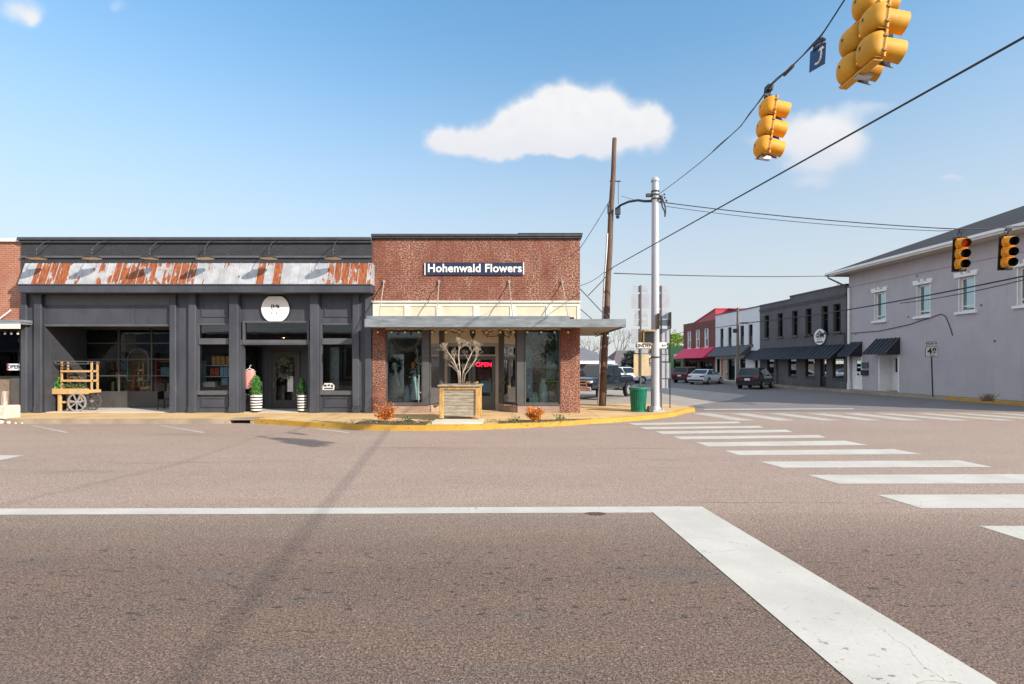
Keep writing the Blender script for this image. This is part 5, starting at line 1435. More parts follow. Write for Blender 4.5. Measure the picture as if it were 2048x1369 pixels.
# green litter bin
yb_ = 21.35; xb_ = PX(1276.5, yb_); B = thing('litter_bin', 'green slatted steel litter bin beside the signal pole', 'bin', (xb_, yb_, .146))
q = MB(); rb0, rb1, hb = .275, .335, .94
for i in range(26):
    a_ = 2 * pi * i / 26; c_, s_ = math.cos(a_), math.sin(a_)
    M3 = Matrix.Rotation(a_, 3, 'Z')
    lo_, hi_ = Vector((c_ * rb0, s_ * rb0, .05)), Vector((c_ * rb1, s_ * rb1, hb - .06))
    q.add([lo_ + M3 @ Vector((0, -.022, 0)), lo_ + M3 @ Vector((0, .022, 0)), lo_ + M3 @ Vector((-.015, .022, 0)), lo_ + M3 @ Vector((-.015, -.022, 0)), hi_ + M3 @ Vector((0, -.027, 0)), hi_ + M3 @ Vector((0, .027, 0)), hi_ + M3 @ Vector((-.015, .027, 0)), hi_ + M3 @ Vector((-.015, -.027, 0))],
          [(0, 1, 5, 4), (1, 2, 6, 5), (2, 3, 7, 6), (3, 0, 4, 7), (4, 5, 6, 7), (3, 2, 1, 0)])
q.build('slatted_side', M['bin'], B, local=True)
q = MB(); q.lathe([(rb1 + .02, hb - .09), (rb1 + .035, hb - .04), (rb1 + .03, hb), (rb1 - .05, hb + .01), (rb1 - .06, hb - .06), (rb1 + .02, hb - .09)], (0, 0, 0), 26); q.build('rim', M['bin'], B, local=True)
q = MB(); q.lathe([(rb0 + .01, 0), (rb0 + .02, .08), (rb0 - .02, .08), (rb0 - .02, 0)], (0, 0, 0), 26); q.build('base_ring', M['bin'], B, local=True)
q = MB(); q.lathe([(.0, .05), (rb0 - .03, .05), (rb1 - .06, hb - .1)], (0, 0, 0), 20); q.build('liner', M['bindark'], B, local=True)
# far utility pole on the side street
Yq = 49.0; xq = PX(1475.5, Yq); up2 = thing('utility_pole', 'slim grey utility pole on the far side street in front of the white building', 'pole', (xq, Yq, 0))
q = MB(); q.cyl((xq, Yq, 0), (xq, Yq, PZ(616, Yq)), .16, .10, 10); q.build('shaft', M['barkgrey'], up2)
q = MB(); q.tube([(xq, Yq, PZ(647, Yq)), (xq + .5, Yq, PZ(645.5, Yq)), (xq + .7, Yq, PZ(646, Yq))], .03, 6); q.rbox((xq + .65, Yq, PZ(646.5, Yq)), (.55, .25, .12)); q.build('street_light', M['cable'], up2)
q = MB(); q.rbox((xq - .25, Yq, PZ(662, Yq)), (.3, .25, .35)); q.build('junction_box', M['cable'], up2)
# route sign on the right
YR = 31.2
xr = PX(1864, YR)
RS = thing('route_sign', 'route 48 shield sign under a north plate in front of the grey wall', 'sign', (xr, YR, .146))
q = MB(); q.cyl((xr + .07, YR + .03, .146), (xr - .02, YR + .03, PZ(700, YR)), .036, n=8); q.build('post', M['black'], RS)
q = MB(); zb0, zb1 = PZ(714.5, YR), PZ(693.5, YR); x0, x1 = PX(1850.5, YR), PX(1877, YR); hw_ = (x1 - x0) / 2; xm = (x0 + x1) / 2
shp = lambda k: [Vector((xm + u * hw_ * k, YR, (zb0 + zb1) / 2 + v * (zb1 - zb0) / 2 * k)) for (u, v) in ((-.98, -1), (.98, -1), (1, -.1), (1, .55), (.85, .95), (.6, 1), (-.6, 1), (-.85, .95), (-1, .55), (-1, -.1))]
q.prism(shp(1), (0, .012, 0)); q.build('sign_edge', M['greyframe'], RS)
q = MB(); q.prism([p + Vector((0, -.012, 0)) for p in shp(.92)], (0, .011, 0)); q.build('sign_face', M['offwhite'], RS)
lettering('48', .50, M['black'], RS, Vector((xm, YR - .018, (zb0 + zb1) / 2 + .02)) - wloc(RS), bold=.012)
lettering('TENN', .09, M['greyframe'], RS, Vector((xm, YR - .016, zb0 + .07)) - wloc(RS))
q = MB(); z0_, z1_ = PZ(692.5, YR), PZ(683.5, YR); q.box(PX(1852.5, YR), PX(1873.5, YR), YR, YR + .012, z0_, z1_); q.build('north_plate', M['greyframe'], RS)
q = MB(); q.box(PX(1853.2, YR), PX(1872.8, YR), YR - .006, YR, z0_ + .015, z1_ - .015); q.build('plate_face', M['offwhite'], RS)
lettering('NORTH', .17, M['black'], RS, Vector((PX(1863, YR), YR - .01, (z0_ + z1_) / 2)) - wloc(RS), bold=.004)

# ---------------------------------------------------------------- traffic signals (local: face +x, z up, origin at the hanger)
def section(q_house, c, flip=1):
    """one housing: front box with a bulging back; c its centre on the front plane"""
    rings = [(.0, .172), (-.05, .178), (-.085, .176), (-.12, .168), (-.15, .153), (-.175, .132), (-.195, .10), (-.207, .06), (-.211, .02)]
    vs = []; n = 32
    for (x, rr_) in rings:
        e_ = max(2.4, 6.0 + x * 20)
        for i in range(n):
            a_ = 2 * pi * i / n; cs, sn = math.cos(a_), math.sin(a_)
            k_ = rr_ / ((abs(cs) ** e_ + abs(sn) ** e_) ** (1 / e_))
            vs.append(Vector(c) + Vector((x, cs * k_, sn * k_)))
    k = len(rings)
    fs = [(j * n + i, j * n + (i + 1) % n, (j + 1) * n + (i + 1) % n, (j + 1) * n + i) for j in range(k - 1) for i in range(n)]
    fs += [tuple(range(n)), tuple(reversed(range((k - 1) * n, k * n)))]
    q_house.add(vs, fs)
def visor(c):
    q = MB(); n = 20; c = Vector(c)
    for (r_, sgn) in ((.150, 0), (.143, 1)):
        vs = []
        for i in range(n + 1):
            a_ = -.42 * pi + (1.84 * pi) * i / n
            lx_ = .265 + .02 * math.sin(a_)
            vs += [c + Vector((.0, math.cos(a_) * r_, math.sin(a_) * r_)), c + Vector((lx_, math.cos(a_) * (r_ + .006), math.sin(a_) * (r_ + .006) - .03))]
        q.add(vs, [(2 * i, 2 * i + 1, 2 * i + 3, 2 * i + 2) for i in range(n)], sgn)
    return q
def signal(label, hang, ang, tilt, secs, paint, backplate=False, lit=None, group=None, drop=.25):
    T = thing('traffic_signal', label, 'traffic light', hang, ang, group)
    T.rotation_euler = (tilt[0], tilt[1], ang)
    for i, c in enumerate(secs):
        q = MB(); section(q, c); 
        h_ = q.build('signal_housing', paint, T, smooth=True, local=True)
        q = MB(); q.rbox(Vector(c) + Vector((.006, 0, 0)), (.03, .35, .345)); q.build('door_frame', paint, h_, bevel=.006, local=True)
        q = MB(); q.rbox(Vector(c) + Vector((-.0115, 0, 0)), (.004, .352, .347)); q.build('seam', M['signaldark'], h_, local=True)
        for ky in (-1, 1):
            for kz in (-.09, .09): MB().rbox(Vector(c) + Vector((-.006, ky * .184, kz)), (.045, .012, .03)).build('hinge', M['signaldark'], h_, local=True)
        q = MB(); q.rbox(Vector(c) + Vector((-.05, 0, -.179)), (.11, .33, .006)); q.build('joint', M['signaldark'], h_, local=True)
        v_ = visor(Vector(c) + Vector((.021, 0, .008))).build('visor', [paint, M['lens']], T, smooth=True, local=True)
        q = MB(); q.lathe([(.001, .03), (.07, .026), (.13, .008), (.142, 0)], Vector(c) + Vector((.022, 0, .006)), 20, 0, Matrix.Rotation(pi / 2, 3, 'Y')); q.build('lens', M['redlens'] if lit == i else M['lens'], T, smooth=True, local=True)
        if backplate:
            pass
    zmx = max(c[2] for c in secs) + .175; zmn = min(c[2] for c in secs) - .175
    if backplate:
        q = MB(); y_ = .225; q.box(-.175, -.165, -y_, y_, zmn - .10, zmx + .05); q.build('back_plate', M['lens'], T, local=True)
    q = MB(); q.cyl((-.08, secs[0][1], zmx - .01), (-.08, secs[0][1], zmx + drop - .02), .025, n=8); q.rbox((-.08, secs[0][1], zmx + drop - .06), (.10, .16, .1)); q.rbox((-.08, secs[0][1], zmx + .03), (.10, .10, .06)); q.tube([(-.08, secs[0][1] - .06, zmx + .0), (-.08, secs[0][1] - .13, zmx + drop * .5), (-.08, secs[0][1] - .07, zmx + drop - .02)], .012, 5)
    q.build('hanger', M['cable'], T, local=True)
    q = MB(); q.box(-.06, .12, -.05, .05, zmn - .06, zmn - .001); q.build('bottom_bracket', M['greyframe'] if backplate else M['galv'], T, local=True)
    return T
# span wire points
w_pole = Vector((xp + .1, YP - .1, PZ(391, YP)))
h1 = P(1547, 172, 10.15); h2 = P(1746, -70, 7.12)
wend = Vector((3.2, -9.0, 7.4))
sgrp = 'yellow traffic signals hanging over the crossing'
s1 = signal('orange yellow three section traffic signal on the near span wire, seen from behind', h1, 0.02, (0, math.radians(9), 0)[:2] if False else (math.radians(0), math.radians(8)), [(0.02, 0, -.42), (.02, 0, -.78), (.02, 0, -1.14)], M['signal'], group=sgrp, drop=.24)
s2 = signal('large five section yellow traffic signal cluster cut by the top edge, seen from behind', h2, 0.0, (0, math.radians(6)), [(.03, 0, -.50), (.03, -.215, -.875), (.03, -.215, -1.235), (.03, .215, -.875), (.03, .215, -1.235)], M['signalb'], group=sgrp, drop=.32)
MB().rbox((-.02, 0, -.69), (.1, .7, .05)).build('cross_bar', M['signalb'], s2, local=True); MB().rbox((-.02, 0, -1.43), (.1, .72, .03)).build('cross_bar', M['signalb'], s2, local=True)
h3 = P(1926, 459, 19.4); h4 = P(2020, 455, 19.2)
s3 = signal('yellow signal with black back plate and a red top lens, left of the facing pair', h3, math.radians(-106), (0, 0), [(0, 0, -.48), (0, 0, -.84), (0, 0, -1.20)], M['signal'], True, 0, sgrp, .30)
s4 = signal('yellow signal with black back plate and all lenses dark, right of the facing pair', h4, math.radians(-104), (0, 0), [(0, 0, -.48), (0, 0, -.84), (0, 0, -1.20)], M['signal'], True, None, sgrp, .30)
for s_ in (s3, s4):
    s_.rotation_euler = (0.0, math.radians(5), s_.rotation_euler[2])
# blue sign on the wire
hs_ = P(1637, 84, 8.25)
BS = thing('lane_sign', 'small blue turn arrow sign hanging from the near span wire', 'sign', hs_, 0)
BS.rotation_euler = (0, math.radians(4), math.radians(-76))
BS.scale = (.74, .74, .74)
q = MB(); q.rbox((0, 0, -.31), (.42, .012, .42)); q.build('sign_panel', M['bluepanel'], BS, bevel=.004, local=True)
q = MB(); q.tube([(.10, -.012, -.17), (.10, -.012, -.37), (.05, -.012, -.43), (-.04, -.012, -.43)], .022, 6); q.prism([Vector((.02, -.016, -.20)), Vector((.10, -.016, -.11)), Vector((.18, -.016, -.20))], (0, .006, 0)); q.build('arrow', M['white'], BS, local=True)
q = MB()
for k in (-1, 1): q.box(k * .10 - .012, k * .10 + .012, -.02, .02, -.16, .02)
q.rbox((0, 0, 0), (.3, .05, .06)); q.rbox((.02, 0, -.10), (.26, .06, .05)); q.ball((.15, 0, -.03), .035, 7); q.ball((.13, 0, -.1), .035, 7); q.build('hanger', M['cable'], BS, local=True)

# ---------------------------------------------------------------- cables
def sag(a, b, s_, n=16):
    return [a.lerp(b, i / n) - Vector((0, 0, s_ * 4 * (i / n) * (1 - i / n))) for i in range(n + 1)]
def cable(pts, r, label, name='overhead_cable', m='cable'):
    q = MB(); q.tube(pts, r, 8); return tag(q.build(name, M[m], None, smooth=True), label, 'cable')
bsp = hs_ + Vector((0, 0, .03))
seg = []
ctrl = [w_pole, P(1400, 326, 16.6), P(1480, 254, 12.7), h1 + Vector((-.08, 0, -.02)), bsp, h2 + Vector((-.09, 0, .0)), Vector((4.05, 3.5, 6.65)), wend]
for a, b_ in zip(ctrl[:-1], ctrl[1:]): seg += sag(a, b_, .015, 6)[:-1]
cable(seg + [wend], .011, 'span wire from the signal pole to the top edge, carrying signals and the blue sign', 'span_wire')
cable([p + Vector((.02, 0, .03)) + Vector((0, 0, .02 * math.sin(i * 1.3))) for i, p in enumerate(seg[8:26])], .009, 'signal lead lashed along the near span wire', 'signal_lead')
q = MB(); a_ = h1.lerp(bsp, .28); b_ = h1.lerp(bsp, .48); q.cyl(a_, b_, .03, n=8); tag(q.build('cable_splice', M['cable'], None), 'thick black splice sleeve on the span wire between signal and blue sign', 'cable splice')
cA = P(1226, 535, YU); cB = Vector((8.95, -9.0, 6.35)); mid = P(2048, 75, 7.0)
d_ = (mid - cA); cB = cA + d_ * 2.05
cable([P(1176, 592, YU - .4), P(1205, 562, YU - .1)] + sag(cA, cB, .0, 20), .018, 'thick black cable rising from the wooden pole to the upper right edge', 'overhead_cable')
s0 = P(1329, 405.5, YP); e0 = P(1890, 457.5, 19.6)
cable(sag(s0, e0, .10) + sag(e0, h3 + Vector((0, .08, .03)), .0, 3) + sag(h3 + Vector((0, .08, .03)), h4 + Vector((0, .08, .03)), .03, 6) + [Vector((26, 18.2, 7.1))], .018, 'span wire from the signal pole to the pair of signals at right', 'span_wire')
cable(sag(P(1331, 413, YP), P(1880, 462.5, 19.8), .14) + [h3 + Vector((0, .1, .0))], .011, 'thinner wire sagging just below the right hand span wire', 'span_wire')
cable(sag(P(1228, 547, YU), P(1700, 551, 40.0), .12), .022, 'thin level wire from the wooden pole toward the grey building corner', 'overhead_cable')
cable([P(1480, 648, Yq), P(1560, 639, 43.5)] + sag(P(1620, 631.5, 40), P(2140, 533, 20.5), .12), .035, 'long dark cable sweeping across the grey building windows', 'overhead_cable')
cable(sag(P(1800, 607, 31), P(2140, 536, 20.6), .16), .022, 'thinner wire running just under the long dark cable at right', 'overhead_cable')
cable([P(1360, 666, 64), P(1440, 655, 55), P(1475, 650, Yq)], .03, 'wire from the far pole past the red brick building', 'overhead_cable')
cable(sag(P(1160, 497, 21.5), P(1219, 402, YU), .05), .014, 'thin guy wire from the flower shop roof corner up to the wooden pole', 'guy_wire')
cable(sag(P(1160, 572, 21.2), P(1208, 545, YU), .08), .012, 'wire from the flower shop side wall to the wooden pole', 'guy_wire')
cable([P(1232, 419, YU), P(1241, 411, 23.9), P(1257, 404, 23.2), P(1276, 401, 22.5), P(1290, 403, 22), P(1304, 402.5, YP)], .05, 'black curved conduit bridging the wooden pole and the signal pole', 'conduit_arm')
cable(sag(P(1242, 392, 23.8), P(1304, 405, 21.8), .05), .008, 'thin wire between the wooden pole and the signal pole', 'overhead_cable')
# ---------------------------------------------------------------- on and around the charcoal shop
def leafcloud(q, n, pt, size, rnd, ms=(0,)):
    for _ in range(n): q.leaf(pt(), size * rnd.uniform(.6, 1.4), rnd.choice(ms), None, rnd)

# wooden flower cart in the wide recess
YC = 21.45; T = thing('flower_cart', 'golden timber flower cart with shelves and iron wheels in the wide recess', 'cart', (PX(152, YC), YC, .168))
cz = lambda py: PZ(py, YC); cxp = lambda p: PX(p, YC)
q = MB(); q.box(cxp(117), cxp(189), YC - .30, YC + .35, cz(786), cz(780)); q.box(cxp(117), cxp(189), YC - .32, YC - .28, cz(788), cz(777)); tb = q.build('table_top', M['timber'], T, bevel=.006)
for (p0, yy_) in ((127, YC - .28), (121, YC + .28)):
    MB().box(cxp(p0), cxp(p0 + 5.5), yy_, yy_ + .09, .168, cz(786)).build('leg', M['timber'], T, bevel=.005)
for (p0, yy_) in ((121, YC + .0), (181, YC + .0), (121, YC + .3), (181, YC + .3)):
    MB().box(cxp(p0), cxp(p0 + 3), yy_, yy_ + .05, cz(780), cz(724)).build('upright', M['timber'], T)
for py in (745, 764): MB().box(cxp(122), cxp(184), YC - .04, YC + .34, cz(py), cz(py - 4)).build('shelf', M['timber'], T, bevel=.004)
MB().box(cxp(131), cxp(170), YC - .25, YC - .19, cz(806), cz(802)).build('cross_bar', M['timber'], T)
q = MB(); q.frame(cxp(120), cxp(186), cz(729), cz(722.5), .03, YC - .25, YC - .2); q.frame(cxp(120), cxp(186), cz(729), cz(722.5), .03, YC + .3, YC + .34)
for k in range(7): q.box(cxp(121 + k * 10.5), cxp(122.5 + k * 10.5), YC - .22, YC + .32, cz(724), cz(722.5))
q.build('top_rack', M['greyframe'], T)
MB().box(cxp(164), cxp(169), YC - .2, YC - .1, cz(805), cz(785)).build('axle_bracket', M['timber'], T)
for (pw, yw) in ((168.5, YC - .36), (173, YC + .30)):
    c = Vector((cxp(pw), yw, .168 + .355)); q = MB()
    Mx = Matrix.Rotation(pi / 2, 3, 'X')
    q.lathe([(.355, -.03), (.355, .03), (.315, .03), (.315, -.03), (.355, -.03)], c, 28, 0, Mx)
    w_ = q.build('wheel', M['galv'] if yw < YC else M['greyframe'], T)
    q = MB()
    for i in range(7):
        a_ = 2 * pi * i / 7 + .2; q.rbox(c + Vector((math.cos(a_) * .17, 0, math.sin(a_) * .17)), (.30, .03, .045), Matrix.Rotation(-a_, 3, 'Y'))
    q.build('spokes', M['galv'] if yw < YC else M['greyframe'], w_); MB().cyl(c + Vector((0, -.05, 0)), c + Vector((0, .05, 0)), .06, n=12).build('hub', M['galv'], w_)
rr = random.Random(3)
q = MB(); leafcloud(q, 420, lambda: (rr.uniform(cxp(128), cxp(168)), YC + rr.uniform(-.1, .25), cz(780) + abs(rr.gauss(0, .12)) + .04), .07, rr)
tag(q.build('trailing_plant', M['weed'], None), 'mass of dark trailing foliage on the table of the timber cart', 'plant')
q = MB(); leafcloud(q, 110, lambda: (cxp(146) + rr.gauss(0, .16), YC + .15, cz(762) + abs(rr.gauss(0, .14))), .06, rr)
tag(q.build('dried_flowers', M['dryleaf'], None), 'thin dried flowers on the middle shelf of the timber cart', 'plant')
q = MB(); leafcloud(q, 160, lambda: (cxp(116) + rr.gauss(0, .06), YC - .05 + rr.gauss(0, .08), cz(772) + rr.gauss(0, .14)), .11, rr)
P_ = thing('potted_plant', 'leafy plant hanging at the left end of the timber cart', 'plant', (cxp(116), YC, cz(790)))
q.build('foliage', M['greenleaf'], P_)
q = MB(); q.lathe([(.05, cz(786)), (.09, cz(778)), (.085, cz(778))], (cxp(116), YC - .05, 0), 12); q.build('pot', M['offwhite'], P_)
# dark chair at the right of the recess
YH = 22.2; xh = PX(333, YH); T = thing('chair', 'small black wooden chair at the right end of the wide recess', 'chair', (xh, YH, .168))
MB().box(xh - .24, xh + .28, YH - .22, YH + .22, PZ(799, YH) - .02, PZ(799, YH) + .02).build('seat', M['black'], T, bevel=.006)
for (dx_, dy) in ((-.22, -.2), (.26, -.2), (-.22, .2), (.26, .2)): MB().cyl((xh + dx_, YH + dy, .168), (xh + dx_, YH + dy, PZ(799, YH)), .022, n=8).build('leg', M['black'], T)
q = MB(); q.box(xh - .26, xh - .22, YH - .2, YH + .2, PZ(799, YH), PZ(788, YH) + .1); q.box(xh - .24, xh + .26, YH - .21, YH - .18, PZ(812, YH), PZ(809, YH)); q.build('backrest', M['black'], T)
# things behind the recess glazing
YI = 24.2
def ib(px, Y=YI): return PX(px, Y)
T = thing('arched_cabinet', 'brown arched cabinet door with a pale rim standing inside the dark shop', 'cabinet', (ib(276), YI, .17))
def arch(x0, x1, z0, zs, n=14):
    cx_, r_ = (x0 + x1) / 2, (x1 - x0) / 2
    return [Vector((x0, YI, z0)), Vector((x1, YI, z0))] + [Vector((cx_ + r_ * math.cos(pi * i / n), YI, zs + r_ * math.sin(pi * i / n) * 1.05)) for i in range(n + 1)]
q = MB(); q.prism(arch(ib(254), ib(298), PZ(763, YI), PZ(720, YI)), (0, .25, 0)); q.build('rim', M['offwhite'], T)
q = MB(); q.prism([p + Vector((0, -.02, 0)) for p in arch(ib(256.5), ib(295.5), PZ(760, YI), PZ(720, YI))], (0, .018, 0)); q.build('panel', pbr('brown_panel', (.24, .15, .095), .6, var=.15), T)
MB().box(ib(250), ib(300), YI - .1, YI + .5, .17, PZ(763, YI)).build('stand', M['taupefab'], T)
q = MB(); q.lathe([(.001, 1.15), (.06, .75), (.12, .30), (.10, .17)], (0, 0, 0), 14, 0, Matrix.Rotation(.16, 3, 'Y')); o = tag(q.build('folded_umbrella', M['terracotta'], None), 'folded red umbrella propped in the dark shop below the arched cabinet', 'umbrella'); o.location = (ib(272, 23.6) - .18, 23.6, PZ(785, 23.6) - .1)
q = MB(); q.box(ib(239), ib(253), YI + .3, YI + .6, PZ(760, YI), PZ(722, YI)); leafcloud(q, 60, lambda: (ib(246) + rr.gauss(0, .12), YI + .2, PZ(738, YI) + rr.gauss(0, .3)), .16, rr); tag(q.build('fabric_bundle', M['bluebox'], None), 'pale blue fabric bundle hanging left of the arched cabinet', 'fabric')
T = thing('display_rack', 'red wooden frame rack with folded blue cloth inside the shop right', 'rack', (ib(335), YI, .17))
q = MB(); q.frame(ib(310), ib(352), PZ(790, YI), PZ(722, YI), .06, YI, YI + .4); q.box(ib(310), ib(352), YI, YI + .4, PZ(742, YI), PZ(739, YI)); q.build('frame', M['redbox'], T); MB().box(ib(322), ib(350), YI - .02, YI + .3, PZ(750, YI), PZ(735, YI)).build('folded_cloth', M['bluebox'], T)
q = MB(); q.prism([Vector((ib(190), YI, PZ(786, YI))), Vector((ib(216), YI, PZ(786, YI))), Vector((ib(213), YI, PZ(727, YI))), Vector((ib(196), YI, PZ(722, YI)))], (0, .3, 0)); tag(q.build('hanging_coat', M['taupefab'], None), 'brown coat hanging inside the dark shop behind the cart', 'coat')
q = MB(); q.cyl((ib(226, 23.8), 23.8, PZ(784, 23.8)), (ib(226, 23.8), 23.8, PZ(764, 23.8)), .05, n=10); tag(q.build('white_candle', M['white'], None), 'tall white candle on the ledge inside the shop behind the cart wheel', 'candle')
q = MB(); q.box(ib(206), ib(240), YI + 1, YI + 1.1, PZ(703, YI), PZ(668, YI)); tag(q.build('wall_print', M['dryleaf'] if False else M['tanwall'], None), 'pale framed print high on the wall inside the dark shop', 'picture')
# goods in the left bay window
YB = 21.45
def bp(px): return PX(px, YB)
T = thing('display_shelf', 'white two tier display shelf inside the bay window left of the shop door', 'shelf', (bp(432), YB, .17))
for py in (731, 753, 781): MB().box(bp(406), bp(462), YB - .05, YB + .3, PZ(py + 1.5, YB), PZ(py, YB)).build('shelf_board', M['offwhite'], T)
for px in (406, 461): MB().box(bp(px), bp(px + 1), YB + .25, YB + .3, .17, PZ(712, YB)).build('upright', M['greyframe'], T)
for i, px in enumerate((423, 432, 441.5, 452)):
    q = MB(); q.box(bp(px), bp(px + 8), YB, YB + .22, PZ(730.5, YB), PZ(713, YB)); tag(q.build('gift_bag', M['cardboard'], None, bevel=.015), 'orange wicker gift bag on the top display shelf, %s in the row' % ('first', 'second', 'third', 'last')[i], 'bag', 'orange gift bags in the bay window')
for i, px in enumerate((420, 429.5)):
    q = MB(); q.box(bp(px), bp(px + 8.5), YB, YB + .2, PZ(752.5, YB), PZ(736, YB)); tag(q.build('gift_box', M['redbox'], None, bevel=.01), 'red gift box on the lower display shelf, %s' % ('at its left end', 'beside the blue boxes')[i], 'box', 'gift boxes in the bay window')
for i, px in enumerate((440, 447.5, 455)):
    q = MB(); q.box(bp(px), bp(px + 7), YB, YB + .2, PZ(752.5, YB), PZ(735, YB)); tag(q.build('gift_box', M['bluebox'], None, bevel=.01), 'pale blue gift box on the lower display shelf, %s of three' % ('first', 'middle', 'last')[i], 'box', 'gift boxes in the bay window')
q = MB(); q.box(bp(413), bp(437), YB - .25, YB - .05, PZ(774, YB), PZ(764, YB)); tag(q.build('card_tray', M['offwhite'], None), 'white card tray low in the bay window left of the door', 'tray')
q = MB(); q.box(bp(448), bp(461), YB - .2, YB, PZ(770, YB), PZ(757, YB)); tag(q.build('picture_card', M['bluebox'], None), 'blue and white picture card standing low in the bay window', 'card')
q = MB(); q.box(bp(399), bp(410), YB + .05, YB + .1, PZ(772, YB), PZ(722, YB)); tag(q.build('shop_curtain', M['paleblue'], None), 'pale blue green curtain at the left side of the bay window', 'curtain')
# right bay window: sticker and white cabinet
q = MB()
q.prism([Vector((X(643), 20.924, Z(781))), Vector((X(666), 20.924, Z(781))), Vector((X(667), 20.924, Z(772))), Vector((X(662), 20.924, Z(767))), Vector((X(647), 20.924, Z(767))), Vector((X(643), 20.924, Z(773)))], (0, .004, 0))
S = tag(q.build('window_sticker', M['offwhite'], None), 'white edged van shaped sticker low on the window right of the shop door', 'sticker')
q = MB()
for (p0, p1, y0, y1) in ((645, 651, 770, 774), (653, 658, 769.5, 773), (660, 664, 770, 775), (646, 664, 776.5, 779)): q.box(X(p0), X(p1), 20.920, 20.923, Z(y1), Z(y0))
q.build('lettering', M['cable'], S)
q = MB(); q.box(bp(650), bp(668), YB + .6, YB + 1.0, PZ(780, YB), PZ(694, YB)); T = tag(q.build('tall_cabinet', M['galv'], None), 'tall pale cabinet inside the window right of the shop door', 'cabinet')
q = MB(); q.frame(bp(676), bp(712), PZ(758, YB), PZ(690, YB), .06, YB + .8, YB + .86); tag(q.build('mirror_frame', M['greyframe'], None), 'large dark framed mirror inside the window right of the shop door', 'mirror')
# pendant lamp over the door
zL = PZ(674, 21.9); xP = PX(567.5, 21.9); T = thing('pendant_lamp', 'brass pendant lamp glowing behind the transom above the shop door', 'lamp', (xP, 23.2, 3.0))
xP = PX(567.5, 23.2); zL = PZ(676, 23.2)
q = MB(); q.lathe([(.03, .22), (.07, .20), (.17, .05), (.20, 0)], (xP, 23.2, zL), 16); q.build('lamp_shade', M['brass'], T, smooth=True)
q = MB(); q.ball((xP, 23.2, zL + .04), .055, 10); q.build('bulb', M['bulb'], T, smooth=True)
MB().cyl((xP, 23.2, zL + .2), (xP, 23.2, 3.66), .008, n=6).build('cord', M['black'], T)
# door wreath, notice
q = MB(); cW = P(570, 738, 22.5)
def wr():
    a_ = rr.uniform(0, 2 * pi); r_ = .30 + rr.gauss(0, .085)
    return cW + Vector((math.cos(a_) * r_ * .9, rr.uniform(-.06, .02), math.sin(a_) * r_ * 1.12))
leafcloud(q, 460, wr, .085, rr, (0, 0, 1))
tag(q.build('door_wreath', [M['silver'], M['weed']], None), 'silvery green leaf wreath hung on the dark shop door', 'wreath')
q = MB(); q.box(PX(574.5, 22.6), PX(586, 22.6), 22.612, 22.616, PZ(784, 22.6), PZ(753, 22.6)); tag(q.build('door_notice', M['white'], None), 'white paper notice taped to the glass of the shop door', 'notice')
# pink top on a hanger
YS = 21.15; xs0 = PX(499.5, YS)
T = thing('hanging_sweater', 'pink knitted top on a white hanger left of the shop door', 'clothing', (xs0, YS, PZ(735, YS)))
q = MB(); zt_, zb_ = PZ(740, YS), PZ(777.5, YS)
rows = []; n = 18
for j, (t_, w_, dd) in enumerate(((0, .07, .04), (.06, .17, .05), (.16, .20, .06), (.4, .195, .07), (.7, .19, .07), (1, .175, .06))):
    z_ = zt_ + (zb_ - zt_) * t_
    rows.append([Vector((xs0 + w_ * math.cos(2 * pi * i / n) + .02 * t_ * math.sin(i), YS + dd * math.sin(2 * pi * i / n) + .025 * math.sin(i * 2.4) * t_, z_ + .025 * math.sin(i * 1.9) * t_)) for i in range(n)])
vs = [p for r_ in rows for p in r_]; q.add(vs, [(j * n + i, j * n + (i + 1) % n, (j + 1) * n + (i + 1) % n, (j + 1) * n + i) for j in range(5) for i in range(n)])
q.tube([(xs0 - .18, YS, zt_ - .05), (xs0 - .23, YS - .02, zt_ - .3), (xs0 - .20, YS - .03, zt_ - .55)], .06, 8); q.tube([(xs0 + .18, YS, zt_ - .05), (xs0 + .22, YS - .02, zt_ - .28), (xs0 + .17, YS - .05, zt_ - .42)], .055, 8)
q.build('knitted_body', M['pink'], T, smooth=True)
q = MB(); q.tube([(xs0 - .17, YS, zt_ - .02), (xs0, YS, zt_ + .06), (xs0 + .17, YS, zt_ - .02)], .012, 6); q.tube([(xs0, YS, zt_ + .06), (xs0, YS, zt_ + .13), (xs0 + .03, YS, zt_ + .18), (xs0 + .06, YS, zt_ + .15)], .008, 5); q.build('hanger', M['white'], T)
q = MB(); q.box(xs0 - .01, xs0 + .01, YS - .0, YS + .02, .168, zt_ + .2); q.box(xs0 - .16, xs0 + .16, YS - .14, YS + .14, .166, .19); q.box(xs0 - .01, xs0 + .09, YS, YS + .02, zt_ + .16, zt_ + .18); q.build('stand', M['black'], T)
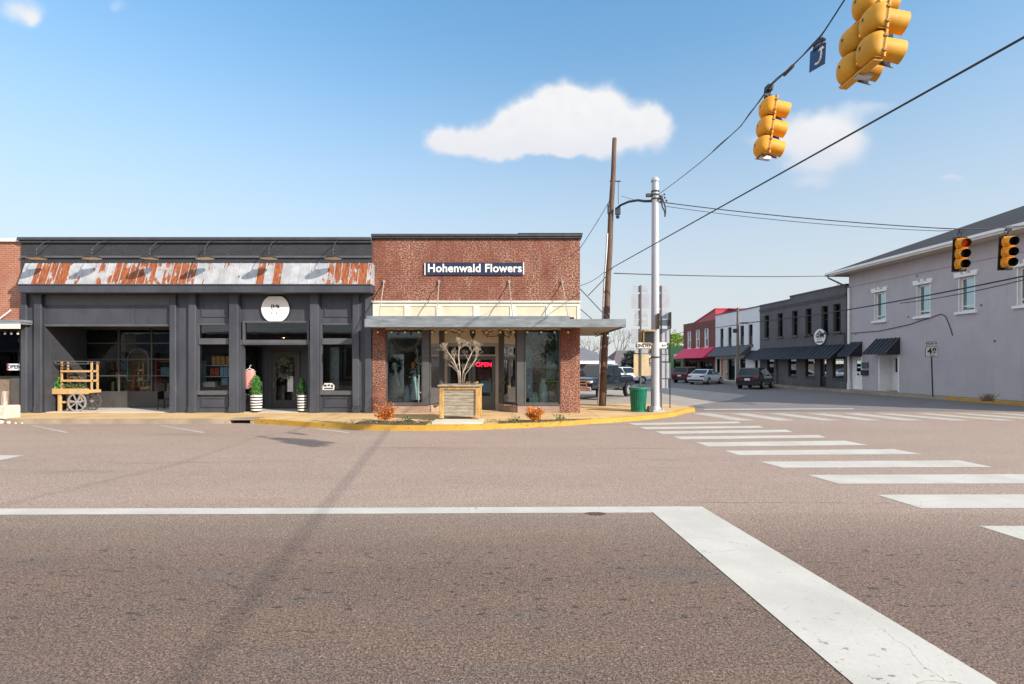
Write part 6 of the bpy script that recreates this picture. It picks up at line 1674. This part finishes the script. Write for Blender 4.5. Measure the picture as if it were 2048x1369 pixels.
# striped pots with topiaries
def topiary(label, px, pot_w, Y, shape, lm):
    x_ = PX(px, Y); T = thing('topiary_pot', label, 'potted plant', (x_, Y, .166), 0, 'striped pots beside the shop door')
    z0, z1 = PZ(823, Y), PZ(790, Y); h = z1 - z0
    q = MB(); q.lathe([(.001, 0), (pot_w * .84, 0), (pot_w, h * .45), (pot_w * 1.0, h), (pot_w * .9, h), (pot_w * .88, h - .05), (.001, h - .05)], (0, 0, 0), 24); q.build('pot', M['stripe'], T, smooth=False, local=True)
    q = MB(); leafcloud(q, 70, lambda: (rr.gauss(0, pot_w * .5), rr.gauss(0, pot_w * .5), h + rr.uniform(-.02, .07)), .07, rr); q.build('moss', M['pinkleaf'] if 'pinkleaf' in M else M['autumn'], T, local=True)
    q = MB(); q.cyl((0, 0, h - .05), (0, 0, h + .7), .018, n=6); q.build('stem', M['barkgrey'], T, local=True)
    q = MB()
    for (cz_, r_, n_) in shape:
        def pt():
            d = Vector((rr.gauss(0, 1), rr.gauss(0, 1), rr.gauss(0, 1))).normalized(); k_ = r_ * (.60 + .55 * rr.random() ** 1.5)
            return (d.x * k_, d.y * k_, h + cz_ + d.z * k_ * 1.05)
        leafcloud(q, n_, pt, .058, rr)
    q.build('foliage', lm, T, local=True); return T
M['pinkleaf'] = leafmat('pink_moss', (.5, .25, .24), (.62, .42, .4))
topiary('striped pot with a bright green two ball topiary, left of the shop door', 512.5, .215, 21.05, [(.14, .185, 620), (.40, .175, 560), (.56, .13, 320), (.68, .085, 120)], M['topleaf'])
topiary('striped pot with a dark green cone topiary, right of the shop door', 604.5, .185, 21.05, [(.14, .175, 560), (.30, .155, 460), (.44, .125, 320), (.56, .085, 180), (.64, .05, 70)], M['topleafd'])

M['hydra'] = leafmat('hydrangea_petal', (.30, .45, .60), (.55, .68, .78))
M['blossom'] = leafmat('white_petal', (.62, .58, .52), (.82, .80, .76))
M['lilac'] = leafmat('lilac_petal', (.45, .30, .42), (.68, .52, .60))
# ---------------------------------------------------------------- flower shop dressing
q = MB(); q.box(-1.40, -.86, 22.02, 22.05, PZ(735, 22.03), PZ(722, 22.03))
ON = thing('open_sign', 'glowing red neon open sign in the flower shop door', 'sign', (-1.13, 22.03, PZ(729, 22.03)))
o = lettering('OPEN', .24, M['neon'], ON, (.0, -.03, -.02), extrude=.012, bold=.004)
q = MB(); q.box(-.30, .30, -.005, .02, -.16, .16); q.build('sign_back', M['lens'], ON, local=True)
q = MB(); q.box(-.24, .24, -.0, .01, -.62, -.22); q.build('red_panel', pbr('dark_red_card', (.10, .008, .015), .6), ON, local=True)
q = MB(); q.box(PX(960, 22.2), PX(982, 22.2), 22.2, 22.22, PZ(786, 22.2), PZ(757, 22.2)); tag(q.build('door_poster', M['bluebox'], None), 'blue poster low behind the flower shop door glass', 'poster')
# lantern and twig ornament over the door
cl = P(945.5, 667, 21.6); T = thing('hanging_lantern', 'dark iron lantern hanging above the flower shop entrance', 'lantern', cl)
q = MB(); q.lathe([(.02, .28), (.11, .20), (.12, .14), (.10, -.08), (.03, -.2), (.001, -.27)], (0, 0, 0), 6); q.build('lantern_body', M['black'], T, local=True)
MB().cyl((0, 0, .27), (0, 0, 3.40 - cl.z), .008, n=5).build('hook', M['black'], T, local=True)
q = MB()
for (c, r_, a0, a1, zs) in ((P(930, 668, 21.7), .22, .3, 3.6, 1.0), (P(962, 668, 21.7), .26, -.6, 2.9, 1.0), (P(985, 664, 21.7), .36, 2.6, 5.6, .5), (P(975, 655, 21.7), .30, 3.3, 6.2, .6), (P(915, 660, 21.7), .25, 3.4, 6.0, .5)):
    for k in range(2):
        q.tube([c + Vector(((r_ + k * .03) * math.cos(a0 + (a1 - a0) * i / 12), .02 * math.sin(i + k), (r_ + k * .03) * zs * math.sin(a0 + (a1 - a0) * i / 12))) for i in range(13)], .014, 5)
tag(q.build('vine_garland', M['rope'], None), 'curly brown vine garland over the flower shop entrance', 'garland')
# string lights under the canopies
def string_lights(label, x0, x1, y, z, n, dz=.10):
    T = thing('string_lights', label, 'string lights', ((x0 + x1) / 2, y, z))
    q = MB(); pts = []
    for i in range(n * 4 + 1):
        t_ = i / (n * 4); pts.append((x0 + (x1 - x0) * t_, y, z - .07 * abs(math.sin(pi * n * t_))))
    q.tube(pts, .008, 5); q.build('wire', M['cable'], T)
    for i in range(n):
        x_ = x0 + (x1 - x0) * (i + .5) / n; zz_ = z - .07
        q = MB(); q.cyl((x_, y, zz_), (x_, y, zz_ - .06), .02, n=6); sk = q.build('bulb_socket', M['black'], T)
        q = MB(); q.ball((x_, y, zz_ - .095), .042, 8); q.build('bulb', M['bulbw'], sk, smooth=True)
string_lights('string of white globe bulbs along the flower shop canopy underside', PX(742, 20.3), PX(1150, 20.3), 20.3, 3.33, 15)
string_lights('string of white globe bulbs under the canopy at the left edge', PX(-60, 20.5), PX(42, 20.5), 20.5, PZ(659, 20.5), 8)
string_lights('bulbs strung along the side canopy beyond the brick corner', 3.2, 3.9, 21.8, 3.28, 3)
# ceiling tubes seen through the panes
for (nm_, x_, y_) in (('left', -3.6, 22.6), ('middle', -1.4, 24.4), ('right', .9, 22.6)):
    T = thing('ceiling_light', 'white fluorescent ceiling light inside the flower shop, %s one' % nm_, 'light', (x_, y_, 3.6), 0, 'ceiling lights in the flower shop')
    MB().box(x_ - .6, x_ + .6, y_ - .08, y_ + .08, 3.56, 3.65).build('fixture', M['white'], T); MB().box(x_ - .58, x_ + .58, y_ - .05, y_ + .05, 3.535, 3.558).build('tube', M['tube'], T)
# window displays
yb = 21.45
def fp(px, Y=yb): return PX(px, Y)
q = MB(); q.box(fp(777), fp(808), yb, yb + .03, PZ(803, yb), PZ(709, yb)); tag(q.build('display_board', M['galv'], None), 'tall pale board carrying a dark wreath in the left show window', 'board')
q = MB(); cW2 = P(789.5, 732, yb - .05)
def wr2():
    a_ = rr.uniform(0, 2 * pi); r_ = .21 + rr.gauss(0, .05); return cW2 + Vector((math.cos(a_) * r_, rr.uniform(-.04, .02), math.sin(a_) * r_ * 1.15))
leafcloud(q, 420, wr2, .07, rr); tag(q.build('wreath', M['darkleaf'], None), 'dark evergreen wreath on the pale board in the left show window', 'wreath')
q = MB(); q.ball(cW2 + Vector((0, -.03, .04)), .09, 8); q.prism([cW2 + Vector((-.03, -.05, 0)), cW2 + Vector((.05, -.05, 0)), cW2 + Vector((.22, -.05, -.75)), cW2 + Vector((.12, -.05, -.8))], (0, .01, 0)); tag(q.build('ribbon_bow', M['offwhite'], None), 'pale ribbon bow with a long tail on the dark wreath', 'ribbon')
q = MB(); cG = P(812, 668, yb - .1); pts = [cG + Vector((.56 * math.cos(pi * (1 + i / 16)) , .0, .62 * math.sin(pi * (1 + i / 16)))) for i in range(17)]
q.tube(pts, .075, 8); leafcloud(q, 320, lambda: rr.choice(pts) + Vector((rr.gauss(0, .07), rr.gauss(0, .05), rr.gauss(0, .07))), .09, rr); tag(q.build('swag_garland', M['rope'], None), 'thick brown swag garland draped high in the left show window', 'garland')
q = MB(); q.lathe([(.001, -.14), (.06, -.12), (.075, 0), (.05, .10), (.02, .14)], P(825.5, 731, yb), 10); tag(q.build('paper_lantern', M['orange'], None), 'small orange lantern hanging in the left show window', 'lantern')
q = MB(); q.lathe([(.20, 0), (.14, .5), (.06, .95), (.01, 1.25)], (fp(829), yb + .1, PZ(800, yb)), 12); leafcloud(q, 160, lambda: (fp(829) + rr.gauss(0, .1), yb + .05, PZ(790, yb) + rr.uniform(0, 1.1)), .1, rr); tag(q.build('display_tree', M['paleblue'], None), 'pale blue green cone tree in the left show window', 'tree')
T = thing('display_chair', 'small grey slatted chair low in the left show window', 'chair', (fp(791), yb + .1, .44))
q = MB(); q.box(fp(783), fp(802), yb - .1, yb + .2, PZ(790, yb), PZ(788, yb)); q.build('seat', M['galv'], T)
q = MB()
for k in range(3): q.box(fp(782), fp(803), yb + .18, yb + .21, PZ(786 - k * 6, yb), PZ(783 - k * 6, yb))
q.build('backrest', M['galv'], T)
for px in (783, 800): MB().box(fp(px), fp(px + 2), yb - .08, yb - .05, .44, PZ(789, yb)).build('leg', M['galv'], T)
q = MB(); q.lathe([(.11, 0), (.12, .05), (.09, .30), (.11, .48), (.02, .6)], (fp(815), yb - .15, PZ(804, yb)), 10); tag(q.build('glass_lantern', M['bluebox'], None), 'blue glass lantern on the sill of the left show window', 'lantern')
q = MB(); q.tube([(fp(838), yb - .1, PZ(806, yb)), (fp(838), yb, PZ(740, yb)), (fp(834), yb, PZ(700, yb)), (fp(828), yb, PZ(690, yb))], .018, 6); tag(q.build('plant_hook', M['offwhite'], None), 'pale shepherd hook beside the grey post in the left show window', 'hook')
# right show window
def spray(label, c, s_, n, mt, nm='foliage_spray', sz=.12, cat='plant'):
    q = MB(); c = Vector(c); leafcloud(q, n, lambda: c + Vector((rr.gauss(0, s_[0]), rr.gauss(0, s_[1]), rr.gauss(0, s_[2]))), sz, rr); return tag(q.build(nm, M[mt], None), label, cat)
spray('pale palm spray high in the right show window', P(1088, 690, yb + .2), (.28, .1, .16), 170, 'weed', sz=.22)
spray('dried flower bunch half way up the right show window', P(1080, 735, yb), (.20, .1, .16), 200, 'dryleaf', 'dried_flowers')
spray('bright green fern beside the right edge of the right show window', P(1112, 742, yb), (.09, .08, .26), 130, 'greenleaf', 'fern', .11)
spray('green leafy plant low in the right show window', P(1100, 765, yb), (.16, .08, .10), 120, 'greenleaf', 'leafy_plant')
spray('green plant behind the narrow angled pane right of the entrance', (PX(1018, 21.9), 21.9, PZ(770, 21.9)), (.14, .15, .28), 190, 'greenleaf', 'leafy_plant')
spray('spiky plant low behind the narrow angled pane right of the entrance', (PX(1020, 21.8), 21.8, PZ(795, 21.8)), (.14, .12, .12), 110, 'weed', 'spiky_plant', .16)
spray('brown dried bunch high behind the narrow angled pane right of the entrance', (PX(1019, 21.9), 21.9, PZ(695, 21.9)), (.14, .12, .22), 150, 'dryleaf', 'dried_flowers')
q = MB(); q.lathe([(.15, 0), (.17, .4), (.15, .75), (.10, .9), (.12, .98)], (fp(1087), yb, PZ(807, yb)), 16); tag(q.build('tall_vase', M['paleblue'], None), 'tall pale blue fluted vase in the right show window', 'vase')
for i, (px, w, h) in enumerate(((1061, .06, .34), (1067, .07, .42), (1073, .06, .36))):
    q = MB(); q.lathe([(w, 0), (w, h * .6), (w * .35, h * .8), (w * .4, h)], (fp(px), yb - .2, PZ(808, yb)), 10); tag(q.build('glass_bottle', M['aqua'], None), 'aqua glass bottle on the right show window sill, %s of three' % ('left', 'middle', 'right')[i], 'bottle', 'aqua bottles in the right show window')
q = MB(); q.box(fp(1098), fp(1117), yb, yb + .3, PZ(803, yb), PZ(780, yb)); q.box(fp(1097), fp(1112), yb - .02, yb + .3, PZ(779, yb), PZ(777, yb)); tag(q.build('wooden_crate', M['taupefab'], None), 'dark wooden crate at the right of the right show window', 'crate')
q = MB(); q.lathe([(.001, -.10), (.055, -.02), (.05, .06), (.001, .1)], P(1058, 774, yb - .2), 8); tag(q.build('white_ornament', M['white'], None), 'small white ornament hanging above the aqua bottles', 'ornament')
q = MB(); q.tube([P(1112, 668, yb), P(1114, 720, yb), P(1116, 790, yb)], .03, 6); tag(q.build('white_branch', M['galv'], None), 'pale upright branch at the right side of the right show window', 'branch')
spray('pale blue hydrangea heads low in the right show window', P(1066, 790, yb + .15), (.12, .08, .05), 150, 'hydra', 'hydrangea', .07)
spray('tall green stems behind the tall pale blue vase', P(1086, 752, yb + .1), (.07, .05, .20), 120, 'springleaf', 'tall_greenery', .10)
spray('orange and rust blooms above the wooden crate in the right window', P(1108, 772, yb + .1), (.10, .06, .05), 110, 'autumn2', 'flower_bunch', .07)
spray('white blossom spray in the upper middle of the right show window', P(1070, 712, yb + .15), (.16, .08, .12), 140, 'blossom', 'blossom_spray', .07)
spray('green potted fern low beside the blue glass lantern', P(803, 796, yb - .05), (.10, .06, .07), 140, 'greenleaf', 'fern', .08)
spray('white blossom spray beside the orange paper lantern', P(836, 722, yb), (.07, .05, .16), 110, 'blossom', 'blossom_spray', .06)
spray('pink and lilac flowers behind the slatted display chair', P(800, 775, yb + .3), (.18, .06, .07), 150, 'lilac', 'flower_bunch', .07)
spray('green leaves behind the narrow angled pane left of the entrance', (PX(868, 21.9), 21.9, PZ(785, 21.9)), (.12, .12, .2), 130, 'greenleaf', 'leafy_plant')
q = MB(); q.box(fp(1094), fp(1121), yb + .4, yb + .44, PZ(760, yb), PZ(700, yb)); tag(q.build('display_board', M['paleblue'], None), 'pale green grey board at the back right of the right show window', 'board')
q = MB(); q.box(fp(1052), fp(1066), yb + .5, yb + .54, PZ(800, yb), PZ(690, yb)); tag(q.build('drape', M['bluebox'], None), 'pale blue drape at the left of the right show window', 'drape')
# weathered planter with the pruned tree
YPf = 17.75; x0, x1 = PX(878.5, YPf), PX(959.5, YPf); zb_, zt_ = .24, PZ(770.5, YPf); dp = 1.15
pd = MB(); pd.box(PX(866, 17.2), PX(965, 17.2), 16.95, 18.05, .14, .205); struct(pd.build('planter_pad', M['slab']))
T = thing('planter_box', 'big weathered board planter box with ochre corner posts on the kerb bed', 'planter', ((x0 + x1) / 2, YPf + dp / 2, .235))
nb = 8
for (face) in (0, 1):
    q = MB(); yy_ = YPf + .05 if face == 0 else YPf + dp - .08
    for i in range(nb):
        z0 = zb_ + .08 + (zt_ - .12 - zb_ - .08) * i / nb; z1 = zb_ + .08 + (zt_ - .12 - zb_ - .08) * (i + 1) / nb
        q.box(x0 + .10, x1 - .10, yy_, yy_ + .03, z0 + .004, z1 - .004)
    q.build('board_panel', M['weathered'], T)
for xx in (x0 + .05, x1 - .08):
    q = MB()
    for i in range(nb):
        z0 = zb_ + .08 + (zt_ - .12 - zb_ - .08) * i / nb; z1 = zb_ + .08 + (zt_ - .12 - zb_ - .08) * (i + 1) / nb
        q.box(xx, xx + .03, YPf + .12, YPf + dp - .12, z0 + .004, z1 - .004)
    q.build('board_panel', M['weathered'], T)
for (xx, yy_) in ((x0, YPf), (x1 - .14, YPf), (x0, YPf + dp - .14), (x1 - .14, YPf + dp - .14)):
    q = MB(); q.box(xx + .0, xx + .14, yy_, yy_ + .14, .235, zt_ - .05); q.build('corner_post', M['ochre'], T, bevel=.008)
q = MB(); q.box(x0 + .14, x1 - .14, YPf - .0, YPf + .05, zt_ - .14, zt_ - .05); q.build('top_rail', M['ochre'], T)
q = MB(); q.box(x0 - .05, x1 + .05, YPf - .06, YPf + .16, zt_ - .05, zt_); q.box(x0 - .05, x1 + .05, YPf + dp - .16, YPf + dp + .06, zt_ - .05, zt_); q.box(x0 - .05, x0 + .16, YPf + .16, YPf + dp - .16, zt_ - .05, zt_); q.box(x1 - .16, x1 + .05, YPf + .16, YPf + dp - .16, zt_ - .05, zt_); q.build('cap_rail', M['weathered'], T, bevel=.006)
MB().box(x0 + .1, x1 - .1, YPf + .1, YPf + dp - .1, zt_ - .2, zt_ - .12).build('soil', M['mulch'], T)
q = MB(); leafcloud(q, 60, lambda: (rr.uniform(x1 - .5, x1 - .05), YPf + rr.uniform(.0, .3), zt_ + rr.uniform(-.02, .1)), .08, rr); tag(q.build('dry_weeds', M['dryleaf'], None), 'tuft of dry weeds at the right rim of the planter box', 'weeds')
# pruned crepe myrtle: stems to knuckles, each knuckle with a fan of twigs
ym = YPf + .5
T = thing('bare_tree', 'small bare pruned tree with pale knuckled branches in the planter box', 'tree', (PX(922, ym), ym, zt_ - .12))
q = MB(); rr = random.Random(11)
def mp(px, py, dy=0.): return P(px, py, ym + dy) + Vector((0, dy, 0)) if False else P(px, py, ym + dy)
stems = [([(918, 775), (917, 745), (908, 722), (898, 708)], .023, -.1), ([(921, 775), (920, 745), (917, 715), (918, 700)], .024, 0.05), ([(924, 775), (926, 745), (936, 722), (944, 705)], .023, .1), ([(926, 775), (930, 750), (941, 735), (952, 718)], .019, -.08), ([(919, 775), (914, 740), (906, 728)], .015, .12)]
def twig(p, d, ln, r, lev):
    e_ = p + d * ln; q.tube([p, p.lerp(e_, .5) + Vector((rr.uniform(-1, 1), rr.uniform(-1, 1), 0)) * ln * .08, e_], r, 5, r1=r * .72)
    if lev == 0: return
    if lev == 2: q.ball(e_, r * 1.25, 6)
    for _ in range(3 if lev > 1 else 4):
        nd = (d * .8 + Vector((rr.uniform(-1, 1), rr.uniform(-1, 1), rr.uniform(-.3, .6))) * .75).normalized(); twig(e_, nd, ln * rr.uniform(.55, .85), r * .62, lev - 1)
for (pts, r_, dy) in stems:
    w_ = [P(a, b_, ym + dy * (i / len(pts))) for i, (a, b_) in enumerate(pts)]
    q.tube(w_, r_, 7, r1=r_ * .7); d_ = (w_[-1] - w_[-2]).normalized()
    for _ in range(5):
        twig(w_[-1], (d_ + Vector((rr.uniform(-1.1, 1.1), rr.uniform(-.8, .8), rr.uniform(-.2, .6)))).normalized(), .165, r_ * .36, 3)
    for k in (1, 2):
        if len(w_) > k + 1: twig(w_[k], (d_ + Vector((rr.uniform(-1, 1), rr.uniform(-.8, .8), .1))).normalized(), .18, r_ * .35, 2)
    q.ball(w_[-1], r_ * .95, 7)
q.build('trunk', M['bark'], T, smooth=True)
# two orange shrubs and bed weeds
def shrub(label, px, py, Y, w, h, mats, n, seed):
    rs_ = random.Random(seed); x_ = PX(px, Y); T = thing('orange_shrub', label, 'shrub', (x_, Y, .15), 0, 'orange shrubs in the kerb bed')
    q = MB()
    for i in range(22):
        a_ = rs_.uniform(0, 2 * pi); u = rs_.uniform(.3, 1); q.tube([(x_, Y, .15), (x_ + math.cos(a_) * w * u * .5, Y + math.sin(a_) * w * u * .5, .15 + h * .6), (x_ + math.cos(a_) * w * u, Y + math.sin(a_) * w * u, .15 + h * rs_.uniform(.6, 1.05))], .006, 4)
    q.build('stems', M['barkgrey'], T)
    q = MB(); lob = [(rs_.uniform(0, 2 * pi), rs_.uniform(.35, 1.0), rs_.uniform(.25, 1.0)) for _ in range(26)]
    for _ in range(n):
        la, lr, lh = rs_.choice(lob); t_ = rs_.uniform(.25, 1.08)
        c = Vector((x_ + math.cos(la) * w * lr * t_, Y + math.sin(la) * w * lr * t_, .15 + h * lh * (t_ ** .7))) + Vector((rs_.gauss(0, 1), rs_.gauss(0, 1), rs_.gauss(0, 1))) * w * .085
        q.leaf(c, rs_.uniform(.03, .08), rs_.choice((0, 0, 1)), (math.cos(la) * lr, math.sin(la) * lr, lh), rs_)
    q.build('foliage', mats, T)
shrub('loose red orange shrub by the kerb under the brick left pier', 769.5, 848, 17.6, .34, .60, [M['autumn'], M['autumn2']], 1500, 5)
shrub('dense orange gold shrub by the kerb in front of the right show window', 1069, 846, 17.75, .33, .42, [M['autumn2'], M['autumn']], 2100, 6)
q = MB(); rr = random.Random(9)
for (pa, pbb) in ((690, 868), (968, 1150)):
    for _ in range(260):
        px = rr.uniform(pa, pbb); Y = rr.uniform(17.0, 17.7)
        if px > 1090: Y += (px - 1090) / 60 * .5
        q.leaf((PX(px, Y), Y, .16 + abs(rr.gauss(0, .03))), rr.uniform(.03, .08), rr.choice((0, 1)), None, rr)
for (px, Y) in ((815, 17.4), (1032, 17.5), (1120, 18.1)):
    for _ in range(60): q.leaf((PX(px, Y) + rr.gauss(0, .08), Y + rr.gauss(0, .06), .17 + abs(rr.gauss(0, .08))), rr.uniform(.05, .10), 0, (0, 0, 1), rr)
o = tag(q.build('bed_weeds', [M['weed'], M['dryleaf']], None), 'low weeds and dead leaves in the planting bed behind the yellow kerb', 'weeds'); o['kind'] = 'stuff'
# pale litter and stones at the left kerb
T = thing('stone_planter', 'pale stone block with an upright grey weathered post at the left edge', 'planter', (PX(2, 18.4), 18.4, .146))
q = MB(); q.box(PX(-40, 18.3), PX(10, 18.3), 18.3, 18.9, .146, PZ(812, 18.4)); q.build('block', M['stone'], T, bevel=.03)
q = MB(); q.tube([(PX(3, 18.5), 18.6, PZ(814, 18.5)), (PX(3.5, 18.5), 18.6, PZ(798, 18.5)), (PX(5, 18.5), 18.6, PZ(783, 18.5))], .085, 10); q.build('post', M['driftwood'], T)
for i, (px, py, r_) in enumerate(((16, 844, .07), (24, 843.5, .08), (30, 844.5, .06), (11, 845, .06), (39, 845, .035), (60, 844, .03))):
    q = MB(); c = G(px, py + 2.5, .0); c.y = min(c.y, 18.28); q.ball((c.x, c.y - r_ * .5, r_ * .75), r_, 8, 0, (1.2, .9, .9)); tag(q.build('pale_stone', M['stone'], None), 'pale rough stone lying at the kerb foot, %s from the left edge' % ('second', 'third', 'fourth', 'first', 'fifth', 'sixth')[i], 'stone', 'pale stones by the left kerb')
T = thing('window_sign', 'small white sign with blue letters and red corner in the left window', 'sign', P(27, 734.5, 20.93)); c = wloc(T)
q = MB(); q.box(PX(15.5, 20.93) - c.x, PX(40.5, 20.93) - c.x, -.015, 0, PZ(741, 20.93) - c.z, PZ(728, 20.93) - c.z, 0); q.build('sign_face', M['white'], T, local=True)
lettering('OPEN', .20, M['bluepanel'], T, (0.03, -.02, 0), bold=.006); MB().box(-.235, -.17, -.019, -.015, -.12, .12).build('red_corner', M['redbox'], T, local=True)
q = MB(); rr = random.Random(14); xa_, xb_ = PX(-40, 21.3), PX(38, 21.3)
leafcloud(q, 420, lambda: (rr.uniform(xa_, xb_), 21.35 + rr.uniform(0, .3), PZ(690, 21.3) + rr.gauss(0, .22)), .11, rr); tag(q.build('hanging_greenery', M['weed'], None), 'dark hanging greenery behind the window at the left edge', 'plant')
q = MB(); q.box(xa_, PX(35, 21.5), 21.5, 21.9, PZ(758, 21.5), PZ(752, 21.5)); leafcloud(q, 90, lambda: (PX(26, 21.4) + rr.gauss(0, .15), 21.4, PZ(748, 21.4) + rr.gauss(0, .08)), .09, rr); tag(q.build('red_bench', M['redbox'], None), 'dark red ledge with dried flowers below the small white window sign', 'ledge')
# dry plant tuft on the far right sidewalk
T = thing('dry_grass_tuft', 'dry brown grass tuft on the kerb below the grey wall at right', 'plant', G(1975, 803, .15)); c = wloc(T)
q = MB()
for _ in range(170):
    a_ = rr.uniform(0, 2 * pi); ln = rr.uniform(.2, .42); sp2 = rr.uniform(.1, .55); b0 = c + Vector((rr.uniform(-.22, .22), rr.uniform(-.1, .1), 0)); t_ = b0 + Vector((math.cos(a_) * sp2 * .8, math.sin(a_) * sp2 * .3, ln)); w2 = Vector((.008, 0, 0))
    q.add([b0 - w2, b0 + w2, t_ + w2 * .4, t_ - w2 * .4], [(0, 1, 2, 3)])
q.build('blades', M['dryleaf'], T)
# fire hydrant stub and small drain by the stop line
q = MB(); pts = [G(*p_) for p_ in ((1168, 1027), (1180, 1025.5), (1200, 1025.5), (1213, 1027.5), (1206, 1031), (1185, 1031.5))]
q.poly([(p.x, p.y, .006) for p in pts]); struct(q.build('road_patch', M['mulch']))
# ---------------------------------------------------------------- the far side of the street behind the camera, seen mirrored in the shop glass
def back_shop(label, x0, x1, h, m_, seed):
    T = thing('brick_shop', label, 'building', ((x0 + x1) / 2, -22, 0)); Yb = -17.0
    q = MB(); n = max(2, int((x1 - x0) / 3.2)); st_ = (x1 - x0) / n
    q.box(x0, x1, Yb - 12, Yb - .3, 0, h, 0)
    q.box(x0, x1, Yb - .3, Yb, 3.2, h, 0)
    for i in range(n + 1): q.box(x0 + i * st_ - .25, x0 + i * st_ + .25, Yb - .3, Yb + .05, 0, 3.2, 0)
    q.build('wall', m_, T)
    for i in range(n):
        q = MB(); q.frame(x0 + i * st_ + .25, x0 + (i + 1) * st_ - .25, .5, 3.2, .1, Yb - .25, Yb - .15); w_ = q.build('window', M['black'], T)
        MB().box(x0 + i * st_ + .35, x0 + (i + 1) * st_ - .35, Yb - .2, Yb - .19, .6, 3.1).build('pane', M['glassdim'], w_)
    MB().box(x0 - .05, x1 + .05, Yb - .35, Yb + .12, h, h + .2).build('parapet_cap', M['offwhite'], T)
    MB().box(x0 + .2, x1 - .2, Yb, Yb + 1.3, 3.2, 3.45).build('canopy', M['canopy'], T)
back_shop('long grey painted shop opposite, mirrored in the wide recess glass', -64, -34.2, 5.4, M['rooffar'], 0)
back_shop('brown brick shop opposite, mirrored in the charcoal shop glass', -34, -17.2, 5.2, M['brownbrick'], 1)
back_shop('dark painted shop opposite, mirrored in the flower shop glass', -17, -6.2, 4.6, M['charbrick'], 2)
back_shop('narrow red brick shop opposite, mirrored in the show windows', -6, 1.2, 6.8, M['redbrick'], 3)
struct(MB().box(-64, 7, -17, -13.5, 0, .15).build('sidewalk', M['walk']))
tree('leafy_tree', 'dark leafy tree opposite, mirrored in the right show window', (5.2, -22, 0), 6.2, 2.4, M['topleafd'], 2200, .35, 41)
